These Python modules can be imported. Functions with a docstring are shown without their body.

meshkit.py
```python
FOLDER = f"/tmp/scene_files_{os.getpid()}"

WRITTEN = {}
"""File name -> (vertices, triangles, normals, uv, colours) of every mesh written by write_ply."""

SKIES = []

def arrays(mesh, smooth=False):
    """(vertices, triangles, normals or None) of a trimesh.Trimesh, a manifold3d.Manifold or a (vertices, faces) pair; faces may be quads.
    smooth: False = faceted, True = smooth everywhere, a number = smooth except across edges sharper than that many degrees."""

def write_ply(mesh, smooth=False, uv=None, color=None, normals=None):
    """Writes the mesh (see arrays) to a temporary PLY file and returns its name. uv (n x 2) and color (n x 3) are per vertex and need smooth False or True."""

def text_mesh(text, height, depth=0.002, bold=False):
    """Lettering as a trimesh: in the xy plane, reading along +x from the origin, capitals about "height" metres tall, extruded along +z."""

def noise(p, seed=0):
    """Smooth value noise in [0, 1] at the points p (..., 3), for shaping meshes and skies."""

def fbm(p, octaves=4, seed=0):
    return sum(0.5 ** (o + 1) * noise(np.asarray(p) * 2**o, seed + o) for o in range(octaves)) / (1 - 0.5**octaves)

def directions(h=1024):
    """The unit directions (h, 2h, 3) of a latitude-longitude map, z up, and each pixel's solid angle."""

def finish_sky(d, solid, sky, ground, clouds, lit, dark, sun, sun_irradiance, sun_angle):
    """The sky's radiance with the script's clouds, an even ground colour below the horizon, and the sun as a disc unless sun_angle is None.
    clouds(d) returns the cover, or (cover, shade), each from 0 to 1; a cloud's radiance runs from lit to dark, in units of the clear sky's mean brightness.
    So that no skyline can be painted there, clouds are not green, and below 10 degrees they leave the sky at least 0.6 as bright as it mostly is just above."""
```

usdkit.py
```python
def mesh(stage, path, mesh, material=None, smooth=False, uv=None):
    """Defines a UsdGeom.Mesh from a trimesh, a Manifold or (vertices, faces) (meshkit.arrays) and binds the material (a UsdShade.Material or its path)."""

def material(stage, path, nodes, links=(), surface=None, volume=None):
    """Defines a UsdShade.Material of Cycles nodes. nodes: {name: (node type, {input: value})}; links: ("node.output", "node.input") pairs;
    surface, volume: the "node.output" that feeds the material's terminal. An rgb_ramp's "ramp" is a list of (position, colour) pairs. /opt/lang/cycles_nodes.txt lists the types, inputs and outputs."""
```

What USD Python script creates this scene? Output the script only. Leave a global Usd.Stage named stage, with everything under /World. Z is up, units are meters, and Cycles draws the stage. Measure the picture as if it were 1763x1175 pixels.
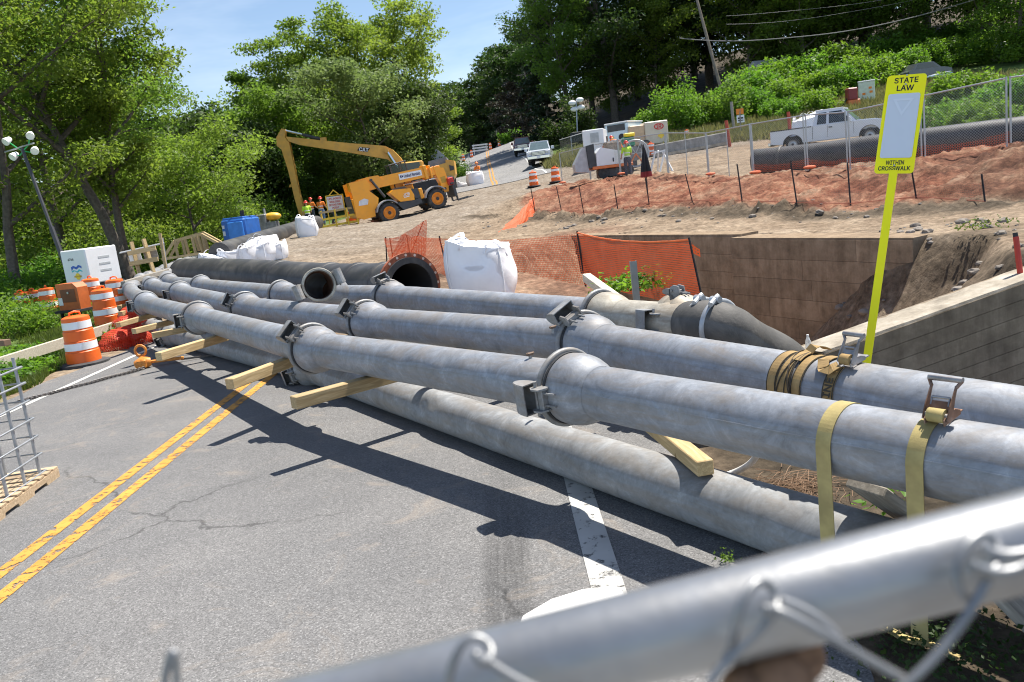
import math, random
import numpy as np, trimesh, usdkit, meshkit
from pxr import Usd, UsdGeom, UsdLux, UsdShade, Sdf, Gf, Vt
from scipy.interpolate import RBFInterpolator
from shapely.geometry import Polygon, Point, LineString
import shapely

random.seed(7); RNG = np.random.default_rng(7)
stage = Usd.Stage.CreateInMemory()
UsdGeom.SetStageUpAxis(stage, 'Z'); UsdGeom.SetStageMetersPerUnit(stage, 1.0)
UsdGeom.Xform.Define(stage, '/World'); UsdGeom.Scope.Define(stage, '/World/Looks')

# ------------------------------------------------------------------ camera
PW, PH = 1763, 1175
FPX, ROLL, CAMH = 1400.0, math.radians(7.0), 2.15
PITCH = math.radians(10.325)
FW = np.array([0, math.cos(PITCH), -math.sin(PITCH)]); RT = np.array([1.0, 0, 0]); UP = np.cross(RT, FW)
EX = math.cos(ROLL) * RT - math.sin(ROLL) * UP
EY = -math.sin(ROLL) * RT - math.cos(ROLL) * UP
CAM = np.array([0, 0, CAMH])
def ray(px, py): return FW * FPX + EX * (px - PW / 2) + EY * (py - PH / 2)
def D(px, py, d): return CAM + ray(px, py) * d / FPX
def Z(px, py, z):
    r = ray(px, py); return CAM + r * (z - CAMH) / r[2]
def Y(px, py, y):
    r = ray(px, py); return CAM + r * y / r[1]
cam = UsdGeom.Camera.Define(stage, '/World/camera')
cam.CreateHorizontalApertureAttr(36.0); cam.CreateVerticalApertureAttr(36.0 * 682 / 1024)
cam.CreateFocalLengthAttr(36.0 * FPX / PW)
cam.CreateFStopAttr(6.0); cam.CreateFocusDistanceAttr(7.0)
cam.CreateClippingRangeAttr(Gf.Vec2f(0.05, 2000))
cam.CreateExposureAttr(0.95)
M = Gf.Matrix4d(*EX, 0, *(-EY), 0, *(-FW), 0, *CAM, 1)
cam.AddTransformOp().Set(M)

# ------------------------------------------------------------------ sky and sun
SUN_AZ, SUN_EL = math.radians(58), math.radians(65)
dome = UsdLux.DomeLight.Define(stage, '/World/sky')
dome.GetPrim().SetCustomDataByKey('kind', 'structure')
skym = usdkit.material(stage, '/World/Looks/sky_material', {
    'tc': ('texture_coordinate', {}),
    'sky': ('sky_texture', {'sky_type': 'single_scattering', 'sun_disc': False, 'sun_elevation': SUN_EL, 'sun_rotation': SUN_AZ, 'air_density': 1.0, 'aerosol_density': 0.6, 'ozone_density': 1.6}),
    'map': ('mapping', {'scale': (1.2, 1.2, 5.0), 'rotation': (0.3, 0.2, 0.4)}),
    'n': ('noise_texture', {'scale': 1.6, 'detail': 7, 'roughness': 0.6, 'distortion': 0.6}),
    'r': ('rgb_ramp', {'ramp': [(0.0, (0, 0, 0)), (0.45, (0, 0, 0)), (0.8, (0.30, 0.30, 0.30)), (1.0, (0.4, 0.4, 0.4))]}),
    'mx': ('mix', {'mix_type': 'mix', 'color2': (9.0, 9.4, 10.0)}),
    'bg': ('background_shader', {'strength': 0.085})},
    [('tc.generated', 'map.vector'), ('map.vector', 'n.vector'), ('n.fac', 'r.fac'), ('r.color', 'mx.fac'), ('sky.color', 'mx.color1'), ('mx.color', 'bg.color')], surface='bg.background')
UsdShade.MaterialBindingAPI.Apply(dome.GetPrim()).Bind(skym)
sun = UsdLux.DistantLight.Define(stage, '/World/sun')
sun.CreateNormalizeAttr(True); sun.CreateIntensityAttr(1.25); sun.CreateAngleAttr(0.53); sun.CreateColorAttr(Gf.Vec3f(1.0, 0.95, 0.87))
sv = np.array([math.sin(SUN_AZ) * math.cos(SUN_EL), math.cos(SUN_AZ) * math.cos(SUN_EL), math.sin(SUN_EL)])
xa = np.cross([0, 0, 1], sv); xa /= np.linalg.norm(xa); ya = np.cross(sv, xa)
sun.AddTransformOp().Set(Gf.Matrix4d(*xa, 0, *ya, 0, *sv, 0, 0, 0, 50, 1))

# ------------------------------------------------------------------ helpers
USED = {}
def numbered(parent, name):
    k = parent + '/' + name
    n = USED.get(k, -1) + 1
    USED[k] = n
    return k if n == 0 else f'{k}_{n:03d}'
def setdata(p, **kw):
    for k, v in kw.items():
        if v: p.SetCustomDataByKey(k, v)
def basis(a):
    a = np.asarray(a, float); a = a / np.linalg.norm(a)
    b = np.cross([0, 0, 1.0], a)
    if np.linalg.norm(b) < 1e-6: b = np.array([1.0, 0, 0])
    b /= np.linalg.norm(b)
    return a, b, np.cross(a, b)
def rotm(rx=0, ry=0, rz=0):
    return trimesh.transformations.euler_matrix(rx, ry, rz, 'sxyz')[:3, :3]
class MB:
    """collects triangles of one mesh"""
    def __init__(s): s.v, s.f, s.n = [], [], 0
    def add(s, v, f):
        v = np.asarray(v, float).reshape(-1, 3); f = np.asarray(f, int)
        if f.shape[1] == 4: f = np.vstack([f[:, [0, 1, 2]], f[:, [0, 2, 3]]])
        s.v.append(v); s.f.append(f + s.n); s.n += len(v); return s
    def tm(s, m, R=None, t=(0, 0, 0)):
        v = np.array(m.vertices)
        if R is not None: v = v @ np.asarray(R).T
        return s.add(v + np.asarray(t, float), np.array(m.faces))
    def box(s, c, size, R=None, bev=0.0):
        x, y, z = np.asarray(size, float) / 2
        if bev > 0:
            b = min(bev, 0.45 * min(x, y, z) * 2 / 2)
            pts = []
            for sx in (-1, 1):
                for sy in (-1, 1):
                    for sz in (-1, 1):
                        pts += [(sx * x, sy * (y - b), sz * (z - b)), (sx * (x - b), sy * y, sz * (z - b)), (sx * (x - b), sy * (y - b), sz * z)]
            h = trimesh.convex.convex_hull(np.array(pts)); v, f = np.array(h.vertices), np.array(h.faces)
        else:
            v = np.array([(-x, -y, -z), (x, -y, -z), (x, y, -z), (-x, y, -z), (-x, -y, z), (x, -y, z), (x, y, z), (-x, y, z)])
            f = np.array([(0, 3, 2, 1), (4, 5, 6, 7), (0, 1, 5, 4), (1, 2, 6, 5), (2, 3, 7, 6), (3, 0, 4, 7)])
        if R is not None: v = v @ np.asarray(R).T
        return s.add(v + np.asarray(c, float), f)
    def beam(s, a, b, w, h, up=(0, 0, 1), bev=0.0, ext=0.0):
        """a box from a to b, h measured along up"""
        a, b = np.asarray(a, float), np.asarray(b, float)
        d = b - a; L = np.linalg.norm(d); d = d / L
        sd = np.cross(np.asarray(up, float), d)
        if np.linalg.norm(sd) < 1e-6: sd = np.array([1.0, 0, 0])
        sd /= np.linalg.norm(sd); u = np.cross(d, sd)
        return s.box((a + b) / 2, (L + ext, w, h), np.stack([d, sd, u], 1), bev)
    def tube(s, path, r, n=8, cap=True, closed=False):
        p = np.asarray(path, float); m = len(p); r = np.broadcast_to(np.asarray(r, float), (m,))
        if closed: t = np.roll(p, -1, 0) - np.roll(p, 1, 0)
        else: t = np.gradient(p, axis=0)
        t /= np.maximum(np.linalg.norm(t, axis=1, keepdims=True), 1e-9)
        ref = np.array([0, 0, 1.0]) if abs(t[0, 2]) < 0.9 else np.array([1.0, 0, 0])
        b = np.cross(t[0], ref); b /= np.linalg.norm(b)
        ang = np.arange(n) * 2 * np.pi / n; vs = []
        for i in range(m):
            b = b - t[i] * (b @ t[i]); b /= np.linalg.norm(b); c = np.cross(t[i], b)
            vs.append(p[i] + r[i] * (np.cos(ang)[:, None] * b + np.sin(ang)[:, None] * c))
        v = np.vstack(vs); f = []
        k = np.arange(n); k2 = (k + 1) % n
        for i in range(m if closed else m - 1):
            j = (i + 1) % m
            f.append(np.stack([i * n + k, i * n + k2, j * n + k2, j * n + k], 1))
        f = np.vstack(f); f = np.vstack([f[:, [0, 1, 2]], f[:, [0, 2, 3]]])
        if cap and not closed:
            v = np.vstack([v, p[0], p[-1]])
            f = np.vstack([f, np.stack([np.full(n, m * n), k2, k], 1), np.stack([np.full(n, m * n + 1), (m - 1) * n + k, (m - 1) * n + k2], 1)])
        return s.add(v, f)
    def lathe(s, prof, o=(0, 0, 0), axis=(0, 0, 1), n=24, wob=None):
        """prof: (along, radius) pairs"""
        prof = np.asarray(prof, float); a, b, c = basis(axis); ang = np.arange(n) * 2 * np.pi / n
        ring = np.cos(ang)[:, None] * b + np.sin(ang)[:, None] * c
        v = np.vstack([np.asarray(o, float) + a * h + ring * r for h, r in prof]); k = np.arange(n); k2 = (k + 1) % n
        f = np.vstack([np.stack([i * n + k, i * n + k2, (i + 1) * n + k2, (i + 1) * n + k], 1) for i in range(len(prof) - 1)])
        return s.add(v, f)
    def prism(s, poly, t, o=(0, 0, 0), ux=(1, 0, 0), uy=(0, 0, 1), center=True):
        """2-D outline extruded by t along ux x uy"""
        ux, uy = np.asarray(ux, float), np.asarray(uy, float); w = np.cross(ux, uy)
        pg = poly if isinstance(poly, Polygon) else Polygon(poly)
        if not pg.is_valid: pg = pg.buffer(0)
        m = trimesh.creation.extrude_polygon(shapely.geometry.polygon.orient(pg), t)
        v = np.array(m.vertices); z = v[:, 2] - (t / 2 if center else 0)
        return s.add(np.asarray(o, float) + v[:, :1] * ux + v[:, 1:2] * uy + z[:, None] * w, np.array(m.faces))
    def text(s, txt, h, o, ux, uy, depth=0.004, bold=True, width=None):
        m = meshkit.text_mesh(txt, h, depth, bold=bold); v = np.array(m.vertices)
        v[:, 0] -= (v[:, 0].min() + v[:, 0].max()) / 2
        if width: v[:, 0] *= width / np.ptp(v[:, 0])
        v[:, 1] -= h / 2
        ux, uy = np.asarray(ux, float), np.asarray(uy, float); w = np.cross(ux, uy)
        return s.add(np.asarray(o, float) + v[:, :1] * ux + v[:, 1:2] * uy + v[:, 2:3] * w, np.array(m.faces))
    def shift(s, t):
        s.v = [v - np.asarray(t, float) for v in s.v]; return s
    def arr(s): return np.vstack(s.v), np.vstack(s.f)
LOC = {}
ORDINAL = 'leftmost,second,third,fourth,fifth,sixth,seventh,eighth,ninth,tenth,eleventh,twelfth'.split(',')
def rank(prims, fmt, last='rightmost'):
    """labels alike things by their order from the left as the photograph shows them"""
    def px(p): q = np.array(LOC[str(p.GetPath())]) - CAM; return q @ EX / (q @ FW)
    ps = sorted(prims, key=px)
    for i, p in enumerate(ps):
        o = last if i == len(ps) - 1 and i else ORDINAL[i] + ('' if i == 0 else ' from the left')
        p.SetCustomDataByKey('label', fmt.replace('#', o))
def thing(name, label, cat, loc=(0, 0, 0), rz=0.0, group=None, R=None):
    x = UsdGeom.Xform.Define(stage, numbered('/World', name))
    x.AddTranslateOp().Set(Gf.Vec3d(*map(float, loc)))
    if R is None: x.AddRotateZOp().Set(math.degrees(rz))
    else:
        R = np.asarray(R); x.AddTransformOp(opSuffix='turn').Set(Gf.Matrix4d(*R[:, 0], 0, *R[:, 1], 0, *R[:, 2], 0, 0, 0, 0, 1))
    x.AddScaleOp().Set(Gf.Vec3f(1, 1, 1))
    p = x.GetPrim(); setdata(p, label=label, category=cat, group=group); LOC[str(p.GetPath())] = tuple(loc)
    return p
def pt(parent, name, mb, mat, smooth=False, uv=None, label=None, kind=None):
    """a part (or sub-part) mesh under a prim"""
    path = numbered(str(parent.GetPath()), name)
    m = usdkit.mesh(stage, path, mb.arr() if isinstance(mb, MB) else mb, mat, smooth=smooth, uv=uv)
    setdata(m.GetPrim(), label=label, kind=kind)
    return m.GetPrim()
def solo(name, mb, mat, label=None, cat=None, group=None, kind=None, smooth=False, uv=None):
    """a top-level thing that is one mesh"""
    m = usdkit.mesh(stage, numbered('/World', name), mb.arr() if isinstance(mb, MB) else mb, mat, smooth=smooth, uv=uv)
    setdata(m.GetPrim(), label=label, category=cat, group=group, kind=kind); return m.GetPrim()
def copy(src, loc, rz=0.0, scale=1.0, label=None, cat=None, group=None):
    was = src.GetCustomData(); base = src.GetName()
    while base[-4:-3] == '_' and base[-3:].isdigit(): base = base[:-4]
    x = UsdGeom.Xform.Define(stage, numbered('/World', base)); p = x.GetPrim()
    p.GetReferences().AddInternalReference(src.GetPath())
    sc = (scale,) * 3 if np.ndim(scale) == 0 else scale
    x.ClearXformOpOrder(); 
    x.AddTranslateOp().Set(Gf.Vec3d(*map(float, loc))); x.AddRotateZOp().Set(math.degrees(rz)); x.AddScaleOp().Set(Gf.Vec3f(*map(float, sc)))
    p.SetInstanceable(True); LOC[str(p.GetPath())] = tuple(loc)
    setdata(p, label=label or was.get('label'), category=cat or was.get('category'), group=group or was.get('group'))
    return p
# ------------------------------------------------------------------ materials
MATS = {}
def pm(name, col, rough=0.6, metal=0.0, var=0.12, scale=4.0, bump=0.0, bscale=60.0, col2=None, lo=0.35, hi=0.65, detail=6, coat=0.0, spec=0.5, dirt=None, dirt_amt=0.4, dscale=1.5, world=False):
    if name in MATS: return MATS[name]
    col = np.array(col, float); a = col * (1 - var); b = np.array(col2, float) if col2 is not None else np.minimum(col * (1 + var), 0.95)
    N = {'tc': ('texture_coordinate', {}), 'g': ('geometry', {}), 'n': ('noise_texture', {'scale': scale, 'detail': detail, 'roughness': 0.6}),
         'r': ('rgb_ramp', {'ramp': [(0, a), (lo, a), (hi, b), (1, b)]}),
         'p': ('principled_bsdf', {'roughness': rough, 'metallic': metal, 'coat_weight': coat, 'specular_ior_level': spec})}
    vec = 'g.position' if world else 'tc.object'
    L = [(vec, 'n.vector'), ('n.fac', 'r.fac')]
    if dirt is not None:
        N['n2'] = ('noise_texture', {'scale': dscale, 'detail': 8, 'roughness': 0.7, 'distortion': 0.4})
        N['r2'] = ('rgb_ramp', {'ramp': [(0, (0, 0, 0)), (0.48, (0, 0, 0)), (0.72, (dirt_amt,) * 3), (1, (dirt_amt,) * 3)]})
        N['mx'] = ('mix', {'mix_type': 'mix', 'color2': dirt})
        L += [(vec, 'n2.vector'), ('n2.fac', 'r2.fac'), ('r2.color', 'mx.fac'), ('r.color', 'mx.color1'), ('mx.color', 'p.base_color')]
    else: L.append(('r.color', 'p.base_color'))
    if bump > 0:
        N['nb'] = ('noise_texture', {'scale': bscale, 'detail': 5, 'roughness': 0.65}); N['b'] = ('bump', {'strength': 0.8, 'distance': bump})
        L += [(vec, 'nb.vector'), ('nb.fac', 'b.height'), ('b.normal', 'p.normal')]
    MATS[name] = usdkit.material(stage, '/World/Looks/' + name, N, L, surface='p.BSDF'); return MATS[name]
def cutout(name, nodes, links, mask, shader):
    """shader where mask > 0.5, else see-through"""
    nodes = dict(nodes); nodes['t'] = ('transparent_bsdf', {'color': (1, 1, 1)}); nodes['mxs'] = ('mix_closure', {})
    return usdkit.material(stage, '/World/Looks/' + name, nodes, list(links) + [(mask, 'mxs.fac'), ('t.BSDF', 'mxs.closure1'), (shader, 'mxs.closure2')], surface='mxs.closure')
def leafmat(name, col, col2, trans=0.45, rough=0.5):
    col, col2 = np.array(col), np.array(col2)
    N = {'g': ('geometry', {}), 'oi': ('object_info', {}), 'n': ('noise_texture', {'scale': 0.55, 'detail': 3}),
         'r': ('rgb_ramp', {'ramp': [(0.25, col), (0.75, col2)]}), 'add': ('math', {'math_type': 'multiply_add', 'value2': 0.5, 'value3': 0.0}),
         'h': ('hsv', {'saturation': 1.0}), 'mr': ('map_range', {'from_min': 0, 'from_max': 1, 'to_min': 0.478, 'to_max': 0.506}), 'mv': ('map_range', {'from_min': 0, 'from_max': 1, 'to_min': 0.75, 'to_max': 1.2}),
         'p': ('principled_bsdf', {'roughness': rough, 'specular_ior_level': 0.35}), 'tr': ('translucent_bsdf', {}), 'hv': ('hsv', {'value': 1.6, 'saturation': 1.05, 'hue': 0.497}), 'm': ('mix_closure', {'fac': trans})}
    L = [('g.position', 'n.vector'), ('g.random_per_island', 'add.value1'), ('n.fac', 'add.value3'), ('add.value', 'r.fac'), ('oi.random', 'mr.value'), ('g.random_per_island', 'mv.value'),
         ('mr.result', 'h.hue'), ('mv.result', 'h.value'), ('r.color', 'h.color'), ('h.color', 'p.base_color'), ('h.color', 'hv.color'), ('hv.color', 'tr.color'), ('p.BSDF', 'm.closure1'), ('tr.BSDF', 'm.closure2')]
    return usdkit.material(stage, '/World/Looks/' + name, N, L, surface='m.closure')
# ------------------------------------------------------------------ terrain
def axis_pts(*segs):
    out = [segs[0][0]]
    for a, b, st in segs:
        n = max(1, int(round((b - a) / st))); out += list(a + (b - a) * (np.arange(1, n + 1) / n))
    return np.array(out)
GX = axis_pts((-190, -60, 6.5), (-60, -18, 1.5), (-18, -8, .4), (-8, 20, .125), (20, 40, .5), (40, 100, 3), (100, 200, 8))
GY = axis_pts((-30, -4, 3), (-4, 8, .4), (8, 45, .125), (45, 80, .4), (80, 150, 1.6), (150, 420, 9))
ANC = []
for x in (-12, -7, -3, 0, 2.6):
    for y in (-12, -5, 0, 4, 8, 12, 15): ANC.append((x, y, 0))
ANC += [(-7, 18, 0), (-4, 18, .05), (-2, 16, .25), (-.9, 16.6, .36), (2.6, 9, 0.05), (2.6, 12, .18), (1.5, 15.8, .3), (3.5, 6, -.1), (4.6, 3.5, -.05), (8, 0, -.1), (14, 0, 0), (14, -12, 0), (6, 3, -.1),
  (-9.4, 19, .12), (-13, 14, -.1), (-20, 20, -.3), (-12.4, 32, .62), (-10.5, 36, 1.15), (-12, 38, 1.0), (-9.2, 30, .75), (-6, 26, .55), (-3.4, 24, .55), (-1.2, 19, .38), (-10.1, 48.7, 1.5), (-10, 44.6, 1.45), (-14, 44, .3), (-17, 50, .4),
  (-6.4, 47.6, 1.24), (-3.77, 50.7, 1.77), (-3.4, 55, 2.2), (-4.5, 60, 2.9), (-1.35, 66.2, 2.75), (-1.3, 76.5, 3.9), (-3.5, 112.6, 6.4), (-.6, 128, 8.6), (3.8, 97.3, 6.1), (4.35, 71.5, 4.05), (3.5, 112, 6.9), (2, 75, 3.8), (0, 90, 5.0), (2, 140, 9.3), (-4, 150, 9.4), (0, 200, 10),
  (1.2, 21.5, .45), (2.65, 27, .5), (5.9, 20, .5), (7.4, 17, .42), (6.8, 12, .4), (9, 11.6, .45), (14, 11.5, .5), (9, 14, .5),
  (1.8, 38.4, .95), (2.9, 36.3, .82), (4.7, 32.3, .75), (7.5, 25.2, .75), (8.3, 22.8, .68), (9.5, 22, .5), (10.3, 20, .5), (13, 17, .55), (18, 14, .6),
  (4.2, 49.8, 2.15), (7, 42, 2.1), (9.3, 35.5, 1.73), (9.4, 29, 1.6), (11.4, 26.3, 1.5), (14, 24.5, 1.6), (17, 24, 1.65), (22, 24, 1.8),
  (2.4, 43, 1.75), (5.0, 38, 1.6), (7.8, 32, 1.45), (9.2, 27.3, 1.4),
  (12.2, 21.8, 1.75), (13.6, 20.8, 1.9), (15.5, 20, 1.9), (18, 20, 1.9),
  (10, 42, 2.35), (16.3, 46.8, 2.67), (22.2, 46.7, 2.65), (30, 46, 3.0), (17, 35, 2.0), (26, 30, 2.3), (10, 58, 4.2), (16, 60, 4.7), (28, 61, 5.1), (38, 66, 6.4), (45, 50, 5), (50, 75, 8.5),
  (6, 80, 5.3), (12, 86, 7.5), (20, 88, 9), (40, 96, 11.5), (60, 100, 13), (90, 120, 20), (40, 140, 20), (10, 130, 12), (14, 160, 17), (100, 220, 36), (30, 260, 30), (180, 300, 50), (180, 60, 22), (100, 30, 9), (60, 20, 3.5), (60, -20, 2), (180, -25, 5),
  (-12, 70, 2.5), (-30, 70, 1.5), (-9, 90, 4), (-8, 120, 6.5), (-30, 110, 4), (-45, 60, 1), (-30, 35, -.3), (-40, 20, -.3), (-60, 5, .3), (-25, 5, -.1), (-12, 4, -.05), (-60, -25, 0), (-180, -25, 4), (-180, 100, 14), (-100, 80, 5), (-100, 200, 15), (-180, 400, 30), (0, 400, 26), (180, 400, 55), (-40, 200, 9), (-12, 160, 8.6)]
for _q in (D(162, 493, 25) - (0, 0, .42), D(421, 422, 36), D(466, 404, 40), D(67, 553, 27), D(137, 530, 23.5), D(40, 550, 25), D(100, 545, 28)): ANC += [tuple(_q), (_q[0] + .7, _q[1] + .4, _q[2]), (_q[0] - .6, _q[1] + .5, _q[2])]
ANC = np.array(ANC, float)
_rbf = RBFInterpolator(ANC[:, :2], ANC[:, 2], kernel='linear', neighbors=24, smoothing=0.05)
from scipy.ndimage import gaussian_filter
_cx = axis_pts((-190, -60, 10), (-60, -20, 2), (-20, 24, .8), (24, 60, 2), (60, 200, 10)); _cy = axis_pts((-30, -4, 4), (-4, 80, .8), (80, 150, 2), (150, 420, 10))
_xx, _yy = np.meshgrid(_cx, _cy); _zz = _rbf(np.stack([_xx.ravel(), _yy.ravel()], 1)).reshape(_xx.shape)
_zz = gaussian_filter(_zz, 1.1)
from scipy.interpolate import RegularGridInterpolator
_rg = RegularGridInterpolator((_cy, _cx), _zz, bounds_error=False, fill_value=None)
PIT_SOFT = [(5.6, 2.2), (4.4, 4.6), (3.7, 6.2), (2.95, 7.9), (2.95, 9.5), (2.85, 11.5), (1.65, 15.6), (.2, 18.2), (-.5, 21), (.8, 24.6), (2.45, 27.0)]
PIT_HARD = [(2.45, 27.0), (6.15, 19.55), (7.85, 16.1)]
PIT_RUB = [(7.85, 16.1), (8.3, 13.6), (7.3, 11.5)]
PIT_H2 = [(7.3, 11.5), (9, 11.15), (15, 11.1)]
PIT_END = [(15, 11.1), (15, 2.2), (5.6, 2.2)]
PIT = Polygon(PIT_SOFT + PIT_HARD[1:] + PIT_RUB[1:] + PIT_H2[1:] + PIT_END[1:-1])
_ls, _lh, _lr, _l2 = LineString(PIT_SOFT), LineString(PIT_HARD), LineString(PIT_RUB), LineString(PIT_H2)
def smooth01(a): a = np.clip(a, 0, 1); return a * a * (3 - 2 * a)
RED = Polygon([(1.6, 38.9), (3, 36.7), (4.9, 32.4), (7.6, 25.6), (8.6, 23), (10.6, 19.6), (13, 17.5), (18, 15.2), (30, 14), (30, 23), (14.2, 24.2), (11.5, 26.5), (9.6, 30), (9.4, 35.5), (6.5, 43), (4.2, 49.5), (2.2, 47), (1.5, 42)])
LEDGE = np.array([(-30, -7.75), (12, -7.75), (16, -8.3), (19, -9.2), (26, -12.6), (33, -14.5), (45, -14), (55, -9.5), (66, -5.6), (80, -4.6), (112, -4.9), (150, -5), (420, -6)])
REDGE = np.array([(-30, 3), (60, 3), (66, 4.0), (74, 4.3), (97, 3.9), (130, 4.6), (150, 5), (420, 6)])
def yard_line(x): return np.interp(x, [2, 4.2, 6, 9, 12, 20, 32, 60], [62, 60, 56, 54, 53.5, 51.5, 50, 40])
def terrain(x, y, detail=True):
    x = np.asarray(x, float); y = np.asarray(y, float)
    z = _rg(np.stack([y, x], -1))
    P = shapely.points(x, y)
    flat = smooth01((x + 13) / 3) * smooth01((2.4 - x) / 1.2) * smooth01((15.6 - y - np.clip(x + 3, 0, 4) * .9) / 3)
    z = z * (1 - flat)
    if detail:
        p = np.stack([x, y, 0 * x], -1)
        inred = shapely.contains(RED, P); dred = shapely.distance(RED, P)
        mred = np.where(inred, 1.0, smooth01(1 - dred / 1.6))
        road = smooth01((x + 5.4) / .8) * smooth01((5.0 - x) / .8) * smooth01((y - 55) / 5)
        site = smooth01((y - 15.5) / 3) * smooth01((60 - y) / 8) * smooth01((x + 12) / 3) * smooth01((34 - x) / 4)
        n1 = meshkit.fbm(p * 0.55, 5, 3) - .5; n2 = meshkit.fbm(p * 2.1, 4, 11) - .5; rg = np.abs(meshkit.fbm(p * 1.1, 4, 21) - .5); n3 = np.maximum(meshkit.fbm(p * 5.5, 3, 41) - .5, -.1)
        z = z + (1 - flat) * (1 - road) * (n1 * (.16 * site + (.20 + .42 * smooth01((x - 9.8) / 2.5)) * mred) + n2 * (.07 * site + (.10 + .16 * smooth01((x - 9.8) / 2.5)) * mred) - mred * rg * .5 * smooth01((x - 9) / 3) + .05 * mred + n3 * (.06 * site + .20 * mred))
        # the bank's dark broken edge just in front of the posts
        bank = smooth01(1 - np.abs(shapely.distance(LineString([(-.5, 40), (1.9, 37.6), (4.8, 31.2), (7.6, 24.2), (9.3, 20.8)]), P)) / 1.1)
        z = z + bank * (np.abs(n2) * .75 - .09)
        rut = np.abs(np.sin((x * .35 + y * .93) * 1.7 + 3 * n1)); z = z - site * (1 - mred) * .035 * rut
    inside = shapely.contains(PIT, P)
    dep = np.minimum(np.minimum(2.7, 1.15 * shapely.distance(_ls, P)), 12 * np.minimum(shapely.distance(_lh, P), shapely.distance(_l2, P)))
    dep = np.minimum(dep, 1.25 * shapely.distance(_lr, P))
    # the slope under the orange netting is sandy and lumpy
    lump = meshkit.fbm(np.stack([x, y, 0 * x], -1) * .9, 4, 5) - .5
    z = np.where(inside, z - dep + np.clip(dep, 0, .6) * lump * 2.0, z)
    mound = 1.25 * np.exp(-((x - .75) / 1.5) ** 2 - ((y - 20.4) / 1.5) ** 2); z = np.where(inside, np.maximum(z, np.minimum(z + mound, .55)) + np.minimum(mound, .5) * (meshkit.fbm(np.stack([x, y, 0 * x], -1) * 2.2, 3, 61) - .5) * 1.0, z)
    return z
gx, gy = np.meshgrid(GX, GY); gz = terrain(gx.ravel(), gy.ravel()).reshape(gx.shape)
_tg = RegularGridInterpolator((GY, GX), gz, bounds_error=False, fill_value=0.0)
def tz(x, y): return float(_tg((y, x)))
ny_, nx_ = gx.shape
idx = np.arange(nx_ * ny_).reshape(ny_, nx_)
quads = np.stack([idx[:-1, :-1].ravel(), idx[:-1, 1:].ravel(), idx[1:, 1:].ravel(), idx[1:, :-1].ravel()], 1)
xs_, ys_ = gx.ravel(), gy.ravel(); PP = shapely.points(xs_, ys_)
_nw = (meshkit.fbm(np.stack([xs_, ys_, 0 * xs_], -1) * .7, 3, 31) - .5)
_sandy = smooth01(1 - shapely.distance(LineString(PIT_SOFT[6:]), PP) / 2.6) * .6
zr = np.where(shapely.contains(RED, PP), 1.0, smooth01(1 - shapely.distance(RED, PP) / .5)); zr = np.clip(np.maximum(zr * np.clip(.98 + _nw * .9 + .3 * smooth01((xs_ - 9) / 3), .55, 1), _sandy), 0, 1)
gl = smooth01((np.interp(ys_, LEDGE[:, 0], LEDGE[:, 1]) - xs_ + _nw * 2.2) / .8)
grn = smooth01((ys_ - yard_line(xs_) + _nw * 5) / 1.5) * smooth01((xs_ - np.interp(ys_, REDGE[:, 0], REDGE[:, 1]) + _nw) / .8)
grn = np.maximum(grn, smooth01((xs_ - 32) / 4)); grn = np.maximum(grn, smooth01((ys_ - 150) / 6))
zg = np.maximum(gl, grn)
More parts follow.
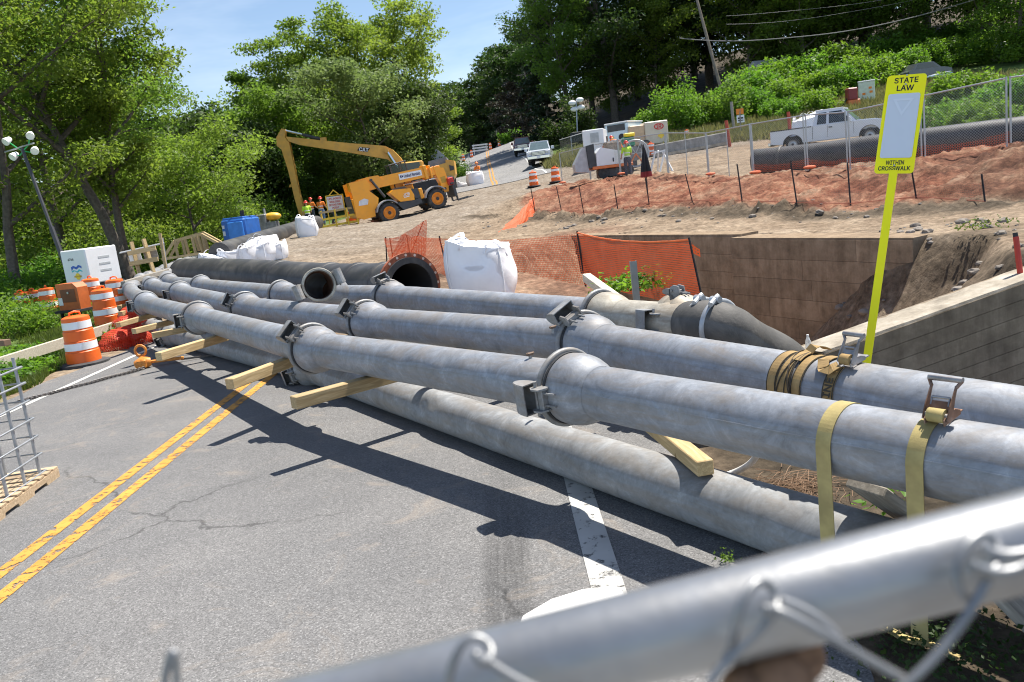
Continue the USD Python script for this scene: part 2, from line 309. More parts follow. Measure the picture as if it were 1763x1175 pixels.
zb = smooth01((ys_ - 25) / 8) * (1 - zr) * smooth01((xs_ + 14) / 3) * smooth01((np.interp(ys_, [20, 30, 45, 60, 70], [-4, -2, 2, 40, 60]) - xs_) / 3)
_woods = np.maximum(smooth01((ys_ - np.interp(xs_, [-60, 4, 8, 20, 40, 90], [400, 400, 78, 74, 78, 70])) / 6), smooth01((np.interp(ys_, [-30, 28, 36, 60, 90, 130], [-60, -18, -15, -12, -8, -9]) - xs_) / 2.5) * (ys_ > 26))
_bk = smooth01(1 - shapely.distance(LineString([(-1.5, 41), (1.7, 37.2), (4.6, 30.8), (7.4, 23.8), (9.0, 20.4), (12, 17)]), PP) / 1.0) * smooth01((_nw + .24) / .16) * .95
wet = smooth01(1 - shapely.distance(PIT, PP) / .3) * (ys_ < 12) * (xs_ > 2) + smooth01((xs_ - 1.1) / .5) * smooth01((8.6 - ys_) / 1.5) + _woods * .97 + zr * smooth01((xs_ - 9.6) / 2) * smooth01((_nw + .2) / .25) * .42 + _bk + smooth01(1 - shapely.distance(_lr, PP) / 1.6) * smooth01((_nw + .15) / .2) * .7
gm = usdkit.mesh(stage, numbered('/World', 'ground'), (np.stack([xs_, ys_, gz.ravel()], 1), quads), None, smooth=True)
setdata(gm.GetPrim(), kind='structure')
UsdGeom.PrimvarsAPI(gm).CreatePrimvar('zone', Sdf.ValueTypeNames.Color3fArray, 'vertex').Set(Vt.Vec3fArray.FromNumpy(np.stack([zr, zg, zb], 1).astype(np.float32)))
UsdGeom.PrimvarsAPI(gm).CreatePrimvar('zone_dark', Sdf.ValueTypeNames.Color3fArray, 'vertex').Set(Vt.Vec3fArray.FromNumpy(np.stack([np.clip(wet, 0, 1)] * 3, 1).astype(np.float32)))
N = {'g': ('geometry', {}), 'zone': ('attribute', {'attribute': 'zone'}), 'zd': ('attribute', {'attribute': 'zone_dark'}), 's': ('separate_color', {}), 'sd': ('separate_color', {}),
  'n1': ('noise_texture', {'scale': 0.8, 'detail': 10, 'roughness': 0.74, 'distortion': .6}), 'n2': ('noise_texture', {'scale': 7, 'detail': 6, 'roughness': 0.7}), 'n3': ('noise_texture', {'scale': 0.33, 'detail': 6, 'roughness': 0.6, 'distortion': .5}),
  'tan': ('rgb_ramp', {'ramp': [(0.3, (.10, .072, .048)), (0.45, (.19, .14, .095)), (0.58, (.26, .20, .14)), (0.72, (.33, .265, .195))]}),
  'red': ('rgb_ramp', {'ramp': [(0.28, (.040, .017, .012)), (0.42, (.11, .040, .024)), (0.50, (.185, .078, .046)), (0.58, (.245, .128, .078)), (0.66, (.28, .18, .12)), (0.8, (.24, .15, .10))]}),
  'grs': ('rgb_ramp', {'ramp': [(0.3, (.045, .075, .018)), (0.55, (.10, .145, .035)), (0.75, (.20, .20, .075))]}),
  'grv': ('rgb_ramp', {'ramp': [(0.25, (.115, .086, .062)), (0.48, (.20, .163, .125)), (0.72, (.285, .248, .205))]}),
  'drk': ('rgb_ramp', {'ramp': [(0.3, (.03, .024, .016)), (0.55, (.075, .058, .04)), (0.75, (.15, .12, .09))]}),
  'a': ('mix', {}), 'b': ('mix', {}), 'c': ('mix', {}), 'd': ('mix', {}),
  'n2r': ('rgb_ramp', {'ramp': [(.33, (.12,) * 3), (.5, (.48,) * 3), (.66, (.85,) * 3)]}), 'e': ('mix', {'mix_type': 'overlay', 'fac': .62}),
  'p': ('principled_bsdf', {'roughness': .95, 'specular_ior_level': .15}), 'bm': ('bump', {'strength': .9, 'distance': .05}), 'nb': ('noise_texture', {'scale': 5, 'detail': 8, 'roughness': .75})}
L = [('g.position', k + '.vector') for k in ('n1', 'n2', 'n3', 'nb')] + [('zone.color', 's.color'), ('zd.color', 'sd.color'), ('n1.fac', 'tan.fac'), ('n1.fac', 'red.fac'), ('n1.fac', 'grs.fac'), ('n1.fac', 'grv.fac'), ('n1.fac', 'drk.fac'),
  ('tan.color', 'a.color1'), ('grv.color', 'a.color2'), ('s.b', 'a.fac'), ('a.color', 'b.color1'), ('red.color', 'b.color2'), ('s.r', 'b.fac'), ('b.color', 'c.color1'), ('grs.color', 'c.color2'), ('s.g', 'c.fac'),
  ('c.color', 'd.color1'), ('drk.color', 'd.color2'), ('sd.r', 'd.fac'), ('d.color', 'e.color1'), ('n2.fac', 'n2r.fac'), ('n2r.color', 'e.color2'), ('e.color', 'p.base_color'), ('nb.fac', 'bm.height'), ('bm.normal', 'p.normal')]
ground_mat = usdkit.material(stage, '/World/Looks/soil_and_gravel', N, L, surface='p.BSDF')
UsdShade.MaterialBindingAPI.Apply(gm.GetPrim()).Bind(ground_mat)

# ------------------------------------------------------------------ asphalt
def asphalt(name, base, marks=True):
    b = np.array((base * 1.01, base, base * 1.0))
    N = {'g': ('geometry', {}), 'v': ('voronoi_texture', {'scale': 135, 'feature': 'f1'}), 'vs': ('separate_color', {}), 'agg': ('rgb_ramp', {'ramp': [(0, b * .58), (.35, b * .88), (.7, b * 1.04), (.9, b * 1.25), (1, b * 1.7)]}),
      'n': ('noise_texture', {'scale': .7, 'detail': 8, 'roughness': .65}), 'blo': ('rgb_ramp', {'ramp': [(.3, (.82,) * 3), (.7, (1.14, 1.12, 1.09))]}), 'm1': ('mix', {'mix_type': 'multiply', 'fac': 1.0}),
      'nw': ('noise_texture', {'scale': 1.3, 'detail': 6, 'roughness': .6}), 'wadd': ('vector_math', {'math_type': 'multiply_add', 'vector2': (.9, .9, .9)}),
      'cv': ('voronoi_texture', {'scale': .34, 'feature': 'distance_to_edge'}), 'cr': ('rgb_ramp', {'ramp': [(0, (0, 0, 0)), (.0035, (.2, .2, .2)), (.009, (1, 1, 1)), (1, (1, 1, 1))]}),
      'cm': ('noise_texture', {'scale': .45, 'detail': 3}), 'cmr': ('rgb_ramp', {'ramp': [(0, (0, 0, 0)), (.52, (0, 0, 0)), (.58, (1, 1, 1))]}), 'ck': ('mix', {'color1': (1, 1, 1)}), 'm2': ('mix', {'mix_type': 'multiply', 'fac': .5}),
      'p': ('principled_bsdf', {'roughness': .82, 'specular_ior_level': .35}), 'bm': ('bump', {'strength': .6, 'distance': .006}), 'sx': ('separate_xyz', {}),
      'tm': ('math', {'math_type': 'multiply_add', 'value2': 1.0, 'value3': .19}), 'tabs': ('math', {'math_type': 'absolute'}), 'tr': ('map_range', {'from_min': .10, 'from_max': .17, 'to_min': 1.0, 'to_max': 0.0, 'clamp': True}),
      'tmp': ('mapping', {'scale': (38, 1.2, 1)}), 'tw': ('noise_texture', {'scale': 1.0, 'detail': 4}), 'twr': ('rgb_ramp', {'ramp': [(.3, (.45,) * 3), (.7, (.8,) * 3)]}), 'm3': ('mix', {'mix_type': 'multiply'}), 'ty': ('map_range', {'from_min': 6.5, 'from_max': 4.5, 'to_min': 0, 'to_max': .9, 'clamp': True}), 'tt': ('math', {'math_type': 'multiply'}),
      'sn': ('noise_texture', {'scale': 1.7, 'detail': 7, 'roughness': .7, 'distortion': 1.2}), 'sr': ('rgb_ramp', {'ramp': [(0, (0, 0, 0)), (.55, (0, 0, 0)), (.7, (.42, .42, .42))]}), 'm4': ('mix', {'color2': (.30, .25, .2)})}
    L = [('g.position', 'v.vector'), ('g.position', 'n.vector'), ('g.position', 'nw.vector'), ('g.position', 'cm.vector'), ('g.position', 'sn.vector'), ('g.position', 'tmp.vector'), ('tmp.vector', 'tw.vector'), ('v.color', 'vs.color'), ('vs.r', 'agg.fac'), ('n.fac', 'blo.fac'), ('agg.color', 'm1.color1'), ('blo.color', 'm1.color2'),
      ('nw.color', 'wadd.vector1'), ('g.position', 'wadd.vector3'), ('wadd.vector', 'cv.vector'), ('cv.distance', 'cr.fac'), ('cm.fac', 'cmr.fac'), ('cmr.color', 'ck.fac'), ('cr.color', 'ck.color2'), ('m1.color', 'm2.color1'), ('ck.color', 'm2.color2'),
      ('g.position', 'sx.vector'), ('sx.x', 'tm.value1'), ('tm.value', 'tabs.value1'), ('tabs.value', 'tr.value'), ('sx.y', 'ty.value'), ('tr.result', 'tt.value1'), ('ty.result', 'tt.value2'), ('tt.value', 'm3.fac'), ('tw.fac', 'twr.fac'), ('m2.color', 'm3.color1'), ('twr.color', 'm3.color2'),
      ('sn.fac', 'sr.fac'), ('sr.color', 'm4.fac'), ('m3.color', 'm4.color1'), ('m4.color', 'p.base_color'), ('vs.r', 'bm.height'), ('bm.normal', 'p.normal')]
    return usdkit.material(stage, '/World/Looks/' + name, N, L, surface='p.BSDF')
asph = asphalt('old_asphalt', .15); asph2 = asphalt('far_asphalt', .20)
def sheet(name, poly, z, mat, kind='structure', step=None, hug=0.0, **kw):
    """a flat (or ground-hugging) sheet over a plan outline"""
    pg = Polygon(poly).buffer(0)
    if step is None:
        v, f = trimesh.creation.triangulate_polygon(pg, engine='earcut'); v = np.column_stack([v, np.full(len(v), z)])
    else:
        x0, y0, x1, y1 = pg.bounds; xs = np.linspace(x0, x1, max(2, int((x1 - x0) / step[0]) + 1)); ys = np.linspace(y0, y1, max(2, int((y1 - y0) / step[1]) + 1))
        return None
    return solo(name, (v, f), mat, kind=kind, **kw)
edge = [(1.35 + .12 * math.sin(y * 1.7) + .1 * math.sin(y * 4.1 + 1), y) for y in np.arange(-8, 8.5, .25)]
lft = [(-7.62 + .06 * math.sin(y * 1.3) + .05 * math.sin(y * 3.7), y) for y in np.arange(-8, 16.2, .3)]
sheet('road', edge + [(1.9, 9.4), (1.2, 12), (-1.2, 13.2), (-2.6, 15.2), (-4, 16.5), (-6, 18), (-8.6, 18.2)] + lft[::-1], .012, asph)
def strip(name, pts, w, mat, lift, n=60, **kw):
    """a painted line that follows the ground"""
    p = np.array(pts, float); s = np.r_[0, np.cumsum(np.linalg.norm(np.diff(p, axis=0), axis=1))]; t = np.linspace(0, s[-1], n)
    c = np.stack([np.interp(t, s, p[:, 0]), np.interp(t, s, p[:, 1])], 1); d = np.gradient(c, axis=0); d /= np.linalg.norm(d, axis=1, keepdims=True); nn = np.stack([d[:, 1], -d[:, 0]], 1)
    cols = max(2, int(w / .6) + 1); k = np.linspace(-.5, .5, cols)
    xy = (c[:, None] + nn[:, None] * (k[None, :, None] * w)).reshape(-1, 2)
    z = (_tg(np.stack([xy[:, 1], xy[:, 0]], -1)) + lift)
    i = np.arange(n * cols).reshape(n, cols); q = np.stack([i[:-1, :-1].ravel(), i[:-1, 1:].ravel(), i[1:, 1:].ravel(), i[1:, :-1].ravel()], 1)
    return solo(name, (np.column_stack([xy, z]), q), mat, kind='structure', smooth=True, **kw)
def paint(name, col, thr, sc=6.0):
    col = np.array(col)
    return cutout(name, {'g': ('geometry', {}), 'n': ('noise_texture', {'scale': sc, 'detail': 9, 'roughness': .75}), 'r': ('rgb_ramp', {'ramp': [(thr - .02, (0, 0, 0)), (thr + .03, (1, 1, 1))]}),
        'n2': ('noise_texture', {'scale': 3, 'detail': 6}), 'c': ('rgb_ramp', {'ramp': [(.3, col * .72), (.7, col)]}), 'p': ('principled_bsdf', {'roughness': .7})},
        [('g.position', 'n.vector'), ('g.position', 'n2.vector'), ('n.fac', 'r.fac'), ('n2.fac', 'c.fac'), ('c.color', 'p.base_color')], 'r.color', 'p.BSDF')
yel = paint('worn_yellow_paint', (.62, .285, .045), .44, 13); wht = paint('worn_white_paint', (.62, .61, .57), .36, 5); wht2 = paint('faded_white_paint', (.5, .49, .46), .43, 8)
def flat_strip(name, x0, x1, y0, y1, z, mat):
    ys = np.linspace(y0, y1, 24); v = np.vstack([np.column_stack([np.full(24, x0), ys, np.full(24, z)]), np.column_stack([np.full(24, x1), ys, np.full(24, z)])]); k = np.arange(23)
    return solo(name, (v, np.stack([k, k + 24, k + 25, k + 1], 1)), mat, kind='structure')
flat_strip('road_marking', -3.74, -3.62, -8, 14.5, .017, yel); flat_strip('road_marking', -3.50, -3.38, -8, 14.5, .017, yel)
flat_strip('road_marking', -7.05, -6.95, -8, 17.5, .017, wht); flat_strip('road_marking', .26, .44, -6, 8.5, .017, wht2)
FR = [(0.15, 56.5), (0.1, 63.5), (0.0, 75), (-.15, 97), (-.25, 128), (0, 150), (1, 200)]
strip('far_road', FR, 9.0, asph2, .035, 160)
for off, m in ((-3.6, wht), (3.6, wht), (-.14, yel), (.14, yel)): strip('road_marking', [(x + off, y + .2) for x, y in FR], .13, m, .05, 160)
# ------------------------------------------------------------------ concrete walls of the excavation
def concrete(name, c1, c2, lines=.0):
    c1, c2 = np.array(c1), np.array(c2)
    N = {'g': ('geometry', {}), 'n': ('noise_texture', {'scale': 2.2, 'detail': 9, 'roughness': .7}), 'r': ('rgb_ramp', {'ramp': [(.28, c1 * .55), (.5, c1), (.72, c2)]}),
      'mp': ('mapping', {'scale': (3, 3, .35)}), 'n2': ('noise_texture', {'scale': 1.6, 'detail': 8, 'roughness': .7}), 'r2': ('rgb_ramp', {'ramp': [(.35, (.45, .42, .38)), (.6, (1, 1, 1))]}), 'm': ('mix', {'mix_type': 'multiply', 'fac': .45}),
      'oi': ('object_info', {}), 'mr': ('map_range', {'to_min': .82, 'to_max': 1.12}), 'h': ('hsv', {}),
      'nb': ('noise_texture', {'scale': 30, 'detail': 8, 'roughness': .8}), 'b': ('bump', {'strength': .7, 'distance': .015}), 'p': ('principled_bsdf', {'roughness': .9, 'specular_ior_level': .2})}
    L = [('g.position', 'n.vector'), ('g.position', 'mp.vector'), ('mp.vector', 'n2.vector'), ('g.position', 'nb.vector'), ('n.fac', 'r.fac'), ('n2.fac', 'r2.fac'), ('r.color', 'm.color1'), ('r2.color', 'm.color2'), ('m.color', 'h.color'), ('oi.random', 'mr.value'), ('mr.result', 'h.value'), ('h.color', 'p.base_color'), ('nb.fac', 'b.height'), ('b.normal', 'p.normal')]
    return usdkit.material(stage, '/World/Looks/' + name, N, L, surface='p.BSDF')
conc_old = concrete('weathered_concrete', (.25, .195, .135), (.37, .30, .21)); conc_brown = concrete('brown_concrete', (.30, .22, .145), (.40, .305, .21)); conc_top = concrete('pale_concrete', (.34, .30, .24), (.46, .42, .36))
def wall_courses(w, a, b, z0, z1a, z1b, h, Lp, mat, nrm, rng, t=.03, label=None):
    """board-marked concrete lifts: each cast panel is a piece proud of the wall core by a few millimetres"""
    a, b = np.array(a, float), np.array(b, float); L = np.linalg.norm(b - a); d = (b - a) / L; n = np.array(nrm, float)
    nrow = int((max(z1a, z1b) - z0) / h) + 1; c = 0
    for r in range(nrow):
        s = -rng.uniform(0, Lp * .6)
        while s < L:
            l = Lp * rng.uniform(.75, 1.25); s0, s1 = max(0, s), min(L, s + l); s += l
            if s1 - s0 < .15: continue
            off0, off1 = z1a + (z1b - z1a) * s0 / L, z1a + (z1b - z1a) * s1 / L
            za0, za1 = off0 - (r + 1) * h, off0 - r * h; zb0, zb1 = off1 - (r + 1) * h, off1 - r * h
            if za1 < z0: continue
            g = .003; out = t * rng.uniform(.8, 1.0)
            q = []
            for o in (-.01, out):
                for (ss, zz) in ((s0 + g, za0 + g), (s1 - g, zb0 + g), (s1 - g, zb1 - g), (s0 + g, za1 - g)):
                    P = a + d * ss + n * o; q.append((P[0], P[1], zz))
            pt(w, 'panel', MB().add(q, [(0, 3, 2, 1), (4, 5, 6, 7), (0, 1, 5, 4), (1, 2, 6, 5), (2, 3, 7, 6), (3, 0, 4, 7)]), mat); c += 1
            if c > 140: return
rngw = np.random.default_rng(3)
# far abutment: three faces with small steps between them
w1 = thing('abutment_wall', 'long brown concrete abutment wall at the far side of the excavated pit', 'wall')
def wall_core(w, a, b, za, zb, z0, thick, mat, nrm, name='wall_core', rough=0.0, seed=1):
    a, b = np.array(a, float), np.array(b, float); n = np.array(nrm, float); m = MB(); K = 24; r = np.random.default_rng(seed)
    v = []
    for i in range(K + 1):
        t = i / K; P = a + (b - a) * t; z = za + (zb - za) * t - (r.uniform(0, rough) if rough else 0)
        for (o, zz) in ((0, z0), (0, z), (-thick, z + .01), (-thick, z0)): q = P + n * o; v.append((q[0], q[1], zz))
    f = []
    for i in range(K):
        for k in range(4): f.append((i * 4 + k, i * 4 + (k + 1) % 4, (i + 1) * 4 + (k + 1) % 4, (i + 1) * 4 + k))
    f += [(0, 3, 2, 1), (K * 4, K * 4 + 1, K * 4 + 2, K * 4 + 3)]
    return pt(w, name, m.add(v, f), mat)
fa, fb = np.array([2.3, 26.9]), np.array([5.75, 19.5]); dn = (fb - fa) / np.linalg.norm(fb - fa); nn1 = np.array([-abs(dn[1]), -abs(dn[0])])
wall_core(w1, fa, fb, .52, .50, -3, .55, conc_brown, nn1); wall_courses(w1, fa, fb, -2.9, .47, .45, .44, 4.2, conc_brown, nn1, rngw)
fc, fd = np.array([5.62, 19.55]), np.array([7.75, 15.1]); wall_core(w1, fc - nn1 * -.12, fd + nn1 * .12, .44, .42, -3, .7, conc_brown, nn1, 'wall_face'); wall_courses(w1, fc + nn1 * .12, fd + nn1 * .12, -2.9, .40, .38, .44, 3.6, conc_brown, nn1, rngw)
# wing wall in front
w2 = thing('wing_wall', 'weathered concrete wing wall with a pale sloping top, behind the near pipes on the right', 'wall')
wa, wb = np.array([3.45, 9.5]), np.array([10.5, 10.35]); wn = np.array([.12, -.993])
zA, zB = -.24, 1.12
wall_core(w2, wa, wb, zA, zB, -3, .5, conc_old, wn)
wall_courses(w2, wa, wb, -2.6, zA - .02, zB - .02, .20, 7.0, conc_old, wn, rngw, t=.022)
cv = MB(); K = 30
v = []
for i in range(K + 1):
    t = i / K; P = wa + (wb - wa) * t; z = zA + (zB - zA) * t
    for o, dz in ((.012, -.02), (.0, .012), (-.25, .018 + rngw.uniform(-.006, .006)), (-.51, .008), (-.53, -.03)): q = P + wn * o; v.append((q[0], q[1], z + dz + rngw.uniform(-.004, .004)))
cv.add(v, [(i * 5 + k, (i + 1) * 5 + k, (i + 1) * 5 + k + 1, i * 5 + k + 1) for i in range(K) for k in range(4)])
pt(w2, 'wall_top', cv, conc_top, smooth=40)
# ------------------------------------------------------------------ galvanised pipe runs
def galv(name, base, stain=.35, rough=.5):
    b = np.array(base)
    N = {'g': ('geometry', {}), 'tc': ('texture_coordinate', {}), 'n': ('noise_texture', {'scale': 4.2, 'detail': 10, 'roughness': .76, 'distortion': .7}), 'r': ('rgb_ramp', {'ramp': [(.28, b * .5), (.42, b * .86), (.55, b * 1.08), (.66, b * 1.4), (.78, b * 1.75)]}),
      'v': ('voronoi_texture', {'scale': 38, 'feature': 'f1'}), 'vs': ('separate_color', {}), 'vr': ('map_range', {'to_min': .93, 'to_max': 1.06}), 'h': ('hsv', {}),
      'mp': ('mapping', {'scale': (1.2, 1.2, 6)}), 'n2': ('noise_texture', {'scale': 1.5, 'detail': 8, 'roughness': .72, 'distortion': .8}), 'r2': ('rgb_ramp', {'ramp': [(0, (0, 0, 0)), (.44, (0, 0, 0)), (.62, (stain,) * 3), (1, (stain,) * 3)]}), 'm': ('mix', {'color2': (.22, .175, .125)}),
      'n3': ('noise_texture', {'scale': 22, 'detail': 7, 'roughness': .8}), 'rr': ('map_range', {'from_min': .3, 'from_max': .7, 'to_min': rough - .1, 'to_max': rough + .14}), 'b': ('bump', {'strength': .35, 'distance': .004}),
      'p': ('principled_bsdf', {'metallic': .22, 'specular_ior_level': .45})}
    L = [('g.position', 'n.vector'), ('g.position', 'v.vector'), ('g.position', 'mp.vector'), ('mp.vector', 'n2.vector'), ('g.position', 'n3.vector'), ('n.fac', 'r.fac'), ('v.color', 'vs.color'), ('vs.r', 'vr.value'), ('vr.result', 'h.value'), ('r.color', 'h.color'), ('n2.fac', 'r2.fac'), ('r2.color', 'm.fac'), ('h.color', 'm.color1'), ('m.color', 'p.base_color'), ('n3.fac', 'rr.value'), ('rr.result', 'p.roughness'), ('n3.fac', 'b.height'), ('b.normal', 'p.normal')]
    return usdkit.material(stage, '/World/Looks/' + name, N, L, surface='p.BSDF')
GALV = galv('galvanised_steel', (.232, .247, .272), .5); GALVG = galv('dusty_galvanised_steel', (.25, .258, .265), .42, .62); GALVY = galv('stained_galvanised_steel', (.36, .335, .28), .75, .55); CLAMP = galv('dull_clamp_steel', (.24, .245, .25), .5, .5)
BLK = pm('dark_rubber', (.025, .025, .027), .75, var=.2, bump=.002)
PR = .175; GR = .187
def pipe_tube(a, b, r, n=36, wob=0.0, dents=(), seed=0, m=30):
    """a pipe barrel with slight handling dents; dents = (along 0..1, angle direction vector, depth, size)"""
    a, b = np.asarray(a, float), np.asarray(b, float); ax, e1, e2 = basis(b - a); L = np.linalg.norm(b - a)
    if dents or wob: m = max(m, int(L / .06))
    t = np.linspace(0, 1, m); ang = np.arange(n) * 2 * np.pi / n
    T, A = np.meshgrid(t, ang, indexing='ij'); dirs = np.cos(A)[..., None] * e1 + np.sin(A)[..., None] * e2; R = np.full(T.shape, r)
    if wob: R = R + wob * (meshkit.fbm(np.stack([T * L * 1.3, np.cos(A) * .8, np.sin(A) * .8], -1).reshape(-1, 3), 3, seed).reshape(T.shape) - .5) * np.minimum(1, np.minimum(T, 1 - T) * L / .25)
    for (s, dv, dep, size) in dents:
        c = a + (b - a) * s + np.asarray(dv, float) / np.linalg.norm(dv) * r
        pos = a + T[..., None] * (b - a) + dirs * r; R = R - dep * np.exp(-((pos - c) ** 2).sum(-1) / size ** 2)
    v = (a + T[..., None] * (b - a) + dirs * R[..., None]).reshape(-1, 3); k = np.arange(n); k2 = (k + 1) % n
    f = np.vstack([np.stack([i * n + k, i * n + k2, (i + 1) * n + k2, (i + 1) * n + k], 1) for i in range(m - 1)])
    return MB().add(v, f)
def add_latch(p, J, ax, rad, R, mat=None, s=1.35, open_=0.0):
    """lever clamp of the quick coupling: hoop lever, block and hook rods. ax points along the pipe, rad outward."""
    ax = ax / np.linalg.norm(ax); rad = rad - ax * (rad @ ax); rad /= np.linalg.norm(rad); tg = np.cross(ax, rad); mat = mat or CLAMP
    o = J + rad * (R * 1.36)
    # D shaped hoop lever on the male side: an outline in the ax-rad plane, strap width along tg
    th = np.linspace(-np.pi / 2, np.pi / 2, 9); w = .075 * s; hh = .085 * s
    out = [(-.02, -hh * .2)] + [(-.045 - .10 * s * math.cos(x), hh * (.5 + .5 * math.sin(x)) + .0) for x in th] + [(-.02, hh)]
    inn = [(x + (.012 if i not in (0, len(out) - 1) else 0), y + (.010 if i < len(out) / 2 else -.010)) for i, (x, y) in enumerate(out)]
    m = MB()
    m.prism([(x, y) for x, y in out], .008, o + tg * w, ax, rad); m.prism([(x, y) for x, y in out], .008, o - tg * w, ax, rad)
    for (x0, y0), (x1, y1) in zip(out[:-1], out[1:]):
        m.beam(o + ax * x0 + rad * y0, o + ax * x1 + rad * y1, 2 * w, .007, up=np.cross(tg, ax * (x1 - x0) + rad * (y1 - y0)), ext=.004)
    pt(p, 'latch_lever', m, mat)
    b = MB()
    for q in (-1, 1): b.prism([(-.02, -.03), (.085, -.03), (.10, .02), (.085, .075), (.02, .085), (-.02, .06)], .012, o + tg * q * w * .72, ax, rad)
    b.box(o + ax * .055 + rad * .02, (.05, .05, 2 * w * .72), np.stack([ax, rad, tg], 1), .006)
    pt(p, 'latch_block', b, mat)
    r = MB()
    for q in (-1, 1): r.tube([o + ax * .02 + rad * .03 + tg * q * w * .4, o + ax * .17 + rad * .012 + tg * q * w * .4], .008, 6)
    r.tube([o - tg * w * 1.15 + rad * .035 + ax * .01, o + tg * w * 1.15 + rad * .035 + ax * .01], .012, 8)
    pt(p, 'latch_rod', r, mat)
def pipe_section(A, B, label, male=True, bell=True, latch=None, mat=None, R=PR, dents=(), wob=.006, seed=0, group='galvanised bypass pipe sections', name='steel_pipe', seam=True, lean=None):
    """a section from A (bell end, ring and lever) to B (plain end pushed into the next bell)"""
    A, B = np.asarray(A, float), np.asarray(B, float); mat = mat or GALV; ax = (B - A) / np.linalg.norm(B - A)
    p = thing(name, label, 'pipe', (A + B) / 2, group=group); o = (A + B) / 2; a, b = A - o, B - o
    s0 = .30 * R / .19 if bell else 0
    pt(p, 'pipe_barrel', pipe_tube(a + ax * s0, b, R, dents=dents, wob=wob, seed=seed), mat, smooth=True)
    k = R / .19
    if bell:
        pt(p, 'bell', MB().lathe([(-.035 * k, R * 1.04), (-.035 * k, R * 1.28), (.0, R * 1.35), (.05 * k, R * 1.37), (.11 * k, R * 1.36), (.17 * k, R * 1.31), (.225 * k, R * 1.21), (.265 * k, R * 1.10), (.295 * k, R * 1.03), (.32 * k, R * 1.008)], a, ax, 40), mat, smooth=35)
        rg = MB().tube([a + ax * -.05 * k + (np.cos(t) * basis(ax)[1] + np.sin(t) * basis(ax)[2]) * R * 1.42 for t in np.linspace(0, 2 * np.pi, 40, endpoint=False)], .024 * k, 8, closed=True)
        pt(p, 'clamp_ring', rg, CLAMP, smooth=True)
        pt(p, 'gasket', MB().lathe([(-.015 * k, R * 1.0), (-.015 * k, R * 1.40), (.004 * k, R * 1.39), (.004 * k, R)], a, ax, 40), BLK)
    if male: pt(p, 'male_end', MB().lathe([(-.10 * k, R * 1.003), (-.04 * k, R * 1.06), (0, R * 1.18), (.03 * k, R * 1.2), (.05 * k, R * 1.1)], b, ax, 32), mat, smooth=40)
    if seam:
        _, e1, e2 = basis(ax); u = e2 * .25 + e1 * (-.97 if (e1 @ np.array([0, -1, 0])) < 0 else .97); u /= np.linalg.norm(u)
        pt(p, 'weld_seam', MB().beam(a + ax * (s0 + .05) + u * (R + .0005), b - ax * .12 + u * (R + .0005), .005, .004, up=u), mat)
    if latch is not None: add_latch(p, a - ax * .05 * k, -ax * -1, np.asarray(latch, float), R)
    return p
def run(points, labels, latches, **kw):
    """joints from the nearest to the farthest: every section has its bell at the far end towards us? the bell faces away from us"""
    out = []
    for i in range(len(points) - 1):
        out.append(pipe_section(points[i + 1], points[i], labels[i], latch=latches[i], seed=i * 7 + int(abs(points[i][0]) * 10), **kw))
    return out
zA_, zB_, zC_ = .82, .86, .86
cam_n = np.array([-.82, -.57, 0])
# front line: joints seen at these places of the photograph, on the plane the timbers carry
A1 = Z(985, 668, zA_); A2 = Z(541, 601, zA_); A3 = Z(343, 548, zA_); A4 = Z(252, 524, zA_)
A0 = A1 + (Z(1700, 804, zA_) - A1) / np.linalg.norm(Z(1700, 804, zA_) - A1) * 6.1
LA = ['nearest galvanised pipe of the front line, held down by the two yellow straps', 'front line galvanised pipe with small dents, over the ground pipe and the second timber', 'short front line galvanised pipe beyond the yellow centre lines', 'front line pipe length just before the bend by the orange drums']
secA = []
for i, (far, near, lat) in enumerate([(A1, A0, cam_n + np.array([0, 0, -.05])), (A2, A1, cam_n * .7 + np.array([0, 0, .75])), (A3, A2, cam_n + np.array([0, 0, .0])), (A4, A3, cam_n)]):
    ax = (near - far) / np.linalg.norm(near - far)
    dents = [(.62, (-.4, -.6, .75), .018, .09), (.45, (-.4, -.6, .7), .012, .07), (.75, (-.4, -.5, .8), .010, .05)] if i == 1 else ([(.2, (-.5, -.6, .6), .006, .1)] if i == 0 else [])
    secA.append(pipe_section(far, near - ax * .055, LA[i], latch=lat, male=i > 0, dents=dents, seed=i + 3, wob=.008))
B1 = Z(1010, 590, zB_); B2 = Z(634, 555, zB_); B3 = Z(424, 531, zB_); B4 = Z(311, 505, zB_); B5 = Z(264, 495, zB_)
dB = Z(1700, 722, zB_) - B1; B0 = B1 + dB / np.linalg.norm(dB) * 6.1
LB = ['middle line galvanised pipe carrying the wound brown strap and ratchet', 'middle line galvanised pipe in front of the dark elbow mouth, with a bolt on top', 'middle line galvanised pipe on the timbers behind the front line', 'middle line galvanised pipe beside the first bell of the back line', 'short middle line pipe length before its bend']
for i, (far, near, lat) in enumerate([(B1, B0, np.array([-.35, -.3, .9])), (B2, B1, cam_n * .75 + np.array([0, 0, .7])), (B3, B2, cam_n * .85 + np.array([0, 0, .6])), (B4, B3, cam_n), (B5, B4, cam_n)]):
    ax = (near - far) / np.linalg.norm(near - far)
    pipe_section(far, near - ax * .055, LB[i], latch=lat, male=i > 0, seed=i + 13, wob=.006)
C0 = Z(1040, 545, zC_); C1 = Z(672, 512, zC_); C2 = Z(486, 508, zC_); C3 = Z(347, 493, zC_); C4 = Z(292, 487, zC_)
LC = ['back line galvanised pipe ending at the stained spool in front of the white bag', 'back line pipe under the open elbow mouth, by the flanged black pipe', 'back line galvanised pipe along the black plastic pipe', 'short back line pipe length before its bend']
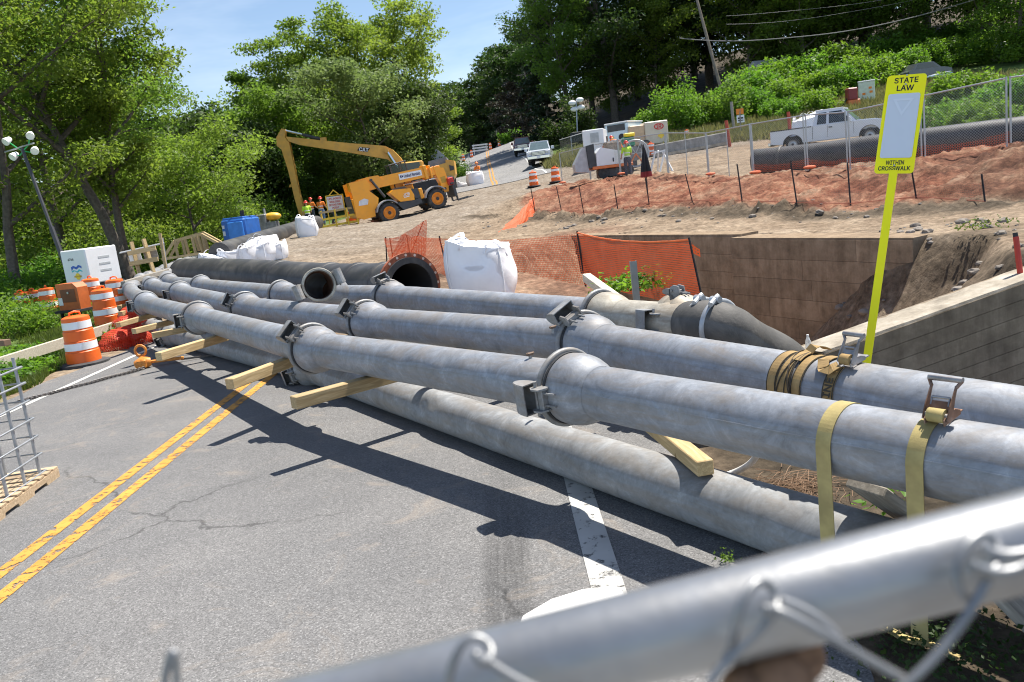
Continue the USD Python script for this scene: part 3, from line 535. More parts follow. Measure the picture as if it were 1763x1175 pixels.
for i, (far, near, lat) in enumerate([(C1, C0, np.array([-.15, -.2, .95])), (C2, C1, np.array([-.6, -.6, -.4])), (C3, C2, None), (C4, C3, cam_n)]):
    ax = (near - far) / np.linalg.norm(near - far)
    pipe_section(far, near - ax * .055, LC[i], latch=lat, male=i != 0, seed=i + 23, wob=.006)
# the open mouth of a branch standing up from the back line, facing us
tee = Z(590, 507, zC_); mouth = D(548, 491, pr_d := 12.2) if False else None
tp = D(549, 491, 11.2); tdir = np.array([.25, -.93, .12]); tdir /= np.linalg.norm(tdir)
p = thing('open_pipe_branch', 'open galvanised branch mouth with rusty inside, facing out over the middle line', 'pipe', tp)
pt(p, 'branch_barrel', MB().tube([tdir * .06, -tdir * .15, -tdir * .45 + np.array([.05, 0, -.04]), -tdir * .8 + np.array([.3, .05, -.1])], [PR * 1.12, PR * 1.12, PR, PR], 28, cap=False), GALV, smooth=True)
pt(p, 'branch_rim', MB().lathe([(.0, PR * 1.1), (0, PR * 1.32), (.05, PR * 1.34), (.07, PR * 1.3), (.07, PR * 1.14)], (0, 0, 0), tdir, 36), GALVY, smooth=35)
RUST = pm('rusty_inside', (.12, .055, .03), .85, var=.4, scale=6)
pt(p, 'rusty_lining', MB().lathe([(.068, PR * 1.145), (-.1, PR * 1.08), (-.4, PR * .96), (-.75, PR * .9), (-.76, 0.001)], (0, 0, 0), tdir, 32), RUST, smooth=True)
add_latch(p, np.zeros(3), -tdir, np.array([.9, .25, .25]), PR); add_latch(p, np.zeros(3), -tdir, np.array([-.95, -.2, -.25]), PR)
# ground pipe
G1 = Z(1440, 930, GR); G0 = Z(918, 757, GR); gd = (G1 - G0) / np.linalg.norm(G1 - G0)
Gn = G0 + gd * 3.25; Gm = Z(536, 634, GR); Gfar = Z(300, 577, GR); Ge = Z(236, 553, GR)
pipe_section(Gm, Gn, 'dented galvanised pipe lying on the asphalt under the front line', latch=np.array([-.8, -.5, -.2]), mat=GALVG, R=GR, dents=[(.400, (-.75, -.5, .42), .05, .11), (.425, (-.7, -.5, .62), .022, .07), (.50, (-.7, -.5, .4), .018, .16), (.66, (-.7, -.5, .35), .014, .2)], wob=.012, seed=41, male=False, seam=False)
pipe_section(Gfar, Gm - gd * .06, 'galvanised pipe on the ground, second length towards the drums', latch=np.array([-.8, -.4, -.3]), mat=GALVG, R=GR, seed=43, seam=False)
pipe_section(Ge, Gfar - gd * .05, 'last ground pipe length showing under the timbers by the drums', latch=None, mat=GALVG, R=GR, seed=44, seam=False)
# bends at the far left and the lines that go on towards the truss
def bend(path, r, label, rings=(), name='pipe_bend', mat=None, n=20, group=None):
    path = np.array(path, float); o = path[len(path) // 2]
    from scipy.interpolate import make_interp_spline
    tt = np.linspace(0, 1, len(path)); sp = make_interp_spline(tt, path - o, k=min(3, len(path) - 1))(np.linspace(0, 1, 26))
    p = thing(name, label, 'pipe', o, group=group)
    pt(p, 'bend_barrel', MB().tube(sp, r, n), mat or GALV, smooth=True)
    for t in rings:
        i = int(t * 25); i = min(max(i, 1), 24); d = sp[i + 1] - sp[i - 1] if i < 25 else sp[i] - sp[i - 1]
        pt(p, 'joint_collar', MB().lathe([(-.16, r * 1.02), (-.1, r * 1.2), (0, r * 1.3), (.06, r * 1.3), (.06, r * 1.02)], sp[i], d, 24), GALV, smooth=35)
        _, e1, e2 = basis(d); 
        pt(p, 'latch_block', MB().box(sp[i] - e1 * r * 1.35 * (1 if e1[1] > 0 else -1), (.12, .16, .12), None, .01), CLAMP)
    return p
zf = .86
bend([A4, Z(236, 511, zf), Z(226, 500, zf), Z(234, 489, zf), Z(247, 481, zf)], PR, 'curved front line pipe bend nearest the orange drums', (.1, .55, .95))
bend([B5, Z(256, 489, zf), Z(254, 482, zf), Z(262, 475, zf), Z(272, 469, zf)], PR, 'curved middle line pipe bend between two other bends', (.1, .6))
bend([C4, Z(284, 484, zf), Z(285, 478, zf), Z(294, 471, zf), Z(316, 458, .86)], PR, 'curved back line pipe bend at the end of the black pipe', (.15, .65, .95))
def farline(a, b, label):
    a, b = np.array(a), np.array(b); o = (a + b) / 2; p = thing('steel_pipe', label, 'pipe', o); d = (b - a) / np.linalg.norm(b - a)
    pt(p, 'pipe_barrel', MB().tube([a - o, b - o], PR, 16), GALV, smooth=30)
    for t in (.35, .7, .93): pt(p, 'bell', MB().lathe([(-.4, PR), (-.2, PR * 1.25), (0, PR * 1.3), (.04, PR * 1.3), (.04, PR)], a - o + (b - a) * t, d, 20), GALV, smooth=35)
farline(Z(247, 481, zf), D(330, 446, 38), 'far galvanised pipe running from the front bend towards the wooden truss')
farline(Z(272, 469, zf), D(341, 446, 38), 'far galvanised pipe running from the middle bend towards the wooden truss')
# stained spool, bell and rubber hose at the near end of the back line
S0 = C0; S1 = Z(1205, 560, zC_)
pS = pipe_section(S0, S1, 'short yellow stained pipe spool with a dent, before the black rubber hose', latch=np.array([-.75, -.6, -.1]), mat=GALVY, male=False, dents=[(.42, (-.3, -.6, .7), .02, .07)], seed=51, name='pipe_spool', seam=False)
axS = (S1 - S0) / np.linalg.norm(S1 - S0); q = Z(1160, 550, zC_) - (S0 + S1) / 2
pt(pS, 'bell', MB().lathe([(-.12, PR * 1.01), (-.03, PR * 1.3), (.0, PR * 1.34), (.03, PR * 1.3), (.05, PR * 1.15), (.09, PR * 1.2), (.13, PR * 1.32), (.17, PR * 1.28), (.24, PR * 1.05), (.28, PR)], q, axS, 36), GALVY, smooth=35)
add_latch(pS, q + axS * .02, axS, np.array([-.7, -.65, .1]), PR); add_latch(pS, q + axS * .02, axS, np.array([.05, .05, 1]), PR * .95, s=.6)
HOSE = pm('grey_rubber_hose', (.085, .08, .073), .7, var=.35, scale=2.5, bump=.004, bscale=40, dirt=(.28, .25, .21), dirt_amt=.55, dscale=1.2)
hp = [S1 - axS * .1, S1 + axS * .25, D(1290, 590, 6.95), D(1335, 612, 7.15), D(1372, 645, 7.45), D(1394, 690, 7.7), D(1402, 760, 7.9)]
from scipy.interpolate import make_interp_spline
_ch = np.r_[0, np.cumsum(np.linalg.norm(np.diff(np.array(hp), axis=0), axis=1))]; hs = make_interp_spline(_ch, np.array(hp), k=2)(np.linspace(0, _ch[-1], 44)); ho = hs[10]
pH = thing('rubber_hose', 'thick grey rubber hose drooping from the stained spool into the pit', 'hose', ho)
pt(pH, 'hose_body', MB().tube(hs - ho, .2, 28), HOSE, smooth=True)
for px_ in (1212, 1240):
    c = Z(px_, 560 + (px_ - 1212) * .12, zC_) - ho; ring = [c + (np.cos(t) * basis(axS)[1] + np.sin(t) * basis(axS)[2]) * .215 for t in np.linspace(0, 2 * np.pi, 32, endpoint=False)]
    h = pt(pH, 'hose_clamp', MB().tube(ring, .026, 8, closed=True), pm('bright_clamp', (.42, .43, .44), .4, .5), smooth=True)
    e = basis(axS)[2] * .25 - basis(axS)[1] * (.03 if basis(axS)[1][1] > 0 else -.03)
    pt(h, 'clamp_bolt', MB().tube([c + e * .93 - axS * .045, c + e * .93 + axS * .045], .03, 10).tube([c + e * .93 + (-.07, -.09, -.02), c + e * .93 + (.03, .05, .02)], .022, 8), pm('bright_clamp', (.42, .43, .44), .4, .5), smooth=35)
# small bolts welded on the barrels
def bolt(c, label):
    p = thing('pipe_bolt', label, 'bolt', c, rz=.6); pt(p, 'bolt_shank', MB().tube([(0, 0, -.02), (0, 0, .03)], .012, 8), CLAMP); pt(p, 'bolt_head', MB().box((0, 0, .03), (.05, .03, .02), None, .004).tube([(-.03, 0, .03), (.035, 0, .035)], .008, 6), pm('rusted_bolt', (.16, .11, .08), .7, .4))
bolt(Z(952, 570, zB_ + PR), 'small rusty bolt on top of the middle line pipe near its lever'); bolt(Z(913, 617, zA_ + PR), 'small dark bolt on top of the front line pipe near its big coupling')
# ------------------------------------------------------------------ lumber
def lumber(name, c1, c2):
    c1, c2 = np.array(c1), np.array(c2)
    N = {'tc': ('texture_coordinate', {}), 'oi': ('object_info', {}), 'mp': ('mapping', {'scale': (1.2, 16, 16)}), 'n': ('noise_texture', {'scale': 3, 'detail': 7, 'roughness': .6, 'distortion': .8}), 'r': ('rgb_ramp', {'ramp': [(.3, c1 * .8), (.5, c1), (.68, c2)]}),
      'k': ('voronoi_texture', {'scale': 3.1, 'feature': 'f1'}), 'kr': ('rgb_ramp', {'ramp': [(0, (.35, .25, .16)), (.035, (.45, .33, .22)), (.06, (1, 1, 1)), (1, (1, 1, 1))]}), 'm': ('mix', {'mix_type': 'multiply', 'fac': .8}),
      'mr': ('map_range', {'to_min': .8, 'to_max': 1.15}), 'h': ('hsv', {}), 'b': ('bump', {'strength': .4, 'distance': .004}), 'p': ('principled_bsdf', {'roughness': .75, 'specular_ior_level': .25})}
    L = [('tc.object', 'mp.vector'), ('mp.vector', 'n.vector'), ('tc.object', 'k.vector'), ('n.fac', 'r.fac'), ('k.distance', 'kr.fac'), ('r.color', 'm.color1'), ('kr.color', 'm.color2'), ('m.color', 'h.color'), ('oi.random', 'mr.value'), ('mr.result', 'h.value'), ('h.color', 'p.base_color'), ('n.fac', 'b.height'), ('b.normal', 'p.normal')]
    return usdkit.material(stage, '/World/Looks/' + name, N, L, surface='p.BSDF')
PINE = lumber('new_pine_lumber', (.44, .32, .165), (.58, .445, .255)); GREYW = lumber('weathered_grey_lumber', (.26, .235, .20), (.38, .35, .30)); PALL = lumber('pallet_wood', (.40, .29, .18), (.55, .43, .30)); PALE = lumber('pale_lumber', (.52, .47, .37), (.64, .59, .48))
def timber(a, b, w, h, label, mat=None, group=None, name='timber', bev=.006):
    a, b = np.asarray(a, float), np.asarray(b, float); c = (a + b) / 2; d = b - a; L = np.linalg.norm(d)
    R = np.stack([*[d / L]], 0)[0]; sd = np.cross([0, 0, 1.0], R); sd /= np.linalg.norm(sd); up = np.cross(R, sd)
    p = thing(name, label, 'timber', c, R=np.stack([R, sd, up], 1), group=group)
    pt(p, 'beam', MB().box((0, 0, 0), (L, w, h), None, bev), mat or PINE)
    return p
timber((-1.95, 6.89, .588), (.35, 8.7, .588), .115, .112, 'new pine timber under the front line, nearest of the two by the yellow lines')
timber((-2.9, 8.1, .588), (-1.5, 10.6, .65), .115, .112, 'new pine timber whose end points at the yellow centre lines')
timber((-4.64, 10.58, .588), (-3.6, 12.6, .62), .115, .112, 'new pine timber beside the orange chain lever')
timber((1.04, 4.55, .425), (.72, 6.9, .43), .105, .095, 'yellow timber lying on the ground pipe under the nearest front line pipe')
for i, (a, b, lab) in enumerate([((230, 571), (290, 556), 'pine timber under the pipe bend, nearest to the red netting heap'), ((203, 560), (252, 546), 'second pine timber of the row beside the orange drums'), ((207, 541), (240, 530), 'third pine timber of the row beside the orange drums'),
        ((205, 530), (232, 522), 'fourth pine timber of the row beside the orange drums'), ((203, 516), (228, 509), 'farthest pine timber of the row, next to the white box trailer')]):
    P, Q = Z(*a, .6), Z(*b, .6); timber(P, Q + (Q - P) * .9, .10, .095, lab)
timber(Z(212, 489, 1.0), Z(306, 462, 1.0), .12, .14, 'long brown timber laid across the bends at the far left', GREYW)
P = Z(380, 556, .6); timber(P - np.array([.9, .6, 0]), P + np.array([1.6, 1.1, 0]), .10, .095, 'pine timber under the middle line, half hidden by the front line')
timber(Z(1010, 478, .55), Z(1060, 515, .40), .14, .14, 'pale grey beam end lying against the orange netting behind the spool', PALE)
# ------------------------------------------------------------------ straps and ratchets
STRAP = pm('yellow_webbing', (.37, .295, .115), .85, var=.2, scale=7, bump=.0015, bscale=300, dirt=(.30, .22, .10), dirt_amt=.5, dscale=3); STRAPB = pm('brown_webbing', (.33, .215, .085), .88, var=.28, scale=6, bump=.0015, bscale=300); STRAPE = pm('dark_webbing_edge', (.05, .04, .025), .9)
RSTEEL = pm('worn_ratchet_steel', (.33, .32, .32), .45, .8, var=.3, scale=9, dirt=(.20, .10, .05), dirt_amt=.7, dscale=9); RRUST = pm('rusty_ratchet_steel', (.22, .12, .075), .6, .5, var=.35, scale=12, dirt=(.34, .31, .30), dirt_amt=.6, dscale=8)
def ribbon(path, wdir, width, thick=.004):
    p = np.asarray(path, float); w = np.broadcast_to(np.asarray(wdir, float), p.shape); t = np.gradient(p, axis=0); t /= np.linalg.norm(t, axis=1, keepdims=True); n = np.cross(t, w); n /= np.linalg.norm(n, axis=1, keepdims=True); wd = np.cross(n, t)
    v = np.hstack([p + wd * width / 2 - n * thick / 2, p - wd * width / 2 - n * thick / 2, p - wd * width / 2 + n * thick / 2, p + wd * width / 2 + n * thick / 2]).reshape(-1, 3); f = []
    for i in range(len(p) - 1):
        for k in range(4): f.append((i * 4 + k, i * 4 + (k + 1) % 4, (i + 1) * 4 + (k + 1) % 4, (i + 1) * 4 + k))
    return MB().add(v, f + [(0, 3, 2, 1), (len(p) * 4 - 4, len(p) * 4 - 3, len(p) * 4 - 2, len(p) * 4 - 1)])
def arc(c, ax, r, a0, a1, n=22, skew=0.0):
    """angle 0 = towards the camera side, 90 = up"""
    e2 = np.array([0, 0, 1.0]); e1 = np.cross(e2, ax); e1 /= np.linalg.norm(e1)
    if e1[1] > 0: e1 = -e1
    th = np.radians(np.linspace(a0, a1, n)); return np.array([c + r * (math.cos(t) * e1 + math.sin(t) * e2) + ax * skew * (i / (n - 1)) for i, t in enumerate(th)])
axA = (A0 - A1) / np.linalg.norm(A0 - A1); axB = (B0 - B1) / np.linalg.norm(B0 - B1)
def onaxis(P0, ax, px):
    s = np.linspace(0, 7, 1400); q = P0 + ax * s[:, None]; d = (q - CAM) @ FW; u = PW / 2 + FPX * ((q - CAM) @ EX) / d
    return q[np.argmin(np.abs(np.where(d > .2, u, 1e9) - px))]
def down(path, z): 
    e = path[-1]; return np.vstack([path, [e + np.array([0, 0, -h]) for h in np.linspace(.05, e[2] - z, 6)]])
c1 = onaxis(A1, axA, 1456); c2 = onaxis(A1, axA, 1612)
def strap(c, ax, r, a0, a1, width, z0, label, mat, tail=True, z1=None):
    p = thing('cargo_strap', label, 'strap', c); path = arc(np.zeros(3), ax, r, a0, a1)
    if tail: path = down(path, z0 - c[2])
    pt(p, 'webbing', ribbon(path, ax, width), mat); return p
strap(c1, axA, PR + .004, 130, 3, .075, .05, 'yellow webbing strap over the nearest pipe, left of the rusty ratchet', STRAP)
sp2 = strap(c2, axA, PR + .004, 78, 3, .075, .05, 'yellow webbing strap hanging from the rusty ratchet', STRAP)
None and strap(c1 + np.array([.12, .2, 0]), axA, PR + .004, 130, 177, .075, .1, 'dull yellow strap end hanging behind the nearest pipe', STRAP)
def ratchet(c, ax, R, label, mat, spool, tilt=-.0, s=1.0, face=75):
    """base frame on the pipe and a handle standing open"""
    a = math.radians(face); e2 = np.array([0, 0, 1.0]); e1 = np.cross(e2, ax); e1 /= np.linalg.norm(e1); e1 = -e1 if e1[1] > 0 else e1
    n = math.cos(a) * e1 + math.sin(a) * e2; t = np.cross(ax, n); t = t if t[2] > 0 or abs(t[2]) < .2 else -t
    if t[1] < 0: t = -t
    o = c + n * R; p = thing('ratchet_buckle', label, 'ratchet', o); w = .052 * s; Ex, Ey = t, n
    fr = MB()
    for q in (-1, 1): fr.prism([(x_ * s, y_ * s) for x_, y_ in [(-.075, .004), (.10, .004), (.10, .03), (.05, .055), (-.03, .062), (-.075, .035)]], .005, ax * q * w, Ex, Ey)
    pt(p, 'side_plate', fr, mat); 
    pt(p, 'base_plate', MB().box(n * .012 + t * .06, (.08, 2 * w, .006), np.stack([t, ax, n], 1)), mat)
    pt(p, 'spool', MB().tube([-ax * w * 1.25 + n * .035 - t * .03, ax * w * 1.25 + n * .035 - t * .03], .012, 10), RSTEEL, smooth=40)
    pt(p, 'wound_webbing', MB().tube([-ax * w * .86 + n * .035 - t * .03, ax * w * .86 + n * .035 - t * .03], .03, 14), spool, smooth=40)
    up = n * .80 + t * .60; up /= np.linalg.norm(up); sd = np.cross(ax, up); b = n * .035 - t * .03; h = MB()
    for q in (-1, 1):
        h.prism([(x_ * s, y_ * s) for x_, y_ in [(-.028, -.02), (.05, -.022), (.10, -.012), (.17, -.008), (.17, .010), (.10, .016), (.05, .024), (-.028, .02)]], .005, b + ax * q * (w + .010), up, sd)
        h.tube([b + ax * q * (w + .010) + up * .16 * s, b + ax * q * (w + .028) + up * .20 * s], .008, 8)
    pt(p, 'handle_side', h, mat)
    pt(p, 'handle_grip', MB().tube([b - ax * (w + .03) + up * .205 * s, b + ax * (w + .03) + up * .205 * s], .013, 12), RSTEEL, smooth=40)
    pt(p, 'pawl', MB().tube([b - ax * w * .9 + up * .10 * s, b + ax * w * .9 + up * .10 * s], .006, 8).tube([b - ax * w * .9 + up * .10 * s, b - ax * w * .9 + up * .055 * s], .005, 6).tube([b + ax * w * .9 + up * .10 * s, b + ax * w * .9 + up * .055 * s], .005, 6), RSTEEL)
    pt(p, 'pawl_plate', MB().box(b + up * .055 * s, (.05 * s, 2 * w, .005), np.stack([up, ax, sd], 1)), mat)
    return p
cr = onaxis(A1, axA, 1628); ratchet(cr, axA, PR + .004, 'rusty ratchet buckle with open handle on the nearest pipe', RRUST, STRAP, face=82, s=.78)
cb = onaxis(B1, axB, 1476); ratchet(cb, axB, PR + .004, 'grey steel ratchet buckle with open handle on the middle pipe by the sign post', RSTEEL, STRAPB, face=80, s=.68)
p = thing('cargo_strap', 'brown strap with dark edges and lettering, fed through the grey ratchet', 'strap', cb)
e2 = np.array([0, 0, 1.0]); off = -axB * .02
path = np.vstack([arc(off * 0 - axB * .09, axB, PR + .012, 120, 84, 8), arc(-axB * .10, axB, PR + .03, 80, 55, 8) + np.linspace(0, 1, 8)[:, None] * axB * .045, ])
pt(p, 'webbing', ribbon(arc(-axB * .045, axB, PR + .004, 66, -25, 16), axB, .07), STRAPB)
pt(p, 'webbing_loop', ribbon(np.vstack([arc(-axB * .16, axB, PR + .01, 115, 75, 8), arc(-axB * .15, axB, PR + .025, 70, 48, 6) + np.linspace(0, 1, 6)[:, None] * axB * .05, arc(-axB * .06, axB, PR + .03, 50, 62, 5) + np.linspace(0, 1, 5)[:, None] * axB * .03]), axB, .062), STRAPB)
for q in (-1, 1): pt(p, 'webbing_edge', ribbon(arc(-axB * .045 + axB * q * .0325, axB, PR + .0066, 62, -25, 16), axB, .006, .002), STRAPE)
ta = math.radians(22); e1b = np.cross(e2, axB); e1b = -e1b if e1b[1] > 0 else e1b; nb_ = math.cos(ta) * e1b + math.sin(ta) * e2; tb_ = -math.sin(ta) * e1b + math.cos(ta) * e2
pt(p, 'lettering', MB().text('INE', .045, -axB * .045 + nb_ * (PR + .0068), tb_, np.cross(nb_, tb_), .002), STRAPE)
p = thing('cargo_strap', 'spare brown strap wound four times round the middle pipe and knotted', 'strap', onaxis(B1, axB, 1392)); cw = []
for i, (o, r, sk) in enumerate([(-.115, .006, .0), (-.045, .010, .05), (.0, .014, -.05), (.075, .006, -.01)]):
    pt(p, 'strap_turn', ribbon(arc(axB * o, axB, PR + r, 150, -40, 30, sk), axB, .066), STRAPB)
    for q in (-1, 1): pt(p, 'webbing_edge', ribbon(arc(axB * (o + q * .031), axB, PR + r + .0026, 150, -40, 30, sk), axB, .005, .002), STRAPE)
pt(p, 'loose_fold', ribbon(np.vstack([arc(axB * .01, axB, PR + .02, 60, 92, 8) , arc(axB * .03, axB, PR + .055, 96, 125, 7)]), axB, .066), STRAPB)
CORD = pm('dark_cord', (.06, .045, .03), .9)
for (o, sk) in ((-.07, .12), (.05, -.13), (.02, .02)): pt(p, 'tie_cord', MB().tube(arc(axB * o, axB, PR + .02, 115, -20, 24, sk), .004, 5), CORD)
# ------------------------------------------------------------------ crosswalk sign
YEL = pm('fluorescent_yellow_sheeting', (1.0, .86, .0), .4, var=.03, spec=.4); SIGNGREY = pm('grey_cover_panel', (.60, .63, .68), .55, var=.02, scale=1.2); BLKP = pm('black_print', (.01, .01, .012), .6); WHTP = pm('pale_grey_print', (.66, .69, .74), .55, var=.02); GALVB = pm('bolt_steel', (.5, .5, .5), .4, .8)
sc_ = D(1550, 214, 7.0); sb_ = D(1486, 668, 7.0); su = D(1569, 137, 7.0) - D(1528, 293, 7.0); 
su = sc_ - sb_; su /= np.linalg.norm(su); sface = CAM - sc_; sface[2] = 0; sface += np.array([-.3, 0, 0]) * 7; sface -= su * (sface @ su); sface /= np.linalg.norm(sface); sx = np.cross(su, sface)
p = thing('crosswalk_sign', 'tall yellow crosswalk sign leaning on a yellow flat post, its middle covered in grey', 'sign', sb_)
o = sc_ - sb_
def rrect(w, h, r): return Polygon([(-w / 2 + r, -h / 2 + r), (w / 2 - r, -h / 2 + r), (w / 2 - r, h / 2 - r), (-w / 2 + r, h / 2 - r)]).buffer(r, 6)
pt(p, 'sign_plate', MB().prism(rrect(.315, .86, .03), .004, o, sx, su), YEL)
pt(p, 'cover_panel', MB().prism(rrect(.255, .56, .02), .003, o + sface * .0045 - su * .015, sx, su), SIGNGREY)
tri = Polygon([(-.085, .07), (.085, .07), (0, -.08)]).difference(Polygon([(-.052, .052), (.052, .052), (0, -.042)])); pt(p, 'triangle_mark', MB().prism(tri, .0015, o + sface * .0068 + su * .15, sx, su), WHTP)
lt = MB()
for t_, y_, h_, w_ in (('STATE', .382, .045, .19), ('LAW', .315, .045, .135), ('WITHIN', -.335, .035, .145), ('CROSSWALK', -.385, .035, .255)): lt.text(t_, h_, o + sface * .0025 + su * y_, sx, su, .0012, width=w_)
pt(p, 'lettering', lt, BLKP)
for y_ in (.345, -.36, .425): pt(p, 'bolt', MB().tube([o + su * y_ + sface * .002, o + su * y_ + sface * .01], .008, 8), GALVB)
pt(p, 'post', MB().beam(np.zeros(3) - su * .25, o - su * .40, .068, .012, up=sface, bev=.002), YEL); pt(p, 'post_back', MB().beam(-su * .25 - sface * .012, o + su * .40 - sface * .012, .055, .008, up=sface), pm('yellow_post_edge', (.55, .6, .02), .6))
# ------------------------------------------------------------------ fence top rail right in front of the camera
RAIL = pm('galvanised_rail', (.34, .345, .35), .40, .8, var=.12, scale=14, dirt=(.38, .35, .30), dirt_amt=.3, dscale=20, bump=.0004, bscale=90)
r0, r1 = D(470, 1255, .43), D(1763, 932, .385); rd = (r1 - r0) / np.linalg.norm(r1 - r0); ra, rb = r0 - rd * .55, r1 + rd * .9; ro = (r0 + r1) / 2
p = thing('wire_fence', 'galvanised fence top rail with tied wire loops, close in front', 'fence', ro)
pt(p, 'top_rail', MB().tube([ra - ro, rb - ro], .0228, 32), RAIL, smooth=40)
WIRE = pm('galvanised_wire', (.27, .275, .28), .45, .7, var=.15, scale=40)
def wire(pix, r=.0022):
    from scipy.interpolate import make_interp_spline
    q = np.array([D(x, y, d) for x, y, d in pix]) - ro; s = make_interp_spline(np.linspace(0, 1, len(q)), q, k=min(3, len(q) - 1))(np.linspace(0, 1, 40)); pt(p, 'fence_wire', MB().tube(s, r, 8), WIRE, smooth=True)
wire([(1250, 1130, .37), (1262, 1100, .36), (1275, 1045, .355), (1305, 1003, .36), (1335, 1020, .362), (1333, 1055, .355), (1318, 1042, .35)]); wire([(1333, 1050, .352), (1375, 1068, .35), (1450, 1110, .35), (1560, 1172, .35)]); wire([(1345, 1035, .357), (1400, 1060, .356), (1445, 1100, .352)])
wire([(1222, 1178, .355), (1262, 1130, .355), (1318, 1075, .352), (1325, 1048, .35)]); wire([(1705, 985, .347), (1675, 1045, .345), (1620, 1120, .345), (1545, 1190, .345)])
wire([(1665, 1030, .352), (1648, 985, .352), (1668, 935, .355), (1705, 922, .358), (1720, 960, .352), (1700, 990, .346), (1672, 975, .343)]); wire([(1672, 972, .342), (1730, 985, .342), (1790, 960, .342)]); wire([(1690, 940, .352), (1735, 955, .35), (1800, 940, .35)])
wire([(770, 1190, .38), (785, 1130, .378), (815, 1098, .38), (845, 1115, .378), (838, 1140, .37), (818, 1122, .37)]); wire([(830, 1130, .372), (880, 1165, .37), (950, 1200, .37)])
wire([(282, 1185, .40), (290, 1140, .40), (300, 1125, .40), (305, 1190, .40)])
pt(p, 'fence_post', MB().tube([np.array([rb[0] - .05, rb[1], 0]) - ro, rb - ro - rd * .05], .03, 16), RAIL, smooth=40)
RB = pm('rusty_tie', (.26, .15, .09), .8, .1, var=.4, scale=60)
pt(p, 'rusted_tie', MB().tm(trimesh.creation.icosphere(3, .018), None, D(1340, 1185, .40) - ro).tm(trimesh.creation.icosphere(3, .013), None, D(1375, 1130, .41) - ro).tm(trimesh.creation.icosphere(3, .014), None, D(1290, 1195, .40) - ro), RB, smooth=True)
# ------------------------------------------------------------------ wire cage on a pallet
px0 = np.array([-4.22, 7.35, 0]); pdx = np.array([-.12, -.99, 0]); pdx = (Z(0, 905, 0) - Z(105, 825, 0)); pdx /= np.linalg.norm(pdx); pdy = np.array([-pdx[1], pdx[0], 0]); pdy = pdy if pdy[0] < 0 else -pdy
p = thing('wooden_pallet', 'wooden pallet on the road at the left edge, under the wire cage', 'pallet', Z(106, 822, 0)); Rp = np.stack([pdx, pdy, [0, 0, 1]], 1)
for i, y in enumerate((.03, .55, 1.08)):
    s_ = MB().prism(Polygon([(0, 0), (.25, 0), (.27, .045), (.5, .045), (.52, 0), (.78, 0), (.80, .045), (1.02, .045), (1.04, 0), (1.2, 0), (1.2, .095), (0, .095)]), .038, pdy * y, pdx, (0, 0, 1)); pt(p, 'stringer', s_, PALL)
for i in range(9): pt(p, 'plank', MB().box(pdx * (.045 + i * .138) + pdy * .55 + np.array([0, 0, .106 + .002 * (i % 3)]), (.098, 1.07, .019), Rp, .002), PALL)
CAGE = pm('galvanised_cage_wire', (.35, .37, .39), .5, .6, var=.15, scale=12)
co = Z(106, 822, 0) + pdx * .14 + pdy * .10 + np.array([0, 0, .12]); p = thing('wire_cage', 'galvanised steel wire cage with grey plates standing on the pallet', 'cage', co)
S_, HC = .95, 1.0
corn = [np.zeros(3), pdx * S_, pdx * S_ + pdy * S_, pdy * S_]
for z in (.0, .17, .34, .51, .68, .85, 1.0): pt(p, 'hoop_wire', MB().tube([c + np.array([0, 0, z]) + (c - (pdx + pdy) * S_ / 2) * .06 for c in corn], .011, 8, closed=True), CAGE, smooth=True)
for k in range(4):
    for j in range(3): a = corn[k] + (corn[(k + 1) % 4] - corn[k]) * (j / 3 + (.03 if j == 0 else 0)); pt(p, 'upright_wire', MB().tube([a + (0, 0, -.005), a + (0, 0, HC + .1)], .015, 8), CAGE, smooth=True)
PLG = pm('grey_plate', (.36, .38, .38), .55, .3, var=.12)
for z in (.56, .80, 1.02): pt(p, 'plate', MB().box(pdx * .5 + pdy * .9 + np.array([0, 0, z]), (.95, .02, .20), Rp), PLG)
# ------------------------------------------------------------------ guard rail, chain, lever hoist
g0, g1 = D(-120, 664, 12.6), D(198, 562, 17.2); p = thing('guard_rail', 'weathered pale beam guard rail running past the nearest orange drum', 'guard rail', g0); d = g1 - g0
pt(p, 'rail_beam', MB().beam(np.zeros(3), d, .07, .20, bev=.008), PALE)
for t in (.2, .8): pt(p, 'rail_post', MB().box(d * t + np.array([-.12, .12, -.22]), (.12, .12, .45), None, .008), GREYW)
timber(Z(-30, 592, 1.0), Z(13, 590, 1.0), .1, .08, 'brown board end poking in at the left edge above the rail', pm('brown_board', (.16, .10, .06), .8))
CHN = pm('dark_chain', (.12, .11, .105), .5, .7, var=.3, scale=30)
ca, cb2 = np.array([-7.25, 11.6, .02]), np.array([Z(250, 638, 0)[0], Z(250, 638, 0)[1], .03]); m = MB(); n = 58; dch = (cb2 - ca) / np.linalg.norm(cb2 - ca); sd = np.array([-dch[1], dch[0], 0])
for i in range(n):
    c = ca + (cb2 - ca) * (i + .5) / n + sd * .02 * math.sin(i * .35); u = sd if i % 2 == 0 else np.array([0, 0, 1.0]); m.tube([c + dch * .03 * math.cos(t) + u * .017 * math.sin(t) + np.array([0, 0, .012]) for t in np.linspace(0, 2 * np.pi, 10, endpoint=False)], .009, 6, closed=True)
solo('steel_chain', m, CHN, 'dark steel chain lying across the road edge line to the orange lever', 'chain')
ORP = pm('orange_rusty_paint', (.62, .22, .03), .5, var=.3, scale=20, dirt=(.2, .1, .05), dirt_amt=.6, dscale=14)
h0 = Z(256, 634, 0); p = thing('lever_hoist', 'orange lever chain binder with round grip lying on the asphalt', 'chain binder', h0)
pt(p, 'hoist_body', MB().tube([(-.16, -.05, .07), (-.05, -.05, .11), (.06, .0, .11)], [.085, .11, .07], 14).box((-.05, -.05, .1), (.16, .2, .14), None, .02), ORP, smooth=35)
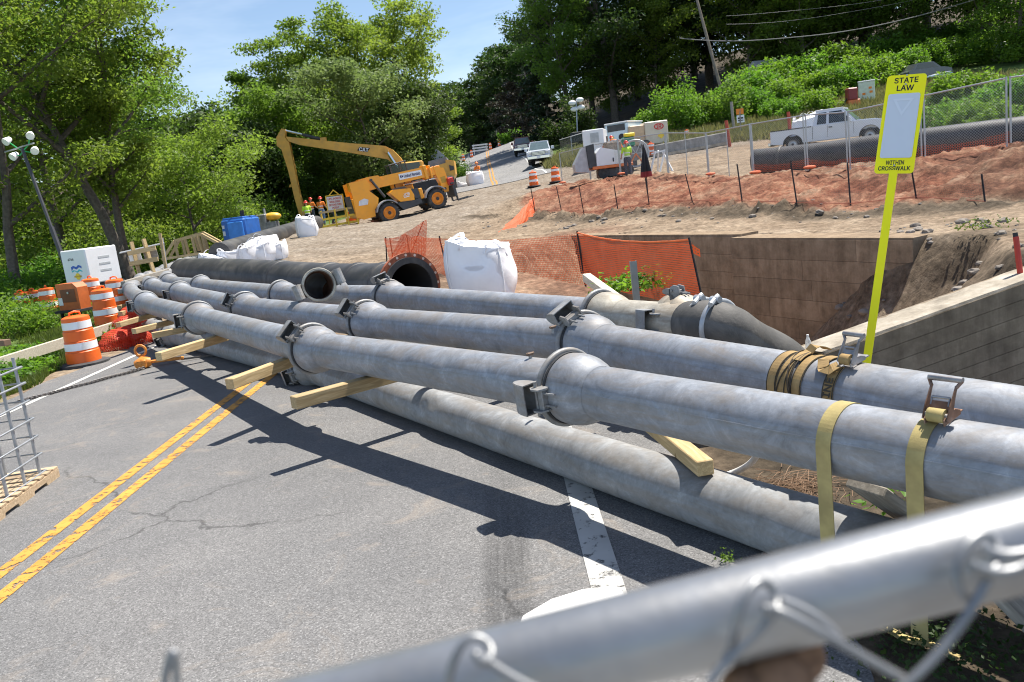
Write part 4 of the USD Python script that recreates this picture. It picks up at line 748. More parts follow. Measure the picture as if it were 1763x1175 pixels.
pt(p, 'lever', MB().beam((0, 0, .10), (.55, .15, .08), .07, .05, bev=.01), ORP); pt(p, 'hand_wheel', MB().tube([np.array([-.1, .05, .30]) + .09 * np.array([math.cos(t), 0, math.sin(t)]) for t in np.linspace(0, 2 * np.pi, 16, endpoint=False)], .022, 8, closed=True), ORP, smooth=True)
pt(p, 'stem', MB().tube([(-.06, 0, .12), (-.1, .05, .22)], .03, 8), ORP); pt(p, 'hook_chain', MB().beam((.5, .14, .06), (1.05, .34, .03), .03, .03), CHN)
# ------------------------------------------------------------------ loose things by the near pipes
WPL = pm('white_plastic', (.72, .71, .68), .5, var=.06, scale=6, dirt=(.5, .45, .38), dirt_amt=.3)
p = thing('white_board', 'white rounded board lying on the road over the faded edge line', 'board', (.2, 3.78, .02)); pt(p, 'board', MB().prism(Polygon([(-.36, -.34), (.22, -.36), (.17, .17), (.02, .18), (-.14, .12), (-.28, .0)]).buffer(.04, 6), .03, (0, 0, .012), (1, 0, 0), (0, 1, 0)), WPL)
p = thing('white_hose', 'white plastic hose curling out from under the nearest pipe', 'hose', (1.5, 5.0, 0)); hh = [Z(1238, 822, .03), Z(1268, 812, .05), Z(1292, 798, .16), Z(1304, 780, .3), Z(1306, 760, .4)]
pt(p, 'hose_body', MB().tube(make_interp_spline(np.linspace(0, 1, 5), np.array(hh) - np.array([1.5, 5.0, 0]), k=3)(np.linspace(0, 1, 20)), .022, 10), WPL, smooth=True)
timber(Z(1490, 838, .55), Z(1615, 925, .12), .22, .05, 'weathered grey plank slanting down under the nearest pipe', GREYW, name='plank'); timber(Z(1715, 1005, .25), Z(1800, 1090, .05), .25, .05, 'grey plank end in the lower right corner beyond the rail', GREYW, name='plank')
p = thing('yellow_webbing_scrap', 'flat strip of webbing lying on the dark soil below the rail', 'strap', Z(1560, 1090, 0) + np.array([0, 0, .02])); q0, q1 = Z(1500, 1075, .02), Z(1650, 1130, .03); qo = Z(1560, 1090, 0) + np.array([0, 0, .02]); pt(p, 'webbing', ribbon(np.linspace(q0, q1, 12) - qo + np.array([0, 0, .01]) * np.sin(np.arange(12))[:, None], np.array([.5, .8, 0]), .05), STRAP)
# ------------------------------------------------------------------ black flanged pipe and bulk bag
HD = pm('black_plastic_pipe', (.035, .035, .037), .55, var=.3, scale=2, dirt=(.17, .155, .13), dirt_amt=.55, dscale=1.0, bump=.003, bscale=12)
f0 = D(708, 503, 15.6); f0[2] = max(f0[2], .6); f1 = D(318, 472, 26.5); f1[2] = f1[2]; fo = f0
p = thing('flanged_black_pipe', 'wide black plastic pipe with a rust red flange, open end beside the white bag', 'pipe', fo); fd_ = (f0 - f1) / np.linalg.norm(f0 - f1)
fd_ = np.array([fd_[0] + .10, fd_[1] - .25, 0.02]); fd_ /= np.linalg.norm(fd_); fpath = make_interp_spline([0, .25, .6, 1], np.array([np.zeros(3), -fd_ * 3.2, (f1 - f0) * .6, f1 - f0]), k=2)(np.linspace(0, 1, 60))
pt(p, 'pipe_barrel', MB().tube(fpath, .5, 32, cap=False), HD, smooth=True)
for s_ in (1.2, 2.4, 3.6, 5.6): 
    i = int(s_ / 12 * 59); dd = fpath[i + 1] - fpath[i]; pt(p, 'weld_band', MB().lathe([(-.1, .5), (-.08, .52), (.08, .525), (.1, .5)], fpath[i], dd, 32), HD, smooth=True)
pt(p, 'pipe_lining', MB().lathe([(.02, .455), (-.5, .45), (-3, .44), (-3.01, .001)], (0, 0, 0), fd_, 32), pm('black_lining', (.012, .012, .013), .8), smooth=30)
pt(p, 'stub_end', MB().lathe([(-.2, .5), (-.05, .52), (.0, .57), (.055, .57), (.055, .455), (.0, .455)], (0, 0, 0), fd_, 40), HD, smooth=35)
FLR = pm('rusted_flange', (.30, .09, .045), .75, .2, var=.35, scale=8)
fl = pt(p, 'flange_ring', MB().lathe([(-.075, .52), (-.075, .66), (.0, .66), (.0, .53)], (0, 0, 0), fd_, 48), FLR)
_, e1, e2 = basis(fd_)
for k in range(20): t = k * math.pi / 10; c = (e1 * math.cos(t) + e2 * math.sin(t)) * .615; pt(fl, 'bolt_hole', MB().tube([c - fd_ * .004, c + fd_ * .003], .026, 10), pm('pale_hole', (.62, .5, .42), .8))
BAGM = pm('white_woven_bag', (.74, .74, .76), .8, var=.04, scale=3, bump=.006, bscale=9)
def bulk_bag(name, loc, w, h, label, seed=0, rz=0.0, slump=0.0, group=None, scale=1.0):
    r = np.random.default_rng(seed); n, mz = 44, 18; p = thing(name, label, 'bulk bag', loc, rz=rz, group=group); v = []
    for i in range(mz + 1):
        t = i / mz; bul = 1 + .17 * math.sin(math.pi * min(1, t * 1.05)) - .05 * (1 - t) ** 4; k = 3.4 - 1.1 * math.sin(math.pi * t)
        for j in range(n):
            a = 2 * math.pi * j / n; c, s = math.cos(a), math.sin(a); rr = (abs(c) ** k + abs(s) ** k) ** (-1 / k) * w / 2 * bul; v.append((rr * c, rr * s, t * h))
    for q in (.8, .5, .2): v += [(x * q, y * q, h * (1.0 + .10 * (1 - q))) for x, y, z in v[mz * n:(mz + 1) * n]]
    v = np.array(v); nz = meshkit.fbm(v * (2.3 / w) + seed * 3.1, 2, seed) - .5; up = smooth01(v[:, 2] / h * 1.6 - .2)
    v[:, :2] *= (1 + .10 * nz[:, None]); v[:, 2] += up * (nz * .22 * h * 1.1 + .22 * h * slump * np.sin(v[:, 0] * 2.3 / w + seed)); v[:, 2] += up * smooth01((np.abs(v[:, 0]) + np.abs(v[:, 1])) / w * 1.6 - .95) * .10 * h
    rows = mz + 4; f = [(i * n + j, i * n + (j + 1) % n, (i + 1) * n + (j + 1) % n, (i + 1) * n + j) for i in range(rows - 1) for j in range(n)]
    m = MB().add(v, f); top = (rows - 1) * n; m.add(np.vstack([v[top:], v[top:].mean(0)]), [(j, (j + 1) % n, n) for j in range(n)])
    pt(p, 'bag_body', m, BAGM, smooth=50)
    for j in (n // 8, 3 * n // 8, 5 * n // 8, 7 * n // 8): pt(p, 'corner_seam', MB().tube([v[i * n + j] * np.array([1.015, 1.015, 1]) for i in range(0, mz + 1)], .009, 5), pm('bag_seam', (.86, .86, .86), .8))
    for j in (n // 8, 3 * n // 8, 5 * n // 8, 7 * n // 8):
        a, b = v[mz * n + (j - 3) % n], v[mz * n + (j + 3) % n]; mid = (a + b) / 2 + np.array([0, 0, .16 * h * r.uniform(.6, 1.3)]) + r.normal(0, .05, 3) * w
        pt(p, 'lifting_loop', ribbon(make_interp_spline([0, .5, 1], np.array([a - (0, 0, .1 * h), mid, b - (0, 0, .1 * h)]), k=2)(np.linspace(0, 1, 14)), np.cross(b - a, [0, 0, 1]), .07 * w, .008), BAGM)
    return p
bp = D(832, 497, 15.6); bulk_bag('bulk_bag', (bp[0], bp[1], tz(bp[0], bp[1]) - .02), 1.16, 1.10, 'large full white bulk bag beside the flanged black pipe and orange netting', 3, rz=-.12, slump=.5)
print('bag', bp, tz(bp[0], bp[1]))
# ------------------------------------------------------------------ nets, posts and fences
def netmat(name, col, cell, frac, rot=0.0, trans=.3, rough=.6, metal=0.0):
    N = {'tc': ('texture_coordinate', {}), 'mp': ('mapping', {'rotation': (0, 0, rot), 'scale': (1 / cell, 1 / cell, 1)}), 's': ('separate_xyz', {}), 'fx': ('math', {'math_type': 'fraction'}), 'fy': ('math', {'math_type': 'fraction'}), 'ax': ('math', {'math_type': 'add', 'value2': 4096.0}), 'ay': ('math', {'math_type': 'add', 'value2': 4096.0}), 'lx': ('math', {'math_type': 'less_than', 'value2': frac}), 'ly': ('math', {'math_type': 'less_than', 'value2': frac}), 'mxx': ('math', {'math_type': 'maximum'}),
         'p': ('principled_bsdf', {'base_color': col, 'roughness': rough, 'metallic': metal}), 'tr': ('translucent_bsdf', {'color': col}), 'mm': ('mix_closure', {'fac': trans})}
    L = [('tc.UV', 'mp.vector'), ('mp.vector', 's.vector'), ('s.x', 'ax.value1'), ('s.y', 'ay.value1'), ('ax.value', 'fx.value1'), ('ay.value', 'fy.value1'), ('fx.value', 'lx.value1'), ('fy.value', 'ly.value1'), ('lx.value', 'mxx.value1'), ('ly.value', 'mxx.value2'), ('p.BSDF', 'mm.closure1'), ('tr.BSDF', 'mm.closure2')]
    return cutout(name, N, L, 'mxx.value', 'mm.closure')
ORN = netmat('orange_netting', (.62, .10, .03), .038, .38); ORD = netmat('dense_orange_netting', (.72, .13, .035), .05, .58); ORF = netmat('thin_orange_netting', (.45, .10, .05), .06, .025); ORF2 = netmat('worn_orange_netting', (.62, .12, .04), .06, .085); LINK = netmat('chain_link', (.36, .37, .37), .055, .085, rot=math.pi / 4, trans=0, rough=.45, metal=.5)
STEELP = pm('black_steel_post', (.035, .03, .03), .6, .3, var=.3); FENCEP = pm('fence_tube', (.42, .43, .44), .42, .7, var=.12)
def netpanel(bots, tops, n=10, sag=.03, seed=0, mat=None, rows=6, wav=.03):
    """a net hung along a line of (bottom, top) pairs; uv in metres"""
    r = np.random.default_rng(seed); B, T = [], []
    for i in range(len(bots) - 1):
        for k in range(n + (i == len(bots) - 2)):
            t = k / n; s_ = sag * 4 * t * (1 - t); B.append(np.array(bots[i]) * (1 - t) + np.array(bots[i + 1]) * t); T.append(np.array(tops[i]) * (1 - t) + np.array(tops[i + 1]) * t - np.array([0, 0, s_]))
    B, T = np.array(B), np.array(T); U = np.r_[0, np.cumsum(np.linalg.norm(np.diff(B, axis=0), axis=1))]; v, uv = [], []
    for j in range(rows + 1):
        q = j / rows; P = B + (T - B) * q; h = np.linalg.norm(T - B, axis=1) * q; off = meshkit.fbm(np.column_stack([U * 1.1, h * 1.3, 0 * U + seed * 5]), 3, seed) - .5; dirn = np.gradient(B, axis=0); nn = np.column_stack([-dirn[:, 1], dirn[:, 0], 0 * U]); nn /= np.maximum(np.linalg.norm(nn, axis=1, keepdims=True), 1e-6); P = P + nn * off[:, None] * wav * 2; v.append(P); uv.append(np.column_stack([U, h]))
    m = len(B); v = np.vstack(v); uv = np.vstack(uv); i = np.arange(m * (rows + 1)).reshape(rows + 1, m); f = np.stack([i[:-1, :-1].ravel(), i[:-1, 1:].ravel(), i[1:, 1:].ravel(), i[1:, :-1].ravel()], 1)
    return (v, np.vstack([f[:, [0, 1, 2]], f[:, [0, 2, 3]]])), uv
def tpost(a, b, label, r=.02, mat=None, group=None):
    a, b = np.asarray(a, float), np.asarray(b, float); p = thing('steel_post', label, 'post', a, group=group); d = b - a
    pt(p, 'post_shaft', MB().beam(d * -.1, d, r * 1.8, r * .5).beam(d * -.1 + (0, -r * .6, 0), d + (0, -r * .6, 0), r * .5, r * 1.4), mat or STEELP); return p
# netting round the pit
def pole_pair(tx, ty, bx, by, d): return D(bx, by, d), D(tx, ty, d)
n1b, n1t = pole_pair(1187, 414, 1213, 534, 12.6); n2b, n2t = pole_pair(994, 402, 1008, 490, 17.0); n3b, n3t = pole_pair(757, 410, 776, 494, 20.0); n4b, n4t = pole_pair(700, 408, 706, 452, 23.0); n5b, n5t = pole_pair(664, 410, 666, 452, 24.0)
for (b, t, lab) in ((n1b, n1t, 'steel post at the right end of the orange pit netting'), (n2b, n2t, 'slanting steel post in the middle of the orange pit netting, right of the white bag'), (n3b, n3t, 'slanting steel post left of the white bag'), (n5b, n5t, 'short steel post at the left end of the orange netting')): tpost(b, b + (t - b) * 1.04, lab)
tpost(D(676, 442, 24.2), D(671, 410, 24.2), 'thin second post at the left end of the orange netting'); tpost(D(706, 440, 23.5), D(700, 405, 23.5), 'thin third post of the left netting'); tpost(D(706, 440, 24), D(729, 381, 24), 'steel post leaning right, holding the raised corner of the netting')
p = thing('safety_netting', 'orange plastic safety netting along the pit to the right of the white bag', 'netting', n2b); o = n2b
m, uv = netpanel([n2b - o, n1b - o], [n2t - o, n1t - o], 26, .10, 3, rows=10, wav=.05); pt(p, 'net', m, ORN, uv=uv)
pt(p, 'top_cord', MB().tube([n2t - o + (n1t - n2t) * t - (0, 0, .10 * 4 * t * (1 - t) - .01) for t in np.linspace(0, 1, 14)], .016, 6), pm('orange_cord', (.75, .16, .04), .6))
fr = [n1t - o, n1t - o + D(1205, 432, 12.6) - D(1187, 414, 12.6) + (0, 0, .02)]; m, uv = netpanel([n1t - o - (0, 0, .18), fr[1] - (0, 0, .12)], [n1t - o, fr[1]], 5, .02, 8, rows=4); pt(p, 'frayed_end', m, ORD, uv=uv)
p = thing('safety_netting', 'orange plastic safety netting behind the white bag', 'netting', n3b); o = n3b; m, uv = netpanel([n3b - o, n2b - o], [n3t - o, n2t - o], 26, .08, 4, rows=10, wav=.06); pt(p, 'net', m, netmat('sparse_orange_netting', (.62, .11, .03), .045, .2), uv=uv)
p = thing('safety_netting', 'bunched orange netting at the left end behind the flanged pipe', 'netting', n5b); o = n5b; m, uv = netpanel([n5b - o, n4b - o, n3b - o], [n5t - o, n4t - o + (0, 0, .1), n3t - o], 14, .05, 5, rows=8, wav=.16); pt(p, 'net', m, ORN, uv=uv)
m, uv = netpanel([D(668, 452, 24) - o, D(735, 440, 23) - o], [D(690, 405, 24) - o, D(733, 378, 23) - o], 12, .02, 6, rows=8, wav=.12); pt(p, 'raised_net', m, ORN, uv=uv)
p = thing('fallen_netting', 'orange netting fallen down the bank below the stakes', 'netting', D(895, 375, 36)); o = D(895, 375, 36); m, uv = netpanel([D(858, 400, 33) - o, D(890, 399, 34) - o, D(922, 372, 38) - o], [D(878, 386, 35) - o + (0, 0, .1), D(900, 366, 37) - o + (0, 0, .12), D(918, 344, 38.5) - o + (0, 0, .1)], 12, .0, 7, rows=8, wav=.1); pt(p, 'net', m, ORD, uv=uv)
# stakes on the bank with a thin net between them
ST = [((914, 325), (922, 371), 38), ((958, 322), (968, 374), 36), ((997, 322), (1006, 374), 34), ((1057, 318), (1065, 372), 32), ((1110, 300), (1119, 365), 30.5), ((1180, 300), (1194, 366), 28), ((1269, 283), (1279, 361), 25), ((1361, 277), (1373, 363), 22.7), ((1459, 280), (1465, 367), 22), ((1569, 290), (1579, 365), 20.3), ((1690, 300), (1697, 372), 18.5)]
b_, t_ = [], []
SL = ['at the left end of the row, by the fallen netting', 'second from the fallen netting', 'third from the fallen netting', 'fourth from the fallen netting', 'under the folded black umbrella', 'right of the folded umbrella', 'before the near end of the big black pipe', 'in front of the big black pipe', 'left of the crosswalk sign', 'right of the crosswalk sign', 'farthest right before the frame edge']
for k, ((tx, ty), (bx, by), d) in enumerate(ST):
    B = D(bx, by, d); B[2] = tz(B[0], B[1]) if abs(tz(B[0], B[1]) - B[2]) < .5 else B[2]; T = D(tx, ty, d); b_.append(B); t_.append(T); tpost(B - (0, 0, .05), T, 'dark stake on red bank, ' + SL[k], .022)
p = thing('safety_netting', 'thin orange netting hung along the dark stakes on the red bank', 'netting', b_[5]); o = b_[5]; m, uv = netpanel([x - o + (0, 0, .02) for x in b_], [b + (t - b) * .72 - o for b, t in zip(b_, t_)], 8, .10, 9, rows=5, wav=.05); pt(p, 'net', m, ORF, uv=uv)
pt(p, 'bottom_edge', MB().tube([x - o + (0, 0, .05) for x in b_], .011, 5), pm('orange_edge', (.38, .12, .07), .7))
# chain link panels
FP = [(968, 318, 49), (1018, 316, 46), (1070, 314, 42.5), (1152, 311, 38.4), (1221, 306, 35), (1297, 305, 29.8), (1390, 305, 27.6), (1462, 300, 26), (1590, 275, 24), (1737, 246, 22.3), (1880, 225, 20.6)]
FG = [D(*q) for q in FP]
for q in FG: q[2] = tz(q[0], q[1]) + .02
FLAB = ['at the far left end by the second striped drum', 'in front of the paving machine', 'in front of the worker in the lime vest', 'behind the folded umbrella', 'left of the near end of the big black pipe', 'at the end of the big black pipe', 'in front of the white pickup', 'just left of the crosswalk sign', 'right of the crosswalk sign', 'at the right edge of the picture']
for k in range(len(FG) - 1):
    a, b = FG[k], FG[k + 1]; d = b - a; L = np.linalg.norm(d[:2]); u = d / np.linalg.norm(d); a2, b2 = a + u * .05, b - u * .05; h = np.array([0, 0, 1.83]); p = thing('chain_link_panel', 'temporary chain link fence panel ' + FLAB[k], 'fence', a)
    m, uv = netpanel([a2 - a + (0, 0, .05), b2 - a + (0, 0, .05)], [a2 - a + h, b2 - a + h], 6, 0, 0, rows=2, wav=0); pt(p, 'chain_link_mesh', m, LINK, uv=uv)
    for e in (a2, b2): pt(p, 'fence_post', MB().tube([e - a, e - a + h * 1.02], .027, 8), FENCEP, smooth=30)
    pt(p, 'top_rail', MB().tube([a2 - a + h, b2 - a + h], .022, 8), FENCEP, smooth=30)
    if L > 3.4: pt(p, 'fence_post', MB().tube([(a2 + b2) / 2 - a, (a2 + b2) / 2 - a + h], .018, 6), FENCEP, smooth=30)
    if k in (0, 2, 4, 5, 6):
        q = a + (0, 0, .02); s_ = thing('sand_bag', 'orange sandbag at a fence foot ' + FLAB[k], 'sandbag', q - (0, .25, 0)); pt(s_, 'bag', MB().tm(trimesh.creation.icosphere(2, 1.0), np.diag([.22, .13, .065]) @ rotm(0, 0, .4 * k), (0, 0, .09)), pm('orange_sandbag', (.66, .16, .07), .8, var=.25), smooth=True)
a, b, c = D(969, 295, 60), D(987, 278, 63), D(1008, 268, 64); a[2], b[2], c[2] = [tz(q[0], q[1]) for q in (a, b, c)]; p = thing('chain_link_panel', 'far chain link corner behind the fence, left of the white box trailers', 'fence', a)
for q0, q1 in ((a, b), (b, c)):
    m, uv = netpanel([q0 - a, q1 - a], [q0 - a + (0, 0, 1.8), q1 - a + (0, 0, 1.8)], 4, 0, 0, rows=2, wav=0); pt(p, 'chain_link_mesh', m, LINK, uv=uv); pt(p, 'top_rail', MB().tube([q0 - a + (0, 0, 1.8), q1 - a + (0, 0, 1.8)], .03, 6), FENCEP); pt(p, 'fence_post', MB().tube([q1 - a, q1 - a + (0, 0, 1.8)], .035, 6), FENCEP)
p = thing('safety_netting', 'strip of orange netting tied along the foot of the fence, before the big black pipe', 'netting', FG[5]); o = FG[5]; m, uv = netpanel([q - o + (0, -.08, .10) for q in FG[5:10]], [q - o + (0, -.08, .42) for q in FG[5:10]], 8, .10, 12, rows=3); pt(p, 'net', m, ORF2, uv=uv)
# big black pipe on the right
bp0, bp1 = D(1300, 279, 30.5), D(1780, 226, 25.0); bpd = bp1 - bp0; bpd /= np.linalg.norm(bpd); p = thing('large_black_pipe', 'long wide black plastic pipe lying behind the chain link fence on the right', 'pipe', bp0)
HD2 = pm('clean_black_plastic', (.022, .022, .025), .5, var=.3, scale=1.5, dirt=(.10, .09, .08), dirt_amt=.35); pt(p, 'pipe_barrel', MB().tube(make_interp_spline([0, .3, .6, 1], np.array([np.zeros(3), (bp1 - bp0) * .3 + (0, 0, -.03), (bp1 - bp0) * .62 + (0, 0, .02), (bp1 - bp0) * 1.6]), k=2)(np.linspace(0, 1, 40)), .46, 28, cap=False), HD2, smooth=True); pt(p, 'pipe_lining', MB().lathe([(-.01, .46), (-.01, .40), (1.2, .40), (1.21, .001)], (0, 0, 0), bpd, 28), HD)
for s_ in (1.0, 5.5): pt(p, 'weld_band', MB().lathe([(-.06, .455), (-.04, .48), (.04, .48), (.06, .455)], bpd * s_, bpd, 28), HD, smooth=True)
# ------------------------------------------------------------------ drums, barricade, markers
DOR = pm('orange_drum_plastic', (.80, .13, .015), .45, var=.10, scale=2, dirt=(.35, .12, .06), dirt_amt=.35); DWH = pm('white_reflective_band', (.78, .78, .78), .4, var=.05, scale=5, dirt=(.5, .45, .4), dirt_amt=.3); RUB = pm('black_rubber_base', (.045, .045, .047), .85, var=.3)
def drum(loc, label, rz=0.0, group=None):
    p = thing('traffic_drum', label, 'traffic drum', loc, rz=rz, group=group)
    pt(p, 'base', MB().lathe([(0, .40), (.0, .42), (.05, .42), (.07, .34), (.07, .2), (0.07, 0)], n=28), RUB, smooth=35)
    prof = [(.06, .29), (.26, .285), (.275, .272), (.45, .268), (.465, .255), (.64, .252), (.655, .24), (.86, .236), (.885, .225), (.91, .16), (.92, 0)]
    pt(p, 'drum_body', MB().lathe(prof, n=32), DOR, smooth=35)
    for z in (.30, .68): r0_ = np.interp(z, [q[0] for q in prof[:8]], [q[1] for q in prof[:8]]); pt(p, 'reflective_band', MB().lathe([(z - .005, r0_ - .01), (z, r0_ + .003), (z + .13, np.interp(z + .13, [q[0] for q in prof[:8]], [q[1] for q in prof[:8]]) + .003), (z + .135, r0_ - .03)], n=32), DWH, smooth=35)
    pt(p, 'handle', MB().tube([(-.10, 0, .90), (-.09, 0, .965), (0, 0, .985), (.09, 0, .965), (.10, 0, .90)], .02, 8), DOR, smooth=True); return p
q = Z(147, 628, 0.0); dr = drum((q[0], q[1], .0), 'nearest orange and white drum, standing at the asphalt edge on the left', .9)
def dcopy(px, py, d, label, s=1.0, dz=0.0, group=None):
    q = D(px, py, d); return copy(dr, (q[0], q[1], tz(q[0], q[1]) + dz), px * .37, s, label=label, group=group)
dcopy(190, 575, 19.5, 'orange drum behind the nearest one, by the pipe bend'); dcopy(212, 560, 22, 'orange drum half hidden at the left of the pipe bend', .95); dcopy(168, 545, 23, 'orange drum draped with netting beside the orange box', .95)
dcopy(46, 556, 27, dz=.03, label= 'leftmost of three small drums on the grass verge'); dcopy(67, 556, 27.5, dz=.03, label= 'middle of three small drums on the grass verge'); dcopy(91, 552, 27, dz=.03, label= 'rightmost of three small drums on the grass verge')
dcopy(606, 383, 49, 'orange drum in front of the telehandler rear'); dcopy(920, 325, 51, 'orange and white drum at the end of the chain link fence'); dcopy(958, 320, 51, 'orange drum second from the fence end'); dcopy(1122, 268, 52, 'orange drum top seen behind the fence by the trestle', .9); dcopy(1185, 262, 57, 'distant orange drum in the yard by the concrete barrier', .6)
for (px, d, lab) in ((797, 118, 'distant drum left of the barricade, farther left'), (812, 122, 'distant drum just left of the road barricade'), (846, 126, 'distant drum just right of the road barricade'), (862, 128, 'distant drum at the right of the far road crest')): dcopy(px, 268, d, lab, (.75, .75, 1.15))
WHB = pm('white_painted_board', (.74, .74, .72), .6, var=.05); q = D(828, 266, 124); p = thing('road_barricade', 'white three board barricade across the crest of the far road', 'barricade', (q[0], q[1], tz(q[0], q[1])))
for z in (.55, .95, 1.35): pt(p, 'board', MB().box((0, 0, z), (2.4, .05, .22)), WHB)
for x in (-.95, .95): pt(p, 'leg', MB().beam((x, -.35, 0), (x, 0, 1.5), .08, .08).beam((x, .35, 0), (x, 0, 1.2), .08, .08), WHB)
# orange box and white box trailer by the drums
def local(px, py, d): q = D(px, py, d); return np.array([q[0], q[1], tz(q[0], q[1])])
q = local(134, 545, 21.6); p = thing('orange_equipment_box', 'dark orange equipment box with a white sticker beside the drums', 'equipment box', q, rz=-.35); ORB = pm('dull_orange_paint', (.55, .13, .03), .5, var=.15, dirt=(.2, .08, .04), dirt_amt=.4)
pt(p, 'housing', MB().prism([(-.36, .0), (.36, 0), (.36, .62), (.24, .74), (-.36, .74)], .35, (0, 0, .2), (1, 0, 0), (0, 0, 1)), ORB); pt(p, 'panel', MB().box((.02, -.178, .62), (.5, .01, .34)), pm('dark_panel', (.16, .05, .02), .5)); pt(p, 'sticker', MB().box((-.27, -.18, .48), (.14, .01, .2)), WPL); pt(p, 'frame', MB().box((0, 0, .22), (.9, .7, .06)).box((-.3, -.2, .1), (.06, .06, .25)).box((.3, -.2, .1), (.06, .06, .25)), BLK); pt(p, 'knob', MB().tube([(.05, -.175, .70), (.05, -.21, .70)], .03, 10), GALVB)
WHT = pm('white_enamel', (.72, .73, .74), .4, var=.04, scale=1.5, dirt=(.5, .48, .44), dirt_amt=.25, dscale=1.2); q = local(162, 490, 25); q[2] = tz(q[0], q[1]); p = thing('box_trailer', 'white generator box trailer with a blue wave and yellow sun emblem', 'trailer', q, rz=-.42)
pt(p, 'box_body', MB().box((0, .05, 1.13), (1.05, 1.15, 1.06), None, .03), WHT); pt(p, 'chassis', MB().box((0, .05, .53), (1.0, 1.3, .14)).box((0, -.85, .4), (.1, .7, .08)), BLK)
for x in (-.6, .6): w = pt(p, 'tyre', MB().lathe([(-.09, .17), (-.09, .27), (-.05, .30), (.05, .30), (.09, .27), (.09, .17)], (x, .45, .30), (1, 0, 0), 24), BLK, smooth=35); pt(w, 'rim', MB().lathe([(-.05, .001), (-.06, .16), (.06, .16), (.05, .001)], (x, .45, .30), (1, 0, 0), 20), GALVB)
BLU = pm('blue_print', (.03, .10, .42), .5); TEAL = pm('teal_print', (.05, .42, .50), .5); SUNY = pm('yellow_print', (.85, .58, .03), .5)
pt(p, 'wave_emblem', MB().prism([(-.22, .02), (-.12, .10), (0, .05), (.12, .11), (.22, .07), (.22, .14), (.1, .18), (0, .12), (-.12, .17), (-.22, .13)], .004, (.05, -.529, 1.02), (1, 0, 0), (0, 0, 1)), BLU); pt(p, 'wave_emblem', MB().prism([(-.22, .04), (-.1, .08), (0, .02), (.12, .07), (.22, .03), (.22, .07), (.1, .12), (0, .06), (-.12, .11), (-.22, .08)], .004, (.05, -.529, .95), (1, 0, 0), (0, 0, 1)), TEAL)
pt(p, 'sun_emblem', MB().lathe([(0, .001), (0, .10), (.004, .10), (.004, .001)], (.05, -.53, .86), (0, -1, 0), 24), SUNY); pt(p, 'emblem_band', MB().box((.05, -.536, .86), (.30, .004, .05)), pm('dark_yellow_print', (.55, .34, .02), .5)); pt(p, 'number', MB().text('6746', .07, (-.12, -.527, 1.38), (1, 0, 0), (0, 0, 1), .003), BLKP); pt(p, 'handle', MB().tube([(-.1, -.53, .58), (-.1, -.58, .62), (.2, -.58, .62), (.2, -.53, .58)], .014, 6), BLK)
for z in (.75, .95, 1.15): pt(p, 'side_vent', MB().box((.528, .1, z + .2), (.006, .4, .06)), pm('vent_grey', (.4, .42, .43), .5))
# light tower by the trailer
LAMPW = pm('white_lamp_shell', (.80, .80, .80), .35, var=.03); GRNP = pm('green_cable', (.03, .45, .12), .5)
lb, lt_ = local(128, 478, 25), D(38, 256, 25); p = thing('light_tower', 'leaning light mast with four white lamps and green cables at the left edge', 'light tower', lb); d = lt_ - lb
pt(p, 'mast', MB().tube([(0, 0, -.1), d * .5], .075, 10).tube([d * .5, d], .05, 10), pm('dark_mast', (.07, .07, .075), .5, .4)); pt(p, 'cross_bar', MB().tube([d + (-.55, 0, -.05), d + (.4, 0, .12)], .025, 8), FENCEP)
for (px, py) in ((12, 243), (52, 233), (60, 259), (24, 269)):
    c = D(px, py, 25) - lb; a = c - d; lm_ = pt(p, 'lamp_shell', MB().lathe([(-.17, .03), (-.14, .07), (-.05, .10), (.06, .12), (.09, .115), (.09, .105)], c, (.25 if a[0] > 0 else -.3, -.75, -.45), 20), LAMPW, smooth=35); pt(lm_, 'lamp_glass', MB().lathe([(.085, .11), (.085, .001)], c, (.25 if a[0] > 0 else -.3, -.75, -.45), 20), pm('lamp_glass', (.75, .76, .74), .15)); pt(p, 'green_cable', MB().tube([d * .985, (d + c) / 2 + (.05, 0, -.1), c], .018, 6), GRNP)
q = local(995, 250, 78); tp_ = D(992, 174, 78) - q; p = thing('light_tower', 'distant light mast with a pair of double white lamps before the dark wood', 'light tower', q); pt(p, 'mast', MB().tube([(0, 0, 0), tp_], .06, 8), FENCEP); pt(p, 'trailer_base', MB().box((0, 0, .6), (1.2, 2, .9), None, .05), BLK)
for i, (dx, dz) in enumerate(((-.4, -.15), (.35, 0.05), (-.25, -.75), (.4, -.65))): pt(p, 'lamp_shell', MB().tm(trimesh.creation.icosphere(2, .34), np.diag([1.1, .8, .7]), tp_ + (dx, 0, dz)), LAMPW, smooth=True)
